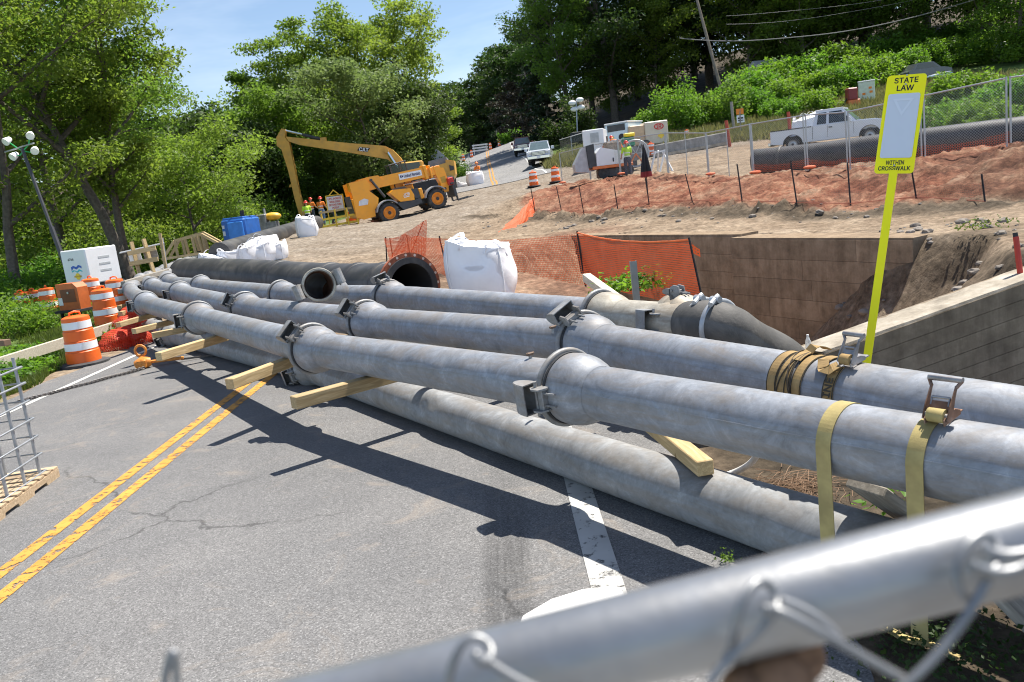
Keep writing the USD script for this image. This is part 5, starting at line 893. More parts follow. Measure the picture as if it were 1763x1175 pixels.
# timber posts with boards, truss, pump
q = local(245, 470, 26); p = thing('timber_barricade', 'two tall pine posts with grey cross boards beside the box trailer', 'barricade', q); o = q
for (tx, ty, bx, by) in ((226, 417, 242, 476), (247, 412, 266, 468)): pt(p, 'post', MB().beam(D(bx, by, 26) - o - (0, 0, .3), D(tx, ty, 26) - o, .10, .10), PINE)
for (x0, y0, x1, y1) in ((220, 437, 268, 427), (223, 455, 272, 446)): pt(p, 'board', MB().beam(D(x0, y0, 25.9) - o, D(x1, y1, 25.9) - o, .05, .14), PINE)
pt(p, 'panel', MB().beam(D(223, 446, 26.1) - o, D(243, 441, 26.1) - o, .02, .38), WHT); pt(p, 'panel', MB().beam(D(248, 441, 26.1) - o, D(271, 436, 26.1) - o, .02, .38), GREYW)
p = thing('fence_rail', 'thin grey pipe rail running from the trailer to the pine post', 'fence', local(208, 436, 27)); o = local(208, 436, 27); pt(p, 'rail', MB().tube([D(206, 436, 27) - o, D(282, 419, 29) - o], .03, 8), FENCEP); pt(p, 'post', MB().tube([D(285, 455, 29) - o - (0, 0, .4), D(279, 410, 29) - o], .045, 8), FENCEP)
p = thing('pine_post', 'single tall pine stake left of the wooden truss', 'post', local(283, 456, 28.5)); o = local(283, 456, 28.5); pt(p, 'post', MB().beam((0, 0, -.2), D(275, 402, 28.5) - o, .09, .09), PINE)
q = local(330, 450, 32); p = thing('wooden_truss', 'pine lumber truss frame with sloping ends, like a small bridge railing', 'truss', q); o = q
for k, off in enumerate((np.zeros(3), np.array([.25, 1.5, .12]))):
    G = lambda x, y: D(x, y, 32 if k == 0 else 33) - o
    segs = [((280, 447), (300, 415)), ((300, 415), (347, 404)), ((347, 404), (384, 424)), ((279, 447), (348, 436)), ((300, 415), (307, 444)), ((313, 412), (319, 440)), ((330, 408), (337, 437)), ((340, 406), (350, 436)), ((347, 404), (354, 435)), ((283, 448), (285, 459)), ((384, 424), (387, 434))] if k == 0 else [((292, 444), (310, 412)), ((310, 412), (350, 401)), ((350, 401), (387, 421)), ((318, 411), (325, 437)), ((335, 406), (343, 432)), ((350, 401), (358, 430))]
    for a, b in segs: pt(p, 'member', MB().beam(G(*a), G(*b), .09, .10), PINE)
BLUP = pm('blue_pump_paint', (.02, .12, .42), .4, var=.12, dirt=(.05, .06, .08), dirt_amt=.5); q = local(421, 423, 36); q[2] = tz(q[0], q[1]); p = thing('blue_pump', 'blue diesel pump housing beyond the white bags', 'pump', q, rz=-.25)
pt(p, 'housing', MB().box((0, 0, .72), (1.15, 1.3, 1.1), None, .06), BLUP); pt(p, 'lid', MB().box((-.02, 0, 1.30), (1.0, 1.1, .1), None, .03), BLUP); pt(p, 'front_cover', MB().box((.15, -.69, .75), (.72, .12, .8), None, .05), pm('lighter_blue', (.04, .20, .58), .35)); pt(p, 'exhaust', MB().tube([(.1, .1, 1.3), (.1, .1, 1.62)], .09, 10), BLK); pt(p, 'skid', MB().box((0, 0, .1), (1.3, 1.5, .14)), BLK); pt(p, 'vent_plate', MB().box((-.46, -.66, .7), (.12, .02, .2)).box((-.46, -.66, .98), (.12, .02, .14)), pm('pale_plate', (.5, .55, .6), .5))
q = local(466, 405, 40); q[2] = tz(q[0], q[1]); p = thing('pump_engine', 'grey pump engine with a yellow hood next to the blue pump', 'engine', q); pt(p, 'engine_block', MB().box((-.25, 0, .6), (.5, .7, 1.1), None, .05).box((.2, 0, .4), (.5, .6, .7), None, .04), pm('grey_machine', (.22, .22, .21), .6, .3, var=.3)); pt(p, 'hood', MB().tm(trimesh.creation.icosphere(2, 1), np.diag([.42, .3, .2]) @ rotm(0, .5, 0), (.25, 0, .98)), pm('machine_yellow', (.72, .38, .03), .45), smooth=True); pt(p, 'stack', MB().tube([(-.1, 0, 1.1), (-.12, 0, 1.4)], .06, 8), FENCEP)
# second black pipe going up to the workers
b0, b1 = D(378, 437, 29.5), D(545, 384, 46); p = thing('black_discharge_pipe', 'dark grey plastic pipe running from the white bags up to the workers', 'pipe', b0); pt(p, 'pipe_barrel', MB().tube(np.linspace(np.zeros(3), b1 - b0, 12), .40, 24), HD, smooth=35); dd = (b1 - b0) / np.linalg.norm(b1 - b0); e = D(517, 393, 43) - b0
pt(p, 'flange_ring', MB().lathe([(-.12, .42), (-.12, .50), (-.03, .50), (-.03, .42)], e, dd, 28).lathe([(.03, .42), (.03, .50), (.12, .50), (.12, .42)], e, dd, 28), pm('brown_flange', (.16, .08, .05), .7))
# bags
for i, (px, py, d, w, h, lab) in enumerate([(372, 456, 29.5, 1.0, .62, 'slumped white bulk bag at the left end of the row behind the black pipe'), (402, 455, 29.8, .95, .70, 'second slumped white bag in the row behind the black pipe'), (430, 455, 30, 1.0, .72, 'middle slumped white bag in the row behind the black pipe'), (457, 454, 30.2, 1.0, .70, 'white bag with standing loops near the right end of the row'), (479, 453, 30.4, .75, .5, 'flat white bag at the right end of the row')]):
    q = local(px, py, d); bulk_bag('bulk_bag', q, w, h, lab, 10 + i, rz=.4 * i, slump=1.2)
q = local(532, 417, 37); bulk_bag('bulk_bag', q, .86, .72, 'single white bag lying against the discharge pipe on the gravel', 21, rz=.3, slump=1.0); q = local(820, 326, 60); bulk_bag('bulk_bag', q, 1.15, .9, 'white bulk bag beside the worker at the foot of the far road', 22, rz=.2); q = local(797, 330, 61); bulk_bag('bulk_bag', q, .9, .45, 'flattened white bag beside the fork carriage', 23, rz=.2, slump=1.2)
p = thing('netting_heap', 'heap of red orange netting bunched beside the nearest drum', 'netting', local(200, 586, 16.5)); 
for i, (x, y, z, r) in enumerate([(0, 0, .12, .34), (.35, .2, .1, .28), (-.1, .8, .35, .3), (-.2, 1.4, .5, .3), (.1, .5, .2, .3)]):
    s_ = trimesh.creation.icosphere(3, r); v = np.array(s_.vertices); v *= (1 + .5 * (meshkit.fbm(v * 6 + i * 9, 3, i)[:, None] - .5)); v[:, 2] *= .75; uvv = np.column_stack([np.arctan2(v[:, 1], v[:, 0]) * r, v[:, 2] * 1.5]); pt(p, 'net_fold', (v + (x, y, z), np.array(s_.faces)), netmat('bunched_netting', (.66, .07, .03), .045, .42) if i == 0 else UsdShade.Material.Get(stage, '/World/Looks/bunched_netting'), smooth=True, uv=uvv)
STC = pm('channel_steel', (.20, .22, .22), .5, .6); q = Z(1096, 517, .3); p = thing('channel_post', 'short grey steel channel post among green weeds behind the spool', 'post', q); pt(p, 'channel', MB().prism([(-.05, -.04), (.05, -.04), (.05, .04), (.04, .04), (.04, -.03), (-.04, -.03), (-.04, .04), (-.05, .04)], .75, (0, 0, -.15), (1, 0, 0), (0, 1, 0), center=False), STC)
q = Z(1763, 492, .9); p = thing('red_stake', 'red post leaning at the right edge on the wing wall', 'post', D(1762, 505, 10.3)); pt(p, 'shaft', MB().tube([np.zeros(3) - (0, 0, .1), D(1749, 408, 10.3) - D(1762, 505, 10.3)], .035, 10), pm('red_paint', (.45, .035, .02), .45), smooth=30); pt(p, 'cap', MB().tube([D(1749, 409, 10.3) - D(1762, 505, 10.3), D(1747.5, 401, 10.3) - D(1762, 505, 10.3)], .03, 10), BLK)
RUBB = pm('rubble_stone', (.19, .165, .14), .9, var=.35, scale=3); rr_ = np.random.default_rng(77); m = MB()
for i in range(170):
    if i < 90: c = np.array([rr_.uniform(6.6, 10), rr_.uniform(11.6, 17), 0])
    else: t = rr_.random(); c = np.array([-.5 + 10 * t, 38 - 18 * t, 0]) + np.append(rr_.normal(0, .8, 2), 0)
    s_ = trimesh.creation.icosphere(1, 1.0); v = np.array(s_.vertices) * (1 + rr_.normal(0, .13, (len(s_.vertices), 1))); k = .035 + .10 * rr_.random() ** 3; v = v @ rotm(*rr_.uniform(0, 3, 3)).T * np.array([1, .8, .55]) * k; m.add(v + (c[0], c[1], tz(c[0], c[1]) + k * .2), np.array(s_.faces))
solo('rubble', m, RUBB, 'loose broken stones on the soil around the pit edge', 'rubble', kind='stuff')
PLB = usdkit.material(stage, '/World/Looks/clear_bottle', {'p': ('principled_bsdf', {'base_color': (.85, .9, .95), 'roughness': .1, 'transmission_weight': .6})}, [], surface='p.BSDF'); q = Z(1364, 588, -.22) ; q = np.array([3.62, 9.78, -.215]); p = thing('plastic_bottle', 'small clear plastic bottle on the low end of the wing wall', 'bottle', q); pt(p, 'bottle_body', MB().lathe([(0, .001), (0, .033), (.13, .033), (.16, .022), (.19, .014), (.20, .014)], n=16), PLB, smooth=35); pt(p, 'cap', MB().lathe([(.195, .016), (.215, .016), (.215, .001)], n=12), WPL)
# ------------------------------------------------------------------ vegetation
BARK = pm('bark', (.085, .07, .055), .95, var=.35, scale=7, bump=.02, bscale=14); BARK2 = pm('grey_bark', (.16, .145, .125), .95, var=.3, scale=6, bump=.02, bscale=14)
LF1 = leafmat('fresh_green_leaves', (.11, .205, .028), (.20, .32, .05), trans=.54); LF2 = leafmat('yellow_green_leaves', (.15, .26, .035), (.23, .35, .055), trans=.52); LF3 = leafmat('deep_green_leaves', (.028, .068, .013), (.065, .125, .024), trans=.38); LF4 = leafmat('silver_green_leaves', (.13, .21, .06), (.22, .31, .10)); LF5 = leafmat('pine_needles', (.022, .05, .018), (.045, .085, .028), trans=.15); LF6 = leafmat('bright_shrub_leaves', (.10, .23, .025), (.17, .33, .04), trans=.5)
def leaf_mesh(cent, size, rng, up=.5, narrow=.55):
    n = len(cent); d = rng.normal(size=(n, 3)); d[:, 2] *= .7; d /= np.linalg.norm(d, axis=1, keepdims=True); nm = rng.normal(size=(n, 3)); nm[:, 2] += up * 2; nm -= d * (nm * d).sum(1, keepdims=True); nm /= np.linalg.norm(nm, axis=1, keepdims=True); s = np.cross(nm, d); L = size * rng.uniform(.6, 1.35, (n, 1))
    v = np.stack([cent - d * L * .5, cent + s * L * narrow * .5 + nm * L * .06, cent + d * L * .5, cent - s * L * narrow * .5 + nm * L * .06], 1).reshape(-1, 3); i = np.arange(n) * 4
    return v, np.vstack([np.stack([i, i + 1, i + 2], 1), np.stack([i, i + 2, i + 3], 1)])
def make_tree(name, label, loc, H, spread, leafm, nleaf, leaf, seed, base=.22, bark=None, shape='round', lean=(0, 0), limbs=15, clump=.62, flat=.6, group=None, rz=0.0, narrow=.55, tr=.017, bare=0, gap=.25):
    rng = np.random.default_rng(seed); p = thing(name, label, 'tree', loc, rz=rz, group=group); tk = MB(); K = 9
    t = np.linspace(0, 1, K); bend = np.cumsum(rng.normal(0, .022 * H, (K, 2)), 0) * t[:, None]; tp_ = np.column_stack([lean[0] * H * t ** 1.2 + bend[:, 0], lean[1] * H * t ** 1.2 + bend[:, 1], t * H * .94 - .3]); tk.tube(tp_, H * tr * (1 - .88 * t ** .8), 9)
    tips = []
    for i in range(limbs):
        f = base + (.97 - base) * ((i + rng.uniform(.1, .9)) / limbs); o = np.array([np.interp(f, t, tp_[:, k]) for k in range(3)]); az = i * 2.4 + rng.normal(0, .4); g = (f - base) / (1 - base)
        prof = {'round': math.sin(math.pi * (.16 + .76 * g)) ** .7, 'cone': 1.02 - g, 'vase': .55 + .6 * math.sin(math.pi * min(1, .1 + .8 * g)), 'tall': .75 * math.sin(math.pi * (.1 + .82 * g)) ** .5}[shape]
        Ln = spread * prof * rng.uniform(.72, 1.15); rise = {'cone': -.08, 'round': .45, 'vase': .8, 'tall': .7}[shape] * (1.25 - .5 * g)
        d = np.array([math.cos(az), math.sin(az), rise]); s = np.linspace(0, 1, 5); crv = o + Ln * (d * s[:, None] + np.array([0, 0, (.10 if shape != 'cone' else -.12)]) * (s ** 2)[:, None]) + np.cumsum(rng.normal(0, .03 * Ln, (5, 3)), 0) * s[:, None]
        tk.tube(crv, H * tr * .42 * (1 - .8 * s) * (1.1 - .6 * g), 6)
        for q in range(5 if shape != 'cone' else 4):
            b = crv[min(4, 1 + q)] if q < 4 else crv[4]; dd = d * .3 + rng.normal(0, .55, 3) * np.array([1, 1, .6]); e = b + dd * Ln * .32; tk.tube([b, (b + e) / 2 + (0, 0, .03 * Ln), e], [H * tr * .13, H * tr * .09, H * tr * .03], 4, cap=False); tips += [e, (b * .4 + e * .6), crv[min(4, 1 + q)] * .6 + e * .4]
    tips += [tp_[-1], tp_[-1] - (0, 0, .05 * H)]
    if bare:
        for i in range(bare):
            o = np.array([np.interp(rng.uniform(.4, .8), t, tp_[:, k]) for k in range(3)]); d = np.array([rng.normal(), rng.normal(), rng.uniform(-.1, .6)]); tk.tube([o, o + d * spread * .5, o + d * spread * .9 + rng.normal(0, .3, 3)], [.05, .03, .012], 5)
    tips = np.array(tips); keep = rng.random(len(tips)) > gap; w = np.where(keep, rng.uniform(.5, 1.6, len(tips)), .12); cnt = rng.multinomial(nleaf, w / w.sum()); cl = clump * spread * .30; c = np.repeat(tips, cnt, 0)
    r = rng.normal(size=(len(c), 3)); r *= (rng.random((len(c), 1)) ** .45) / np.linalg.norm(r, axis=1, keepdims=True) * 1.25; c = c + r * cl * np.array([1.15, 1.15, flat])
    pt(p, 'trunk', tk, bark or BARK, smooth=True); pt(p, 'crown', leaf_mesh(c, leaf, rng, narrow=narrow), leafm); return p
def make_shrub(name, label, loc, r, h, leafm, nleaf, leaf, seed, group=None, cat='shrub', lumps=16):
    rng = np.random.default_rng(seed); p = thing(name, label, cat, loc, group=group); a = rng.uniform(0, 2 * np.pi, lumps); rr = r * np.sqrt(rng.random(lumps)) * .85; hh = h * (.35 + .6 * rng.random(lumps)) * (1 - .55 * (rr / r) ** 2); tops = np.column_stack([rr * np.cos(a), rr * np.sin(a), hh])
    st = MB()
    for q in tops: st.tube([(q[0] * .15, q[1] * .15, -.1), q * np.array([.6, .6, .6]), q], [.035 * h / 3, .025 * h / 3, .008], 5)
    pt(p, 'stems', st, BARK); k = rng.integers(0, lumps, nleaf); up = rng.random((nleaf, 1)) ** .6; c = tops[k] * np.array([1, 1, 0]) + tops[k] * up * np.array([0, 0, 1]); d = rng.normal(size=(nleaf, 3)); d /= np.linalg.norm(d, axis=1, keepdims=True); c = c + d * r * .30 * (rng.random((nleaf, 1)) ** .4) * np.array([1, 1, .8]); c[:, 2] = np.maximum(c[:, 2], .02)
    pt(p, 'foliage', leaf_mesh(c, leaf, rng), leafm); return p
def gp(px, py, d):
    q = D(px, py, d); return np.array([q[0], q[1], tz(q[0], q[1]) - .05])
# near left trees
make_tree('leafy_tree', 'tall green tree with forked dark trunk behind the white box trailer, edge against the sky', gp(206, 405, 34), 12.6, 2.8, LF1, 21000, .17, 11, base=.24, shape='tall', limbs=17, clump=.75, gap=.3)
make_tree('leafy_tree', 'leaning old tree with a thick dark trunk tilting left over the verge', gp(212, 395, 32), 13.5, 4.2, LF1, 21000, .17, 12, base=.34, lean=(-.36, .02), shape='vase', limbs=15, bare=5, tr=.02, gap=.3)
make_tree('leafy_tree', 'full green tree at the left edge behind the lamp mast', gp(10, 420, 30), 14, 4.2, LF1, 22000, .17, 13, base=.25, shape='round', limbs=17, gap=.25)
make_tree('leafy_tree', 'yellowish green tree in the second row, between the leaning tree and the left edge', gp(105, 380, 41), 16, 4.6, LF2, 22000, .2, 14, base=.2, shape='round', limbs=17)
make_tree('leafy_tree', 'low spreading yellow green tree beside the blue pump', gp(338, 405, 39), 6.2, 3.0, LF2, 20000, .16, 15, base=.15, shape='round', limbs=15, clump=.8, gap=.15)
make_tree('leafy_tree', 'slim back row tree seen through the tall forked tree', gp(180, 390, 48), 16, 4.4, LF1, 15000, .22, 16, base=.2, shape='round')
# middle group
MT = [('leafy_tree', 'left shoulder tree of the group behind the excavator arm', 458, 345, 68, 12.6, 2.6, LF1, 23, 'tall'), ('locust_tree', 'tall airy locust tree left of the middle of the group behind the excavator', 548, 345, 70, 14.3, 3.5, LF1, 24, 'vase'), ('locust_tree', 'tallest locust tree in the middle of the group behind the excavator', 622, 340, 72, 15.6, 4.0, LF2, 25, 'vase'),
      ('locust_tree', 'yellow green locust tree right of the tallest one', 700, 330, 70, 14.4, 3.9, LF2, 26, 'vase'), ('silver_tree', 'pale silvery green tree above the excavator boom', 640, 350, 62, 10.6, 4.4, LF4, 27, 'round'), ('leafy_tree', 'rounded bright tree at the right end of the group, beside the far road', 742, 306, 76, 8.6, 3.2, LF2, 28, 'round'),
      ('leafy_tree', 'dark full tree behind the excavator stick', 505, 360, 64, 10.0, 3.8, LF1, 29, 'round'), ('leafy_tree', 'dark full tree between the boom and the telehandler', 570, 350, 68, 12.0, 4.6, LF1, 30, 'round'), ('leafy_tree', 'small dark tree above the telehandler cab', 715, 320, 66, 8.2, 3.6, LF3, 31, 'round')]
for nm, lab, px, py, d, H, sp, lm, sd, sh in MT: make_tree(nm, lab, gp(px, py, d), H, sp, lm, 17000, .27, sd, base=.16 if sh != 'vase' else .3, shape=sh, limbs=16, clump=.8, flat=.45 if nm == 'locust_tree' else .62, gap=.25)
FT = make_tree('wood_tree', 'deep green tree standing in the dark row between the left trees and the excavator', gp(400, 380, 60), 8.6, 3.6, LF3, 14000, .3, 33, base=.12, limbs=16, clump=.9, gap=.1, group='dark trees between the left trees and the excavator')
_c = [FT] + [copy(FT, gp(px, py, d), i * 1.3, (s, s, s * (.92 + .04 * (i % 4)))) for i, (px, py, d, s) in enumerate([(330, 380, 58, .95), (450, 375, 62, .9), (365, 390, 74, 1.25), (475, 370, 80, 1.1), (415, 380, 84, 1.25), (300, 400, 66, 1.2), (520, 365, 86, 1.1), (590, 350, 84, 1.2), (660, 340, 86, 1.2)])]; COP_FT = _c
# left back wood so that no bare ground shows between trunks
LB = make_tree('wood_tree', 'green tree in the back row of the wood behind the lamp mast', gp(-40, 400, 52), 17, 5.2, LF1, 14000, .3, 34, base=.12, limbs=16, clump=.9, gap=.12, group='back row of the left wood')
_c = [LB] + [copy(LB, gp(px, py, d), i * 1.1 + .5, s) for i, (px, py, d, s) in enumerate([(40, 400, 56, .95), (140, 390, 58, .9), (230, 395, 62, .85), (-120, 410, 48, 1.0), (290, 395, 70, .8)])]; COP_LB = _c
# far trees by the crest of the road
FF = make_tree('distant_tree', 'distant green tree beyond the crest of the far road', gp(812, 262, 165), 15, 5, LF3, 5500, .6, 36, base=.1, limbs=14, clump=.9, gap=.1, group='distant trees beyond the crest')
_c = [FF] + [copy(FF, gp(px, 262, d), i * .9, (s, s, s)) for i, (px, d, s) in enumerate([(785, 150, .8), (835, 175, 1.0), (862, 168, 1.15), (890, 150, 1.1), (915, 145, 1.0), (760, 150, .9), (845, 200, 1.0), (880, 190, 1.45), (905, 176, 1.5), (822, 190, 1.1), (740, 160, 1.1)])]; COP_FF = _c
make_tree('pine_tree', 'dark pine beside the far road, below the distant utility pole', gp(868, 255, 138), 9, 3.6, LF5, 7000, .5, 37, base=.08, shape='cone', limbs=26, clump=.55, flat=.35, gap=.05)
make_tree('pine_tree', 'small pointed pine on the skyline left of the distant pole', gp(824, 260, 172), 14.5, 3.6, LF5, 5000, .55, 38, base=.1, shape='cone', limbs=26, clump=.5, flat=.35, gap=.05)
make_tree('bare_brown_tree', 'brownish half bare tree at the left end of the right wood', gp(905, 250, 112), 9, 3.6, leafmat('brown_twigs', (.05, .042, .026), (.08, .07, .04), trans=.2), 5000, .4, 39, base=.1, limbs=18, gap=.1)
# right wood
make_tree('leafy_tree', 'tall airy tree at the left edge of the right wood, against the sky', gp(985, 215, 92), 19.5, 5.2, LF1, 17000, .34, 41, base=.18, shape='tall', limbs=20, clump=.72, gap=.3)
make_tree('pine_tree', 'dark layered spruce at the left edge of the right wood', gp(948, 235, 100), 17.5, 4.6, LF5, 11000, .42, 42, base=.1, shape='cone', limbs=32, clump=.5, flat=.3, gap=.05)
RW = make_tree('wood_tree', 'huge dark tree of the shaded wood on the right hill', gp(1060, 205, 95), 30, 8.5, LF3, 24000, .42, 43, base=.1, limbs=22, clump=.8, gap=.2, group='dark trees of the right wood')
RW2 = make_tree('lit_wood_tree', 'green sunlit tree standing in front of the dark right wood', gp(1290, 150, 88), 15, 5.0, LF1, 15000, .34, 44, base=.12, limbs=18, clump=.7, gap=.35, group='sunlit trees in front of the right wood')
_c = [RW] + [copy(RW, gp(px, 190, d), i * 1.7 + .6, (s, s, s * (.9 + .05 * (i % 4)))) for i, (px, d, s) in enumerate([(1140, 98, 1.0), (1225, 100, 1.1), (1310, 102, 1.05), (1400, 100, 1.1), (1490, 98, 1.05), (1580, 96, 1.1), (1670, 94, 1.0), (1760, 92, 1.1), (1020, 112, .9), (1100, 116, 1.1), (1200, 118, 1.1), (1300, 120, 1.1), (1400, 120, 1.1), (1500, 118, 1.1), (1600, 116, 1.1), (1700, 112, 1.1), (1850, 90, 1.1), (1950, 84, 1.1)])]; COP_RW = _c
_c = [RW2] + [copy(RW2, gp(px, 170, d), i * 1.2 + .3, (s, s, s * (.95 + .05 * (i % 3)))) for i, (px, d, s) in enumerate([(1130, 92, .9), (1390, 86, 1.1), (1450, 90, 1.35), (1560, 84, 1.0), (1690, 80, 1.0), (1755, 70, .9), (1060, 96, .8), (1500, 92, 1.5), (1345, 94, 1.3)])]; COP_RW2 = _c
# shrubs on the right bank
make_shrub('large_shrub', 'big rounded bright green shrub behind the compressor trailers', gp(1180, 225, 62), 2.9, 4.6, LF6, 11000, .22, 51, lumps=24)
make_shrub('large_shrub', 'second big green shrub to the right of the rounded one', gp(1243, 222, 62), 2.7, 4.4, LF1, 10000, .22, 52, lumps=24)
SH = make_shrub('bank_shrub', 'leafy green shrub in the thicket on the right bank', gp(1300, 195, 64), 2.4, 2.7, LF6, 6000, .22, 53, group='thicket of shrubs on the right bank')
_c = [SH] + [copy(SH, gp(px, py, d), i * 1.9, (s * 1.1, s * 1.1, s)) for i, (px, py, d, s) in enumerate([(1345, 175, 66, 1.0), (1390, 165, 67, 1.1), (1440, 158, 68, 1.15), (1490, 150, 70, 1.2), (1540, 140, 72, 1.1), (1590, 130, 74, 1.1), (1640, 122, 74, 1.2), (1700, 118, 76, 1.2), (1320, 150, 76, 1.4), (1380, 140, 78, 1.4), (1440, 130, 80, 1.4), (1510, 118, 80, 1.4), (1580, 110, 82, 1.4), (1650, 105, 84, 1.4), (1120, 208, 72, .8), (1750, 160, 46, .9), (1660, 175, 52, .95), (1280, 165, 72, 1.3), (1410, 185, 60, .8), (1350, 200, 60, .7), (1745, 110, 70, 1.2), (1630, 200, 42, .7), (1700, 205, 36, .6)])]; COP_SH = _c
make_shrub('dark_shrub', 'dark green shrub under the two lamps on the roadside', gp(985, 240, 82), 3.0, 4.6, LF3, 6000, .3, 54); make_shrub('small_shrub', 'light green bush at the road edge behind the red pickup', gp(880, 250, 126), 2.2, 2.4, LF6, 3500, .3, 55)
US = make_shrub('understory_shrub', 'dark leafy undergrowth between the trunks of the left wood', gp(150, 425, 38), 3.0, 3.0, LF1, 8000, .2, 81, group='undergrowth of the left wood', lumps=24)
_c = [US] + [copy(US, gp(px, py, d), i * 1.3, (s, s, s * (.85 + .1 * (i % 4)))) for i, (px, py, d, s) in enumerate([(60, 430, 42, 1.1), (-40, 430, 40, 1.2), (220, 420, 42, 1.0), (290, 410, 44, 1.0), (360, 400, 48, 1.0), (400, 395, 52, 1.1), (440, 388, 56, 1.1), (480, 380, 64, 1.1), (520, 375, 68, 1.2), (570, 362, 70, 1.2), (620, 352, 71, 1.2), (670, 340, 72, 1.1), (720, 330, 74, .9), (100, 415, 52, 1.4), (10, 415, 50, 1.4), (200, 405, 54, 1.4), (300, 395, 58, 1.4), (340, 392, 46, .9), (770, 305, 82, .8), (-90, 440, 36, 1.2)])]; COP_US = _c
# left verge
VS = make_shrub('verge_shrub', 'light green shrub on the verge slope behind the small drums', gp(40, 500, 30), 1.9, 1.6, LF6, 7000, .13, 61, group='shrubs on the left verge slope')
_c = [VS] + [copy(VS, gp(px, py, d), i * 2.1, (s, s, s)) for i, (px, py, d, s) in enumerate([(-40, 500, 27, 1.1), (95, 488, 31, .9), (140, 470, 33, 1.0), (0, 460, 33, 1.2), (60, 450, 36, 1.3), (120, 445, 38, 1.2), (-20, 560, 20, .8), (-70, 470, 30, 1.3), (185, 455, 38, .9), (240, 460, 40, .8)])]; COP_VS = _c
def weeds(cells, n, leaf, hgt, seed):
    rng = np.random.default_rng(seed); out = []
    for (x0, x1, y0, y1, w) in cells: k = int(n * w); out.append(np.column_stack([rng.uniform(x0, x1, k), rng.uniform(y0, y1, k)]))
    q = np.vstack(out); e = np.interp(q[:, 1], LEDGE[:, 0], LEDGE[:, 1]) - .25 + .2 * np.sin(q[:, 1] * 2.3); q = q[q[:, 0] < e]; dn = meshkit.fbm(np.column_stack([q, 0 * q[:, 0]]) * .8, 3, seed); q = q[dn > .42]; e = np.interp(q[:, 1], LEDGE[:, 0], LEDGE[:, 1])
    h = hgt * rng.random(len(q)) ** .7 * np.clip((e - q[:, 0]) / .8, .15, 1); z = _tg(np.stack([q[:, 1], q[:, 0]], -1)) + h
    return leaf_mesh(np.column_stack([q, z]), leaf, rng, up=1.2, narrow=.7)
wd = weeds([(-13, -7.6, 9, 15.6, .8), (-20, -9.5, 22, 30, .2)], 60000, .085, .42, 71)
solo('weeds', wd, LF6, 'broad leaved green weeds along the left edge of the asphalt', 'weeds', kind='stuff')
def grass(cells, n, h, seed, mask):
    rng = np.random.default_rng(seed); q = np.vstack([np.column_stack([rng.uniform(a, b, int(n * w)), rng.uniform(c, d, int(n * w))]) for (a, b, c, d, w) in cells]); q = q[mask(q)]; k = len(q); z = _tg(np.stack([q[:, 1], q[:, 0]], -1)); hh = h * rng.uniform(.4, 1.2, k); az = rng.uniform(0, 6.28, k); wv = .012 * h / .2 * 1.6; b = np.column_stack([q, z - .01]); s = np.column_stack([np.cos(az), np.sin(az), 0 * az]) * wv; tpv = b + np.column_stack([rng.normal(0, .35, (k, 2)) * hh[:, None], hh])
    v = np.stack([b - s, b + s, tpv], 1).reshape(-1, 3); return v, np.arange(3 * k).reshape(-1, 3)
lm = lambda q: q[:, 0] < np.interp(q[:, 1], LEDGE[:, 0], LEDGE[:, 1]) + .1 * np.sin(q[:, 1] * 3) + .05
GRS = leafmat('grass_blades', (.075, .125, .02), (.15, .20, .04), trans=.4)
solo('grass', grass([(-11, -7.5, 8, 20, .6), (-18, -8.5, 19, 34, .4)], 70000, .16, 72, lm), GRS, 'short green grass on the left verge', 'grass', kind='stuff')
rm = lambda q: (q[:, 1] > yard_line(q[:, 0]) - .4) & (q[:, 0] > np.interp(q[:, 1], REDGE[:, 0], REDGE[:, 1]) + .4)
solo('tall_grass', grass([(4, 40, 48, 76, 1)], 70000, .55, 73, rm), leafmat('dry_tall_grass', (.13, .16, .045), (.28, .27, .11), trans=.35), 'tall pale grass on the bank behind the fence', 'grass', kind='stuff')
rngp = np.random.default_rng(9)
def tuft(px, py, z, r, n, leaf, label, lm=LF6, h=.3):
    c = Z(px, py, z); q = rngp.normal(size=(n, 3)) * np.array([r * .5, r * .5, h * .45]); q[:, 2] = np.abs(q[:, 2]) + .02; p = thing('weed_clump', label, 'weed', c); pt(p, 'leaves', leaf_mesh(q, leaf, rngp, up=1, narrow=.65), lm)
tuft(1085, 500, .25, .55, 500, .10, 'green weed clump in front of the orange netting, by the short steel post'); tuft(1525, 880, .1, .16, 60, .07, 'yellow green weed under the nearest pipe beside the plank'); tuft(1250, 968, .02, .06, 60, .022, 'tiny weed beside the ground pipe on the asphalt edge', LF1, .05)
tuft(1620, 1130, -.0, .4, 900, .028, 'dark green weeds in the lower right corner', LF3, .12); tuft(190, 588, .1, .45, 420, .08, 'leafy weed clump at the foot of the nearest orange drum', LF6); tuft(1690, 395, .55, .5, 160, .06, 'sparse grass on the broken end of the concrete wall', GRS, .2)
STRAW = pm('dry_straw', (.20, .125, .075), .9, var=.4); q = MB()
for i in range(220):
    c = Z(1370 + rngp.normal(0, 42), 848 + rngp.normal(0, 16), .0) ; d = rngp.normal(size=3) * np.array([.07, .07, .02]); q.tube([c - d + (0, 0, .03), c + (0, 0, .05), c + d + (0, 0, .03)], .0022, 4, cap=False)
solo('dry_twigs', q, STRAW, 'brown dry twigs and straw on the soil between the pipes', 'twigs', kind='stuff')

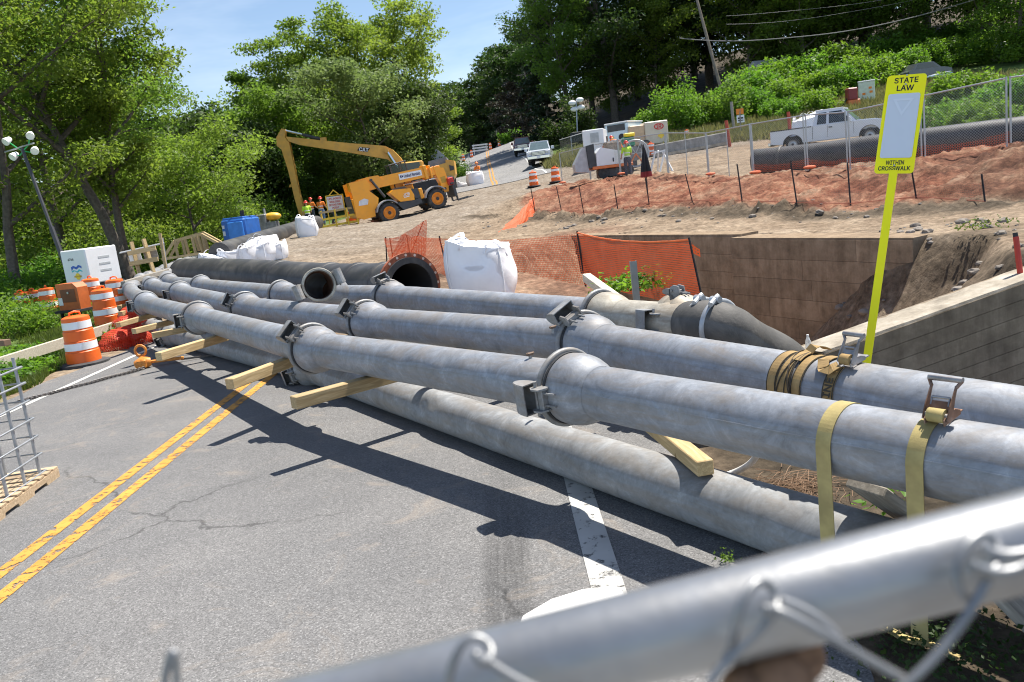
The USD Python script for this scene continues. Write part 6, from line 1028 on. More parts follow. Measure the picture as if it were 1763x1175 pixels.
def byd(ps, cuts):
    out = [[] for _ in range(len(cuts) + 1)]
    for p in ps: d = (np.array(LOC[str(p.GetPath())]) - CAM) @ FW; out[sum(d > c for c in cuts)].append(p)
    return out
def ranks(ps, cuts, fmts):
    for g, f in zip(byd(ps, cuts), fmts): rank(g, f)
ranks(COP_FT, [70], ['deep green tree, # in the dark row behind the blue pump', 'deep green tree, # in the far dark row behind the excavator'])
rank(COP_LB, 'green tree, # in the back row behind the lamp mast')
ranks(COP_FF, [160, 175], ['distant tree, # in the first row beyond the road crest', 'distant tree, # in the second row beyond the road crest', 'distant tree, # in the last row beyond the road crest'])
ranks(COP_RW, [106], ['huge dark tree, # in the front row of the shaded right wood', 'huge dark tree, # in the back row of the shaded right wood'])
rank(COP_RW2, 'sunlit green tree, # before the dark right wood')
ranks(COP_SH, [61, 70, 75], ['leafy green shrub, # low on the right bank near the fence', 'green shrub, # in the front row of the right bank thicket', 'green shrub, # in the middle row of the right bank thicket', 'green shrub, # in the top row of the right bank thicket'])
rank(COP_VS, 'light green shrub, # on the left verge slope behind the drums')
ranks(COP_US, [45, 60], ['leafy undergrowth, # in the nearest row under the left trees', 'leafy undergrowth, # in the row behind the blue pump', 'leafy undergrowth, # in the row behind the excavator'])
# ------------------------------------------------------------------ machines and vehicles
TYRE = pm('tyre_rubber', (.03, .03, .032), .85, var=.3, dirt=(.16, .13, .10), dirt_amt=.5, dscale=4); MYEL = pm('telehandler_yellow', (.84, .33, .012), .38, var=.05, scale=1, dirt=(.35, .2, .08), dirt_amt=.3, coat=.3); CYEL = pm('excavator_yellow', (.62, .33, .06), .5, var=.12, scale=1.2, dirt=(.25, .18, .10), dirt_amt=.5); DGREY = pm('dark_machine_grey', (.045, .047, .05), .5, var=.15); GLS = usdkit.material(stage, '/World/Looks/vehicle_glass', {'f': ('fresnel', {'IOR': 1.5}), 't': ('transparent_bsdf', {'color': (.5, .56, .55)}), 'g': ('glossy_bsdf', {'color': (.9, .9, .9), 'roughness': .03}), 'm': ('mix_closure', {})}, [('f.fac', 'm.fac'), ('t.BSDF', 'm.closure1'), ('g.BSDF', 'm.closure2')], surface='m.closure')
DGLS = pm('dark_tinted_glass', (.02, .025, .028), .06, var=.1, spec=.8); CHROME = pm('polished_steel', (.8, .8, .8), .15, 1.0, var=.02); REDL = pm('red_lamp', (.45, .02, .02), .25); MIRW = pm('mirror_white', (.8, .82, .85), .3)
def frame_from(p0, p1):
    """axes of a machine standing on p0 -> p1: x forward, y to the left, z up"""
    x = (p1 - p0) / np.linalg.norm(p1 - p0); y = np.cross([0, 0, 1.0], x); y /= np.linalg.norm(y); return np.stack([x, y, np.cross(x, y)], 1)
def wheel(p, c, r, w, hub, side, lug=True, name='wheel'):
    m = MB().lathe([(-w / 2, r * .58), (-w / 2, r * .86), (-w * .36, r * .97), (w * .36, r * .97), (w / 2, r * .86), (w / 2, r * .58)], c, (0, 1, 0), 32)
    if lug:
        for k in range(22):
            for q in (-1, 1): t = (k + .25 * q) * 2 * math.pi / 22; m.box(np.array(c) + (r * .975 * math.cos(t), q * w * .24, r * .975 * math.sin(t)), (.10 * r, w * .5, .06 * r), rotm(0, -t + math.pi / 2, 0) @ rotm(0, 0, .5 * q))
    t = pt(p, name, m, TYRE, smooth=35); y = side * w / 2
    pt(t, 'rim', MB().lathe([(-.0, .001), (-.02, r * .16), (-.10 * r, r * .2), (-.16 * r, r * .46), (-.02, r * .56), (.02, r * .6), (.02, r * .5)] if False else [(.0, .001), (.0, r * .17), (-.07 * r, r * .22), (-.14 * r, r * .44), (.0, r * .54), (.015, r * .60), (-.02, r * .61)], np.array(c) + (0, y, 0), (0, side, 0), 28), hub, smooth=35); pt(t, 'hub', MB().lathe([(0, .001), (.03, r * .12), (.0, r * .17)], np.array(c) + (0, y + side * .02, 0), (0, side, 0), 14), DGREY)
    return t
# telehandler: built from its near side; y towards us is negative, so side = -1 faces the camera
w0, w1 = D(669.2, 366.9, 47.5), D(751.5, 342.4, 48.6); R = frame_from(w0, w1)
p = thing('telehandler', 'yellow four wheel telehandler with a long telescopic boom and orange wheel rims', 'telehandler', w0, R=R); WB = np.linalg.norm(w1 - w0)
for x in (0, WB): wheel(p, (x, 0, 0), .62, .42, pm('orange_rim', (.70, .24, .02), .5), -1); wheel(p, (x, 1.75, 0), .62, .42, pm('orange_rim', (.70, .24, .02), .5), 1)
PX, PZ = (1, 0, 0), (0, 0, 1)
for y in (.10, 1.65): pt(p, 'rear_side_plate', MB().prism([(-1.89, .26), (-1.74, 1.5), (-1.74, 2.2), (-.72, 2.18), (-.55, 1.85), (-.70, 1.50), (-.30, .98), (-.45, .62), (-.72, .40), (-.78, .02), (-1.5, .02)], .08, (0, y, 0), PX, PZ), MYEL)
pt(p, 'counterweight', MB().box((-1.62, .88, .75), (.5, 1.6, 1.1), None, .08), MYEL); pt(p, 'rear_panel', MB().box((-1.88, .88, 1.0), (.04, 1.3, 1.0)), DGREY); pt(p, 'pale_patch', MB().prism(Polygon([(-.28, -.1), (.2, -.16), (.3, .05), (.1, .16), (-.2, .1)]).buffer(.03), .012, (-1.25, .055, .98), PX, PZ), pm('pale_decal', (.6, .6, .62), .5))
pt(p, 'chassis', MB().box((1.3, .88, .06), (4.0, .9, .35), None, .04), DGREY)
pt(p, 'boom', MB().prism([(-1.72, 1.72), (-1.70, 2.24), (.10, 2.20), (.16, 2.12), (3.05, 1.98), (3.0, 1.36), (.0, 1.52), (-.9, 1.5)], .52, (0, .55, 0), PX, PZ), MYEL); pt(p, 'boom_plate', MB().prism([(-1.2, 1.55), (-1.1, 2.27), (-.4, 2.27), (.12, 2.22), (.3, 1.9), (.0, 1.5)], .60, (0, .55, 0), PX, PZ), MYEL)
pt(p, 'boom_collar', MB().box((2.98, .55, 1.66), (.22, .66, .82), None, .03).box((3.28, .55, 1.62), (.10, .62, .76), None, .02), MYEL); pt(p, 'inner_boom', MB().box((3.45, .55, 1.60), (1.0, .42, .50), None, .02), MYEL)
pt(p, 'boom_head', MB().prism([(3.55, 1.86), (4.16, 1.62), (4.24, .9), (4.10, .20), (3.62, .22), (3.72, .8), (3.58, 1.3)], .48, (0, .55, 0), PX, PZ), MYEL); pt(p, 'mesh_panel', MB().box((3.95, .30, .95), (.3, .012, .36)), pm('ochre_panel', (.45, .26, .03), .6)); pt(p, 'pivot_pin', MB().tube([(3.9, .28, .42), (3.9, .25, .42)], .07, 14), BLK)
pt(p, 'fork_carriage', MB().box((4.35, .6, .15), (.16, 1.3, .7)).box((4.3, .6, .62), (.2, 1.4, .10)), DGREY); 
for y in (.1, 1.0): pt(p, 'fork', MB().box((4.42, y, .0), (.08, .12, .9)).box((4.95, y, -.46), (1.05, .12, .06)), DGREY)
pt(p, 'red_box', MB().box((4.3, .3, .75), (.35, .5, .45), None, .04), REDL)
pt(p, 'lift_ram', MB().tube([(-.35, .22, 1.98), (.12, .22, .92)], .075, 12), DGREY, smooth=30); pt(p, 'ram_rod', MB().tube([(-.42, .22, 2.12), (-.30, .22, 1.86)], .045, 10), CHROME, smooth=30); pt(p, 'ram_pin', MB().tube([(-.40, .1, 2.06), (-.40, .27, 2.06)], .08, 12), DGREY)
pt(p, 'engine_hood', MB().prism([(.38, 1.08), (.62, 1.20), (1.66, 1.02), (1.78, .60), (1.72, .30), (.86, .42), (.55, .85)], .75, (0, .28, 0), PX, PZ), MYEL); pt(p, 'hood_intake', MB().prism([(.56, 1.16), (.75, 1.26), (1.35, 1.22), (1.55, 1.04)], .6, (0, .28, 0), PX, PZ), DGREY); pt(p, 'grey_panel', MB().prism([(1.70, .96), (2.10, .92), (2.12, .36), (1.80, .34)], .72, (0, .28, 0), PX, PZ), DGREY); pt(p, 'lower_guard', MB().prism([(.62, .40), (1.70, .30), (2.12, .34), (2.16, .02), (.95, -.10)], .7, (0, .27, 0), PX, PZ), DGREY); pt(p, 'front_panel', MB().box((2.26, .28, .55), (.22, .6, .62), None, .03), MYEL)
pt(p, 'lettering', MB().text('JCB', .16, (1.32, -.10, .74), PX, PZ, .012), pm('white_decal', (.78, .78, .76), .5)); pt(p, 'lettering_underline', MB().box((1.32, -.10, .60), (.34, .01, .05)), pm('white_decal', (.78, .78, .76), .5))
pt(p, 'name_board', MB().prism([(1.30, 1.62), (2.72, 1.54), (2.74, 1.86), (1.32, 1.96)], .012, (0, .278, 0), PX, PZ), WHT); bx_ = np.array([1.42, 0, -.09]) / np.linalg.norm([1.42, 0, -.09]); bz_ = np.array([.06, 0, 1.0])
pt(p, 'lettering', MB().text('United Rentals', .17, (2.12, .270, 1.735), bx_, bz_, .01, width=1.02), pm('dark_blue_print', (.02, .03, .12), .5)); pt(p, 'emblem', MB().prism(Point(0, 0).buffer(.09).difference(Point(.05, 0).buffer(.075)), .01, (1.46, .27, 1.79), bx_, bz_).prism(Point(.03, 0).buffer(.05), .01, (1.49, .27, 1.79), bx_, bz_), pm('dark_blue_print', (.02, .03, .12), .5))
for x in (0, WB): pt(p, 'mudguard', MB().prism(Point(0, 0).buffer(.76, 16).difference(Point(0, 0).buffer(.70, 16)).intersection(Polygon([(-1, .18), (1, .45), (1, 1), (-1, 1)])), .5, (x, 0, 0), PX, PZ), pm('grey_guard', (.28, .28, .29), .5))
cab = pt(p, 'cab_frame', MB().box((1.62, 1.3, 2.60), (1.15, .86, .07), None, .02), DGREY)
fr = MB()
for x, x2 in ((1.08, 1.14), (2.18, 2.10), (1.72, 1.72)):
    for y in (.90, 1.7): fr.beam((x, y, 1.2), (x2, y, 2.58), .06, .06)
pt(p, 'cab_pillars', fr, DGREY); pt(p, 'cab_shell', MB().box((1.62, 1.3, 1.1), (1.15, .84, 1.0), None, .05), MYEL); pt(p, 'cab_glass', MB().box((1.62, .89, 2.05), (1.0, .012, .95)).box((1.62, 1.71, 2.05), (1.0, .012, .95)), GLS); pt(p, 'seat', MB().box((1.85, 1.3, 1.75), (.16, .5, .8), None, .05).box((1.62, 1.3, 1.45), (.5, .5, .16), None, .05), BLK)
pt(p, 'axle', MB().tube([(0, 0, 0), (0, 1.75, 0)], .12, 10).tube([(WB, 0, 0), (WB, 1.75, 0)], .12, 10), DGREY); pt(p, 'hydraulic_hose', MB().tube([(2.3, .4, .9), (2.6, .3, 1.1), (2.9, .35, 1.0), (3.1, .4, 1.25)], .03, 6), BLK); pt(p, 'boom_ram', MB().tube([(1.5, .55, 1.3), (3.6, .55, 1.15)], .06, 10), CHROME, smooth=30)
# excavator with a long arm, further back
E0 = D(745, 318, 58); E0[2] = tz(E0[0], E0[1]); p = thing('long_arm_excavator', 'tan yellow excavator with a long arm bent down beside the woods', 'excavator', E0); YD = E0[1]
def ep(x, y): return Y(x, y, YD) - E0
def eplate(pix, t, name, mat, off=0.0):
    q = np.array([ep(*a) for a in pix]); pt(p, name, MB().prism([(v[0], v[2]) for v in q], t, (0, off, 0), (1, 0, 0), (0, 0, 1)), mat)
eplate([(494, 236), (514, 238), (560, 243), (600, 247), (640, 250), (664, 252), (676, 258), (690, 272), (702, 290), (690, 300), (680, 284), (668, 275), (640, 270), (600, 263), (560, 257), (516, 250), (498, 244)], .55, 'boom', CYEL)
eplate([(486, 222), (492, 223), (492, 237), (499, 246), (508, 290), (516, 330), (526, 366), (524, 374), (517, 372), (508, 340), (498, 296), (486, 258), (478, 252), (477, 238)], .5, 'stick', CYEL); eplate([(500, 318), (512, 316), (513, 320), (498, 323)], .3, 'stick_bracket', CYEL)
a, b, c = ep(489, 225), ep(520, 232), ep(557, 241); pt(p, 'stick_ram', MB().tube([b, c], .11, 12), DGREY, smooth=30); pt(p, 'ram_rod', MB().tube([a, b], .09, 12), CHROME, smooth=30); pt(p, 'ram_bracket', MB().box(c, (.4, .4, .3)), CYEL)
a, b = ep(667, 261), ep(686, 290); pt(p, 'boom_ram', MB().tube([a + (0, -.4, 0), b + (0, -.4, 0)], .10, 10), CHROME, smooth=30); pt(p, 'ram_pin', MB().tube([a + (0, -.5, 0), a + (0, .3, 0)], .14, 12), CYEL)
q = np.array([ep(*v) for v in ((608, 252), (630, 251), (640, 258), (634, 264), (612, 263))]); pt(p, 'name_plate', MB().prism([(v[0], v[2]) for v in np.array([ep(620, 254), ep(638, 255.5), ep(634, 262.5), ep(616, 260)])], .02, (0, -.29, 0), (1, 0, 0), (0, 0, 1)), BLKP)
ux = ep(636, 259) - ep(620, 257.5); ux[1] = 0; ux /= np.linalg.norm(ux); pt(p, 'lettering', MB().text('CAT', .24, ep(627.5, 258.3) + (0, -.305, 0), ux, np.array([-ux[2], 0, ux[0]]), .01), WHT)
ca = ep(690, 300); pt(p, 'upper_structure', MB().prism([(v[0], v[2]) for v in [ep(*u) for u in ((690, 300), (700, 288), (738, 291), (782, 277), (785, 300), (780, 312), (700, 322))]], 2.8, (0, .6, 0), (1, 0, 0), (0, 0, 1)), CYEL); pt(p, 'engine_cover', MB().prism([(v[0], v[2]) for v in [ep(*u) for u in ((738, 279), (768, 271), (772, 277), (770, 283), (738, 291))]], 2.4, (0, .6, 0), (1, 0, 0), (0, 0, 1)), pm('grey_engine_cover', (.16, .16, .17), .5)); pt(p, 'counterweight', MB().prism([(v[0], v[2]) for v in [ep(*u) for u in ((768, 276), (779, 277), (783, 284), (784, 295), (774, 300), (768, 298))]], 2.7, (0, .6, 0), (1, 0, 0), (0, 0, 1)), CYEL); pt(p, 'rear_grille', MB().prism([(v[0], v[2]) for v in [ep(*u) for u in ((774, 285), (782, 287), (783, 293), (776, 295))]], .1, (0, -.83, 0), (1, 0, 0), (0, 0, 1)), DGREY)
c = ep(735, 330); pt(p, 'track', MB().box((c[0], -.9, .55), (4.2, .6, .95), None, .3), BLK); pt(p, 'track', MB().box((c[0], 1.7, .55), (4.2, .6, .95), None, .3), BLK); pt(p, 'turntable', MB().tube([(c[0], .4, .9), (c[0], .4, 1.5)], .9, 20), DGREY)
c = ep(712, 300); pt(p, 'cab', MB().box((c[0], -.3, c[2]), (1.6, 1.0, 1.7), None, .08), CYEL); pt(p, 'cab_window', MB().box((c[0], -.81, c[2] + .3), (1.2, .02, .9)), DGLS)
q = local(753, 292, 66); p = thing('warning_sign', 'grey back of a diamond road sign behind the excavator', 'sign', q); s_ = D(753, 270, 66) - q; pt(p, 'sign_plate', MB().prism([(0, -.62), (.62, 0), (0, .62), (-.62, 0)], .02, s_, (1, 0, 0), (0, 0, 1)), pm('sign_back', (.42, .44, .46), .45, .4)); pt(p, 'post', MB().beam((0, .03, 0), s_ + (0, .03, 0), .06, .06), FENCEP)
# pickups
def pickup(name, label, loc, rz, paint, group=None, text=True, cap=False, R=None, ext=True):
    p = thing(name, label, 'pickup truck', loc, rz=rz, group=group, R=R); L, Wd = 6.0, 1.98; hw = Wd / 2
    def half(poly, y0, y1, nm, mat, bev=None): pt(p, nm, MB().prism(poly, abs(y1 - y0), (0, (y0 + y1) / 2, 0), PX, PZ), mat)
    arch = lambda cx: Point(cx, .40).buffer(.52, 14)
    lower = Polygon([(-3.0, .52), (-3.0, 1.18), (-1.02, 1.22), (.95, 1.20), (1.05, 1.22), (2.55, 1.16), (2.92, 1.05), (3.0, .85), (3.0, .55), (2.4, .42), (-2.4, .45)]).difference(arch(-1.85)).difference(arch(1.95))
    for s in (-1, 1): pt(p, 'body_side', MB().prism(lower, .16, (0, s * (hw - .08), 0), PX, PZ), paint)
    pt(p, 'body_core', MB().box((-.1, 0, .62), (5.6, Wd - .4, .30), None, .03), DGREY)
    pt(p, 'hood', MB().prism([(1.2, .75), (1.2, 1.26), (2.2, 1.22), (2.85, 1.10), (2.95, .75)], Wd - .30, (0, 0, 0), PX, PZ), paint)
    # cab with slanted pillars: tapered in y
    def cabm(pts_low, pts_hi, inset):
        v = [(x, s * (hw - .03), z) for s in (-1, 1) for x, z in pts_low] + [(x, s * (hw - inset), z) for s in (-1, 1) for x, z in pts_hi]; return v
    v = [(-.80, -hw + .03, 1.19), (1.35, -hw + .03, 1.19), (1.35, hw - .03, 1.19), (-.80, hw - .03, 1.19), (-.66, -hw + .22, 1.95), (.66, -hw + .22, 1.95), (.66, hw - .22, 1.95), (-.66, hw - .22, 1.95)]
    cm = MB().add(v, [(0, 3, 2, 1), (4, 5, 6, 7), (0, 1, 5, 4), (1, 2, 6, 5), (2, 3, 7, 6), (3, 0, 4, 7)]); pt(p, 'cab', cm, paint); pt(p, 'roof', MB().box((0.0, 0, 1.965), (1.36, Wd - .42, .06), None, .025), paint)
    def quad(a, b, c, d, nm, mat, off):
        P = np.array([a, b, c, d], float); n = np.cross(P[1] - P[0], P[3] - P[0]); n /= np.linalg.norm(n); pt(p, nm, MB().add(np.vstack([P + n * off, P + n * (off - .02)]), [(0, 1, 2, 3), (7, 6, 5, 4), (0, 4, 5, 1), (1, 5, 6, 2), (2, 6, 7, 3), (3, 7, 4, 0)]), mat)
    lerp = lambda A, B, t: tuple(np.array(A) * (1 - t) + np.array(B) * t)
    for s in (-1, 1):
        def sp(x, z): t = (z - 1.19) / .74; return (x, s * ((hw - .03) * (1 - t) + (hw - .22) * t), z)
        o = .012
        for (x0, x1, xt0, xt1) in ((-.60, -.14, -.52, -.12), (0.0, 1.08, 0.0, .60)):
            q = [sp(x0, 1.26), sp(x1, 1.26), sp(xt1, 1.84), sp(xt0, 1.84)]; q = q if s < 0 else q[::-1]; quad(*q, 'side_window', DGLS, o)
        pt(p, 'door_handle', MB().box((.08, s * (hw + .005), 1.06), (.18, .03, .05)), BLK); pt(p, 'mirror', MB().box((1.05, s * (hw + .16), 1.34), (.12, .26, .26), None, .04), paint)
        pt(p, 'door_gap', MB().box((-.07, s * hw, .88), (.012, .012, .62)).box((1.2, s * hw, .88), (.012, .012, .55)).box((-.82, s * hw, .85), (.02, .012, .70)), BLK); pt(p, 'bed_rail', MB().box((-1.92, s * (hw - .08), 1.205), (2.1, .18, .05)), BLK)
        pt(p, 'headlight', MB().box((2.86, s * .76, .92), (.14, .34, .22), None, .03), pm('headlight_glass', (.6, .58, .52), .12)); pt(p, 'tail_light', MB().box((-3.0, s * (hw - .09), .98), (.04, .15, .32)), REDL)
    quad((1.32, -hw + .12, 1.24), (1.32, hw - .12, 1.24), (.70, hw - .28, 1.90), (.70, -hw + .28, 1.90), 'windshield', pm('windshield_glass', (.10, .14, .15), .05, spec=.9), .014); quad((-.78, hw - .2, 1.30), (-.78, -hw + .2, 1.30), (-.68, -hw + .3, 1.84), (-.68, hw - .3, 1.84), 'rear_window', DGLS, .012)
    pt(p, 'bed_floor', MB().box((-2.0, 0, .80), (1.95, Wd - .3, .06)), DGREY); pt(p, 'tailgate', MB().box((-2.97, 0, .90), (.07, Wd - .34, .56), None, .015), paint); pt(p, 'front_bumper', MB().box((3.02, 0, .58), (.16, Wd - .06, .26), None, .05), CHROME); pt(p, 'rear_bumper', MB().box((-3.08, 0, .52), (.16, Wd - .1, .18), None, .04), CHROME); pt(p, 'grille', MB().box((2.96, 0, .90), (.06, 1.16, .34), None, .02), pm('grille_grey', (.18, .18, .19), .35, .6))
    for k in range(3): pt(p, 'grille_bar', MB().box((3.0, 0, .80 + .10 * k), (.03, 1.1, .04)), CHROME)
    pt(p, 'number_plate', MB().box((3.11, 0, .58), (.015, .3, .15)), WHT)
    for x in (-1.85, 1.95):
        for s in (-1, 1): wheel(p, (x, s * (hw - .15), .40), .40, .27, GALVB, s, lug=False); pt(p, 'wheel_well', MB().prism(arch(x).difference(Point(x, .4).buffer(.50, 14)).intersection(Polygon([(x - 1, .3), (x + 1, .3), (x + 1, 1.2), (x - 1, 1.2)])), .3, (x * 0, s * (hw - .17), 0), PX, PZ), DGREY)
    return p
PWH = pm('white_truck_paint', (.56, .59, .65), .25, var=.02, coat=.5, dirt=(.45, .43, .40), dirt_amt=.25, dscale=1.0); PRED = pm('dark_red_truck_paint', (.16, .015, .02), .25, var=.05, coat=.5)
a, b = D(1366.6, 262.5, 43.5), D(1497.6, 247, 41.5); Rk = frame_from(a, b); o = a + Rk[:, 0] * 1.85 + Rk[:, 1] * .84
pk = pickup('pickup_truck', 'white pickup truck seen from the side behind the big black pipe', o, 0, PWH, R=Rk)
pt(pk, 'door_lettering', MB().text('SERVICE', .09, (.30, -.995, .98), PX, PZ, .004), pm('faded_red_print', (.55, .2, .15), .5)) if False else None
q = local(933, 288, 71); pickup('pickup_truck', 'white pickup truck facing us at the edge of the far road', q, -math.pi / 2 - .12, PWH)
q = local(902, 272, 92); pickup('pickup_truck', 'dark red pickup truck parked behind the white one on the far road', q, -math.pi / 2 - .05, PRED)
q = local(1392, 226, 46.5); bulk_bag('bulk_bag', q + (0, 0, .25), 1.5, 1.3, 'white wrapped load behind the pickup bed', 31, rz=.3, slump=.8)
# trailers and machines in the yard
def boxm(p, name, c, s, mat, bev=.03, R=None): return pt(p, name, MB().box(c, s, R, bev), mat)
q = local(1027, 262, 53); p = thing('box_trailer', 'small white box trailer with a grey vent, left of the bigger white one', 'trailer', q, rz=-.25); boxm(p, 'box_body', (0, 0, 1.38), (1.35, 2.2, 1.8), WHT, .05); boxm(p, 'chassis', (0, 0, .38), (1.3, 2.4, .14), BLK); pt(p, 'vent', MB().box((.1, -1.11, 1.75), (.55, .012, .6)), pm('vent_grey', (.4, .42, .43), .5)); pt(p, 'lettering', MB().text('TOW', .2, (.05, -1.11, .72), PX, PZ, .01), BLKP) if False else pt(p, 'dark_stripe', MB().box((.05, -1.11, .72), (.7, .01, .14)), BLKP); boxm(p, 'side_panel', (-.685, 0, 1.2), (.02, 1.6, .9), pm('vent_grey', (.4, .42, .43), .5))
for s in (-1, 1): pt(p, 'tyre', MB().lathe([(-.1, .2), (-.1, .32), (.1, .32), (.1, .2)], (s * .72, .2, .32), (1, 0, 0), 20), TYRE, smooth=35)
q = local(1078, 262, 55); p = thing('compressor_trailer', 'tall white and pale blue compressor trailer with a dark grille', 'trailer', q, rz=-.62); boxm(p, 'box_body', (0, 0, 1.27), (1.7, 2.3, 1.40), pm('pale_blue_enamel', (.52, .64, .70), .4, var=.03), .08); boxm(p, 'roof', (0, 0, 2.0), (1.75, 2.35, .08), WHT); pt(p, 'grille', MB().box((.0, -1.16, 1.68), (1.3, .012, .42)), DGREY); pt(p, 'decal', MB().prism(Point(0, 0).buffer(.22), .01, (.35, -1.16, 1.05), PX, PZ), BLKP); pt(p, 'decal', MB().prism([(-.1, 0), (0, -.1), (.1, 0), (0, .1)], .01, (-.3, -1.16, 1.1), PX, PZ), SUNY); boxm(p, 'white_side', (-.86, 0, 1.27), (.03, 2.2, 1.3), WHT); boxm(p, 'chassis', (0, 0, .45), (1.6, 2.6, .2), BLK)
for s in (-1, 1): pt(p, 'tyre', MB().lathe([(-.12, .25), (-.12, .40), (.12, .40), (.12, .25)], (s * .9, -.2, .40), (1, 0, 0), 20), TYRE, smooth=35)
q = local(1122, 262, 54); p = thing('beige_compressor', 'beige air compressor box with a red oval emblem and a yellow diamond', 'compressor', q, rz=.06); BEI = pm('beige_enamel', (.56, .50, .38), .45, var=.05); boxm(p, 'body', (.28, 0, 1.05), (1.55, 1.3, 1.45), BEI, .05); boxm(p, 'rear_body', (-1.0, 0, 1.0), (1.0, 1.25, 1.3), pm('tan_enamel', (.50, .36, .22), .5), .05); pt(p, 'oval_emblem', MB().prism(shapely.affinity.scale(Point(0, 0).buffer(.26, 16), 1.25, .8).difference(shapely.affinity.scale(Point(0, 0).buffer(.20, 16), 1.25, .8)), .01, (.45, -.66, 1.42), PX, PZ), pm('red_print', (.55, .03, .03), .5)); pt(p, 'lettering', MB().text('IR', .24, (.45, -.66, 1.42), PX, PZ, .012), pm('red_print', (.55, .03, .03), .5)); pt(p, 'diamond_mark', MB().prism([(-.24, 0), (0, -.2), (.24, 0), (0, .2)], .01, (.55, -.66, .82), PX, PZ), SUNY); boxm(p, 'chassis', (-.2, 0, .25), (2.6, 1.1, .14), BLK)
for x in (-.5,): 
    for s in (-1, 1): pt(p, 'tyre', MB().lathe([(-.1, .2), (-.1, .33), (.1, .33), (.1, .2)], (x, s * .62, .33), (0, 1, 0), 20), TYRE, smooth=35)
q = local(1050, 304, 43.5); p = thing('paving_machine', 'white machine with an orange stripe and an open dark hopper behind the fence', 'machine', q, rz=.05); OST = pm('orange_stripe', (.66, .18, .05), .5)
pt(p, 'body', MB().prism([(-.75, .62), (-.72, 1.35), (-.45, 1.62), (.55, 1.34), (1.05, 1.34), (1.08, .62)], 1.2, (0, 0, 0), PX, PZ), WHT); boxm(p, 'stripe', (.1, -.02, .60), (2.15, 1.28, .16), OST, .02); boxm(p, 'base', (.25, 0, .28), (1.75, 1.1, .5), DGREY, .06); pt(p, 'hopper', MB().prism([(-.78, .62), (-.80, 1.85), (-1.2, 1.78), (-1.15, .62)], 1.15, (0, 0, 0), PX, PZ), DGREY); pt(p, 'chute', MB().prism([(-1.15, .4), (-1.22, 1.75), (-1.4, 1.7), (-1.9, .9), (-1.85, .5)], .9, (0, 0, 0), PX, PZ), pm('grey_chute', (.42, .42, .43), .5, .3)); boxm(p, 'latch', (.15, -.61, .92), (.06, .03, .2), BLK, .005); pt(p, 'engine', MB().box((.35, .35, 1.6), (.9, .5, .55), None, .06).tube([(.1, .3, 1.8), (.1, .3, 2.2)], .05, 8), pm('grimy_engine', (.15, .11, .08), .7, var=.4)); pt(p, 'hose_coil', MB().tube([(.9, .3, 1.5), (.7, .2, 1.9), (.3, .2, 2.0), (.1, .25, 1.7)], .04, 8), OST)
for x in (-.4, .9): pt(p, 'wheel', MB().lathe([(-.12, .1), (-.12, .30), (.12, .30), (.12, .1)], (x, -.5, .30), (0, 1, 0), 20), TYRE, smooth=35)
q = local(1097, 292, 47); p = thing('cable_reel', 'big grey spoked reel behind the worker in the lime vest', 'reel', q); ring = [(math.cos(t) * .75, 0, .95 + math.sin(t) * .75) for t in np.linspace(0, 2 * np.pi, 28, endpoint=False)]; pt(p, 'reel_rim', MB().tube(ring, .06, 8, closed=True).tube([(a, .6, c) for a, _, c in ring], .06, 8, closed=True), FENCEP, smooth=True); pt(p, 'reel_core', MB().tube([(0, 0, .95), (0, .6, .95)], .4, 18), pm('grey_hose', (.2, .2, .2), .6)); 
for k in range(6): t = k * math.pi / 3; pt(p, 'spoke', MB().beam((0, 0, .95), (math.cos(t) * .75, 0, .95 + math.sin(t) * .75), .05, .05), FENCEP)
pt(p, 'stand', MB().beam((-.6, 0, 0), (0, 0, .95), .07, .07).beam((.6, 0, 0), (0, 0, .95), .07, .07), OST)
q = local(1090, 280, 49); p = thing('green_pump', 'green and yellow pump on top of the machinery behind the worker', 'pump', q); boxm(p, 'housing', (-.2, 0, 1.55), (.75, .6, .55), pm('green_paint', (.03, .22, .13), .45), .06); boxm(p, 'yellow_cap', (-.1, -.05, 1.95), (.62, .5, .22), SUNY, .05); boxm(p, 'frame', (-.2, 0, .65), (.8, .6, 1.25), DGREY, .03)
q = local(1137, 301, 40); p = thing('trestle', 'white tripod trestle with an orange drum lid behind the fence', 'trestle', q)
for a, b in (((-.55, -.3, 0), (-.15, 0, 1.05)), ((.55, -.3, 0), (.2, 0, 1.0)), ((0, .6, 0), (0, 0, 1.05)), ((-.35, 0, .95), (.35, 0, 1.05)), ((-.1, -.4, 0), (.3, 0, 1.0))): pt(p, 'leg', MB().beam(a, b, .07, .07), WHT)
UMB = pm('black_umbrella_cloth', (.012, .011, .014), .85, var=.3); q = D(1113, 306, 30.6); p = thing('folded_umbrella', 'folded black patio umbrella with a red hem standing at the fence', 'umbrella', q); h_ = 1.02
def folds(z0, z1, r0, r1, n=28): 
    m = MB(); v = []
    for i, t in enumerate(np.linspace(0, 1, 8)):
        r = r0 + (r1 - r0) * t ** .8
        for k in range(n): a = 2 * math.pi * k / n; rr = r * (1 + .22 * math.cos(a * 7)); v.append((rr * math.cos(a), rr * math.sin(a), z0 + (z1 - z0) * t))
    return m.add(v, [(i * n + k, i * n + (k + 1) % n, (i + 1) * n + (k + 1) % n, (i + 1) * n + k) for i in range(7) for k in range(n)])
pt(p, 'canopy', folds(1.12, .22, .02, .17), UMB, smooth=60); pt(p, 'red_hem', folds(.22, .02, .17, .19), pm('dark_red_cloth', (.22, .02, .02), .8), smooth=60); pt(p, 'pole', MB().tube([(0, 0, -1.2), (0, 0, 1.22)], .018, 6), BLK)
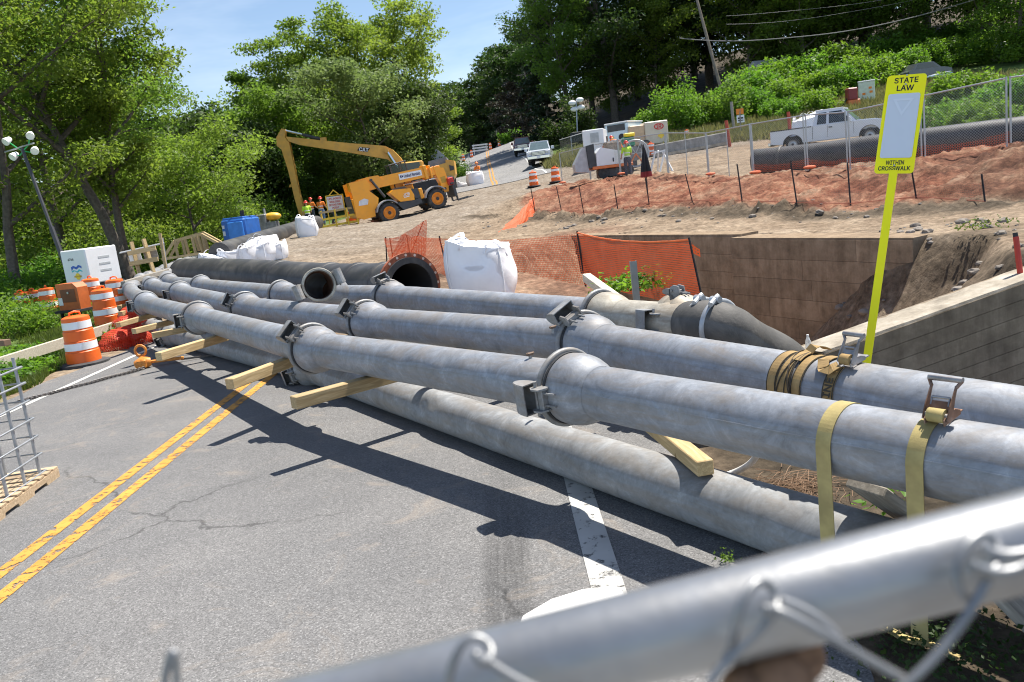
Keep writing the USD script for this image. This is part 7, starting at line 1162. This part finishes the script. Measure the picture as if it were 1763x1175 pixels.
# barrier, signs, markers
ba, bb = D(1128, 272, 51), D(1252, 250, 51); ba[2] = tz(ba[0], ba[1]); bb[2] = tz(bb[0], bb[1]); p = thing('concrete_barrier', 'long low grey concrete barrier along the yard behind the fence', 'barrier', ba); pt(p, 'barrier_body', MB().beam((0, 0, .40), bb - ba + (0, 0, .40), .35, .70, bev=.05), concrete('grey_barrier_concrete', (.26, .25, .235), (.36, .35, .33))); pt(p, 'barrier_foot', MB().beam((0, -.15, .06), bb - ba + (0, -.15, .06), .5, .18), conc_top)
q = local(1276, 235, 54); p = thing('small_sign', 'small white notice with an orange board above it on a post by the shrubs', 'sign', q); s_ = D(1275, 205, 54) - q; pt(p, 'notice', MB().box(s_, (.5, .02, .48)), WHT); pt(p, 'notice_print', MB().box(s_ + (0, -.015, .05), (.36, .006, .10)).box(s_ + (0, -.015, -.1), (.36, .006, .06)), BLKP); pt(p, 'orange_board', MB().box(s_ + (-.02, 0, .48), (.5, .02, .36)), pm('orange_board', (.75, .22, .02), .6)); pt(p, 'post', MB().beam((0, .03, -.1), s_ + (0, .03, .6), .07, .07), GREYW)
for (px, py, tx, ty, d, lab) in ((1257, 252, 1250, 208, 50, 'red topped marker post at the end of the concrete barrier'), (1360, 212, 1357, 193, 50, 'short red marker post behind the pickup bed')): q = local(px, py, d); p = thing('marker_post', lab, 'post', q); pt(p, 'shaft', MB().tube([(0, 0, -.2), D(tx, ty, d) - q], .10, 10), pm('dull_red_paint', (.35, .06, .03), .6))
p = thing('grey_stub_pole', 'short grey pole stub standing by the small notice', 'pole', local(1264, 225, 56)); o = local(1264, 225, 56); pt(p, 'shaft', MB().tube([(0, 0, -.2), D(1259, 176, 56) - o], .10, 10), GREYW)
q = local(1493, 186, 62); p = thing('utility_box', 'pale green utility cabinet with orange stickers behind the pickup', 'cabinet', q, rz=-.4); boxm(p, 'cabinet_body', (0, 0, .75), (1.15, 1.0, 1.5), pm('pale_green_enamel', (.55, .60, .46), .5), .05); boxm(p, 'lid', (0, 0, 1.52), (1.2, 1.05, .08), WHT)
for (x, z) in ((-.2, .6), (.25, 1.0), (.3, .7)): pt(p, 'sticker', MB().box((x, -.505, z), (.22, .01, .16)), pm('orange_board', (.75, .22, .02), .6))
q = local(1467, 190, 60); p = thing('red_machine', 'dark red machine with an orange foot next to the pale cabinet', 'machine', q); boxm(p, 'housing', (0, 0, 1.0), (.75, .6, .9), pm('dark_red_paint', (.22, .03, .025), .5), .08); boxm(p, 'orange_foot', (.1, 0, .4), (.9, .5, .4), OST, .04); pt(p, 'handle', MB().tube([(-.3, 0, .8), (-.7, 0, .2)], .05, 8), BLK)
q = local(1590, 160, 68); p = thing('parked_car', 'dark grey car half hidden behind the crosswalk sign on the grass', 'car', q, rz=.25); DCAR = pm('dark_grey_car_paint', (.06, .065, .075), .25, coat=.5); pt(p, 'body', MB().prism([(-2.1, .35), (-2.15, .8), (-1.9, .95), (1.3, 1.0), (2.1, .85), (2.2, .4)], 1.75, (0, 0, 0), PX, PZ), DCAR); pt(p, 'roof', MB().prism([(-1.7, .95), (-1.2, 1.45), (.4, 1.48), (1.2, .98)], 1.5, (0, 0, 0), PX, PZ), DCAR); pt(p, 'window', MB().prism([(-1.4, .98), (-1.08, 1.38), (.3, 1.40), (.9, 1.0)], 1.52, (0, 0, 0), PX, PZ), DGLS)
for x in (-1.35, 1.35):
    for s in (-1, 1): wheel(p, (x, s * .8, .32), .32, .22, GALVB, s, lug=False)
p = thing('stacked_board', 'white and pale blue boards stacked beside the parked car', 'boards', local(1618, 165, 66), rz=.2); 
for k in range(3): pt(p, 'board', MB().box((0, 0, .5 + .09 * k), (2.0 - .2 * k, .9, .06), rotm(0, -.06 * k, .1 * k)), WHT if k != 1 else pm('pale_blue_board', (.35, .55, .62), .5)); 
pt(p, 'support', MB().box((-.1, 0, .22), (1.1, .7, .46)), GREYW)
p = thing('brown_barrel', 'brown barrel on the grass above the parked car', 'barrel', local(1606, 140, 74)); pt(p, 'barrel_body', MB().lathe([(0, .001), (0, .55), (.4, .6), (.8, .55), (.8, .001)], n=20), pm('brown_barrel_paint', (.14, .05, .03), .6), smooth=40)
def house(q, w, d, h, label, rc, rz=0.0):
    p = thing('small_house', label, 'house', q, rz=rz); boxm(p, 'wall', (0, 0, h / 2), (w, d, h), pm('siding', (.45, .43, .40), .7), 0); rf = pt(p, 'roof', MB().prism([(-d * .62, h), (0, h + d * .42), (d * .62, h)], w * 1.1, (0, 0, 0), (0, 1, 0), (0, 0, 1)), rc); pt(p, 'door', MB().box((w * .2, -d / 2 - .01, 1.0), (.9, .03, 2.0)), BLK); pt(p, 'window', MB().box((-w * .2, -d / 2 - .01, 1.5), (1.0, .03, .9)), DGLS)
house(local(1318, 150, 84), 2.6, 2.2, 1.9, 'small house with a grey roof peeping out of the thicket', pm('grey_roof', (.34, .33, .32), .8), .3); house(local(1735, 120, 72), 1.8, 1.6, 1.1, 'little shed with a white roof at the top right on the grass', WHT, .2)
# poles and wires
POLE = pm('utility_pole_wood', (.20, .165, .13), .9, var=.2, scale=3)
def pole(px, py, tx, ty, d, r, label, arm=None, ext=1.0):
    q = local(px, py, d); t = (D(tx, ty, d) - q) * ext; p = thing('utility_pole', label, 'utility pole', q); pt(p, 'shaft', MB().tube([(0, 0, -.3), t], [r, r * .7], 10), POLE, smooth=30)
    if arm is not None: pt(p, 'cross_arm', MB().beam(t * .94 - np.array(arm), t * .94 + np.array(arm), .12, .14), POLE)
    return q + t
p1 = pole(1247, 170, 1199, -4, 80, .17, 'leaning grey utility pole in front of the right wood', ext=1.25); p2 = pole(1709, 105, 1706, -30, 82, .20, 'upright utility pole at the upper right', ext=1.2); p3 = pole(917, 195, 903, 122, 135, .17, 'distant utility pole with cross arm at the road side', arm=(1.5, 0, .1))
def cable(pix, r, label, d0, d1):
    q = np.array([D(x, y, d0 + (d1 - d0) * i / (len(pix) - 1)) for i, (x, y) in enumerate(pix)]); o = q[0]; p = thing('overhead_cable', label, 'cable', o); pt(p, 'cable', MB().tube(make_interp_spline(np.linspace(0, 1, len(q)), q - o, k=2)(np.linspace(0, 1, 40)), r, 6), pm('cable_grey', (.22, .21, .20), .6, .2))
cable([(1170, 66), (1260, 71), (1350, 66), (1450, 55), (1560, 33), (1690, -4)], .05, 'thick overhead cable sagging across the right wood', 80, 74); cable([(1250, 28), (1330, 22), (1450, 10), (1540, -4)], .02, 'upper thin overhead wire before the right wood', 79, 78); cable([(1250, 42), (1360, 36), (1480, 18), (1600, -5)], .02, 'lower thin overhead wire before the right wood', 79, 78)
# sign and yellow barrier by the workers
q = local(583, 388, 48.5); p = thing('notice_board', 'white notice with red lettering in a yellow frame beside the telehandler', 'sign', q, rz=.1); o2 = np.array([0, 0, 1.35])
pt(p, 'board', MB().box(o2, (.92, .03, .78)), WHT); lt = pm('red_print', (.55, .03, .03), .5)
for i, t_ in enumerate(('LIFE JACKETS', 'REQUIRED', 'BEYOND THIS', 'POINT')): pt(p, 'lettering', MB().text(t_, .11, o2 + (0, -.02, .26 - .18 * i), PX, PZ, .006, width=[.78, .6, .72, .4][i]), lt)
YB = pm('yellow_barrier_paint', (.75, .50, .04), .5); fr = MB()
for a, b in (((-.5, 0, .9), (.5, 0, .9)), ((-.5, 0, 1.80), (.5, 0, 1.80)), ((-.5, 0, .9), (-.5, 0, 1.80)), ((.5, 0, .9), (.5, 0, 1.80)), ((-.3, 0, 1.80), (0, 0, 2.1)), ((.3, 0, 1.80), (0, 0, 2.1)), ((-.5, 0, 0), (-.5, 0, .9)), ((.5, 0, 0), (.5, 0, .9))): fr.beam(a, b, .05, .05)
pt(p, 'yellow_frame', fr, YB)
q = local(590, 398, 47); p = thing('yellow_barrier', 'low yellow and wooden barrier rails in front of the workers', 'barrier', q)
for z in (.15, .55, .95): pt(p, 'rail', MB().beam((-1.2, 0, z - .05), (1.0, .3, z + .05), .05, .12), YB if z < .9 else PINE)
for x in (-1.1, -.3, .4, .95): pt(p, 'post', MB().box((x, .1, .5), (.08, .08, 1.05)), YB)
# ------------------------------------------------------------------ people
import manifold3d as m3
SKIN = pm('skin', (.42, .25, .17), .6, var=.05); LIME = pm('lime_vest', (.45, .75, .05), .8, var=.06); ORV = pm('orange_vest', (.85, .22, .03), .8, var=.08); JEAN = pm('blue_jeans', (.10, .16, .28), .85, var=.15); NAVY = pm('dark_trousers', (.045, .05, .075), .85, var=.2); HRED = pm('red_hard_hat', (.62, .04, .02), .3); HORG = pm('orange_hard_hat', (.80, .17, .02), .3); REFL = pm('silver_tape', (.72, .73, .70), .4); BOOT = pm('brown_boots', (.10, .07, .045), .8); HAIR = pm('dark_hair', (.03, .022, .016), .8); LIMEB = pm('lime_boots', (.35, .6, .05), .7)
def hull(a, b, ra, rb): return m3.Manifold.batch_hull([m3.Manifold.sphere(ra, 12).translate(list(map(float, a))), m3.Manifold.sphere(rb, 12).translate(list(map(float, b)))])
def fuse(bones, edge=.03):
    m = m3.Manifold.batch_boolean([hull(np.array(a), np.array(b), ra, rb) for a, b, ra, rb in bones], m3.OpType.Add).refine_to_length(edge); t = m.to_mesh(); t = trimesh.Trimesh(t.vert_properties[:, :3], t.tri_verts, process=True); trimesh.smoothing.filter_taubin(t, iterations=8); return t
def person(label, loc, rz, vest, trousers, hat, lean=0.0, stride=.12, arms=(.3, .5), shirt=None, tilt=0.0, boots=None, crouch=0.0):
    p = thing('person', label, 'person', loc, rz=rz); H = lambda x, y, z: np.array([x, y, z], float)
    hz = .93 - crouch; hip = H(0, 0, hz); ch = hip + H(lean * .45, 0, .43); nk = hip + H(lean * .62, 0, .56); hd = nk + H(lean * .12 + .02, 0, .16); J = {}
    for s, nm in ((1, 'l'), (-1, 'r')):
        J['hip' + nm] = hip + H(0, s * .095, -.03); J['an' + nm] = H(s * stride, s * .11, .09); J['kn' + nm] = (J['hip' + nm] + J['an' + nm]) / 2 + H(.05 + crouch * .5, 0, .02); J['sh' + nm] = ch + H(lean * .08, s * .19, .06); a = arms[0 if s > 0 else 1]
        J['el' + nm] = J['sh' + nm] + H(.06 + .15 * a, s * .07, -.28); J['wr' + nm] = J['el' + nm] + H(.10 + .22 * a, -s * .05 * a, -.22 + .30 * a)
    body = [(hip, hip + H(lean * .2, 0, .2), .125, .12), (hip + H(lean * .2, 0, .2), ch, .12, .13), (ch, nk, .10, .06), (nk, hd, .055, .06), (hd + H(0, 0, -.02), hd + H(.012, 0, .06), .078, .09)]
    for s, nm in ((1, 'l'), (-1, 'r')): body += [(ch + H(0, s * .06, .02), J['sh' + nm], .09, .062), (J['sh' + nm], J['el' + nm], .055, .042), (J['el' + nm], J['wr' + nm], .042, .03), (J['hip' + nm], J['kn' + nm], .095, .062), (J['kn' + nm], J['an' + nm], .06, .042), (J['an' + nm] + H(-.03, 0, -.04), J['an' + nm] + H(.15, 0, -.06), .04, .03)]
    for s, nm in ((1, 'l'), (-1, 'r')):
        d = J['wr' + nm] - J['el' + nm]; d /= np.linalg.norm(d); w = J['wr' + nm]; sd = H(0, 1, 0) - d * d[1]; sd /= np.linalg.norm(sd); nn = np.cross(d, sd); body.append((w, w + d * .07, .026, .030))
        for k in range(4): f0_ = w + d * .08 + sd * (k - 1.5) * .019; f1_ = f0_ + d * (.040 - .004 * abs(k - 1.2)) ; body += [(f0_ - d * .03, f1_, .0095, .009), (f1_, f1_ + d * .022 - nn * .02, .009, .008)]
        body += [(w + d * .025, w + d * .055 + sd * .038 * -s, .012, .010), (w + d * .055 + sd * .038 * -s, w + d * .085 + sd * .042 * -s, .010, .009)]
    body += [(hd + H(.085, 0, .015), hd + H(.102, 0, .0), .014, .016), (hd + H(0, .088, .02), hd + H(0, .092, .04), .014, .016), (hd + H(0, -.088, .02), hd + H(0, -.092, .04), .014, .016)]
    bd = pt(p, 'body', fuse(body, .025), SKIN, smooth=True)
    tr = [(hip + H(0, 0, .06), hip + H(0, 0, -.02), .15, .15)]
    for nm in 'lr': tr += [(J['hip' + nm], J['kn' + nm], .112, .082), (J['kn' + nm], J['an' + nm] + H(0, 0, .02), .08, .068)]
    pt(bd, 'trousers', fuse(tr, .04), trousers, smooth=True)
    sh = [(hip + H(lean * .08, 0, .06), hip + H(lean * .2, 0, .2), .15, .145), (hip + H(lean * .2, 0, .2), ch, .145, .155), (ch, nk - H(0, 0, .05), .135, .085)]
    for s, nm in ((1, 'l'), (-1, 'r')): sh += [(ch + H(0, s * .06, .02), J['sh' + nm], .115, .078), (J['sh' + nm], J['sh' + nm] * .35 + J['el' + nm] * .65, .072, .062)]
    pt(bd, 'vest', fuse(sh, .035), vest, smooth=True)
    tp = MB()
    for t_ in (.22, .62): c = hip + (ch - hip) * t_; tp.lathe([(-.025, .158), (-.025, .164), (.025, .164), (.025, .158)], c, ch - hip, 20)
    pt(bd, 'reflective_tape', tp, REFL, smooth=35)
    bt = []
    for nm in 'lr': bt += [(J['an' + nm] + H(-.04, 0, -.03), J['an' + nm] + H(.15, 0, -.05), .055, .042), (J['an' + nm], J['an' + nm] + H(0, 0, .10), .058, .06)]
    pt(bd, 'boots', fuse(bt, .04), boots or BOOT, smooth=True)
    if hat is not None: pt(bd, 'hard_hat', MB().lathe([(-.012, .10), (-.015, .145), (.0, .145), (.02, .115), (.07, .10), (.115, .06), (.13, .001)], hd + H(.012, 0, .055), (-.15, 0, 1), 24), hat, smooth=50)
    pt(bd, 'hair', MB().tm(trimesh.creation.icosphere(2, .088), np.diag([.9, 1.02, .95]), hd + H(-.022, 0, .05)), HAIR, smooth=True)
    for s in (-1, 1): pt(bd, 'eye', MB().tm(trimesh.creation.icosphere(1, .012), None, hd + H(.083, s * .032, .045)), BLKP, smooth=True)
    pt(bd, 'mouth', MB().box(hd + H(.083, 0, -.035), (.012, .045, .008)), pm('lips', (.32, .12, .10), .6)); return p
def pl(px, py, d): return local(px, py, d)
person('worker in orange vest, blue jeans and red hard hat standing at the barrier', pl(558, 391, 53), 1.4, ORV, JEAN, HRED, lean=.05, stride=.08)
person('worker in a lime vest with a red hard hat, half hidden behind the discharge pipe', pl(534, 396, 50), 1.9, LIME, NAVY, HRED, lean=.1)
person('worker in an orange vest behind the lime vested one', pl(541, 388, 56), 1.2, ORV, NAVY, HRED)
person('stooping worker in orange beside the notice board', pl(577, 388, 52), .4, ORV, NAVY, HORG, lean=.45, crouch=.14)
person('worker with an orange helmet standing behind the bulk bag by the far road', pl(826, 321, 63), -2.2, ORV, NAVY, HORG, lean=.05)
person('worker in a lime vest and dark jeans with a red hard hat behind the fence', pl(1083, 303, 42), 1.7, LIME, NAVY, HRED, stride=.06)
person('worker with an orange helmet bending behind the white paving machine', pl(1038, 300, 47), -.6, LIME, NAVY, HORG, lean=.3)
person('worker with a red hat working low behind the machinery', pl(1052, 295, 52), .5, ORV, NAVY, HRED, lean=.3)
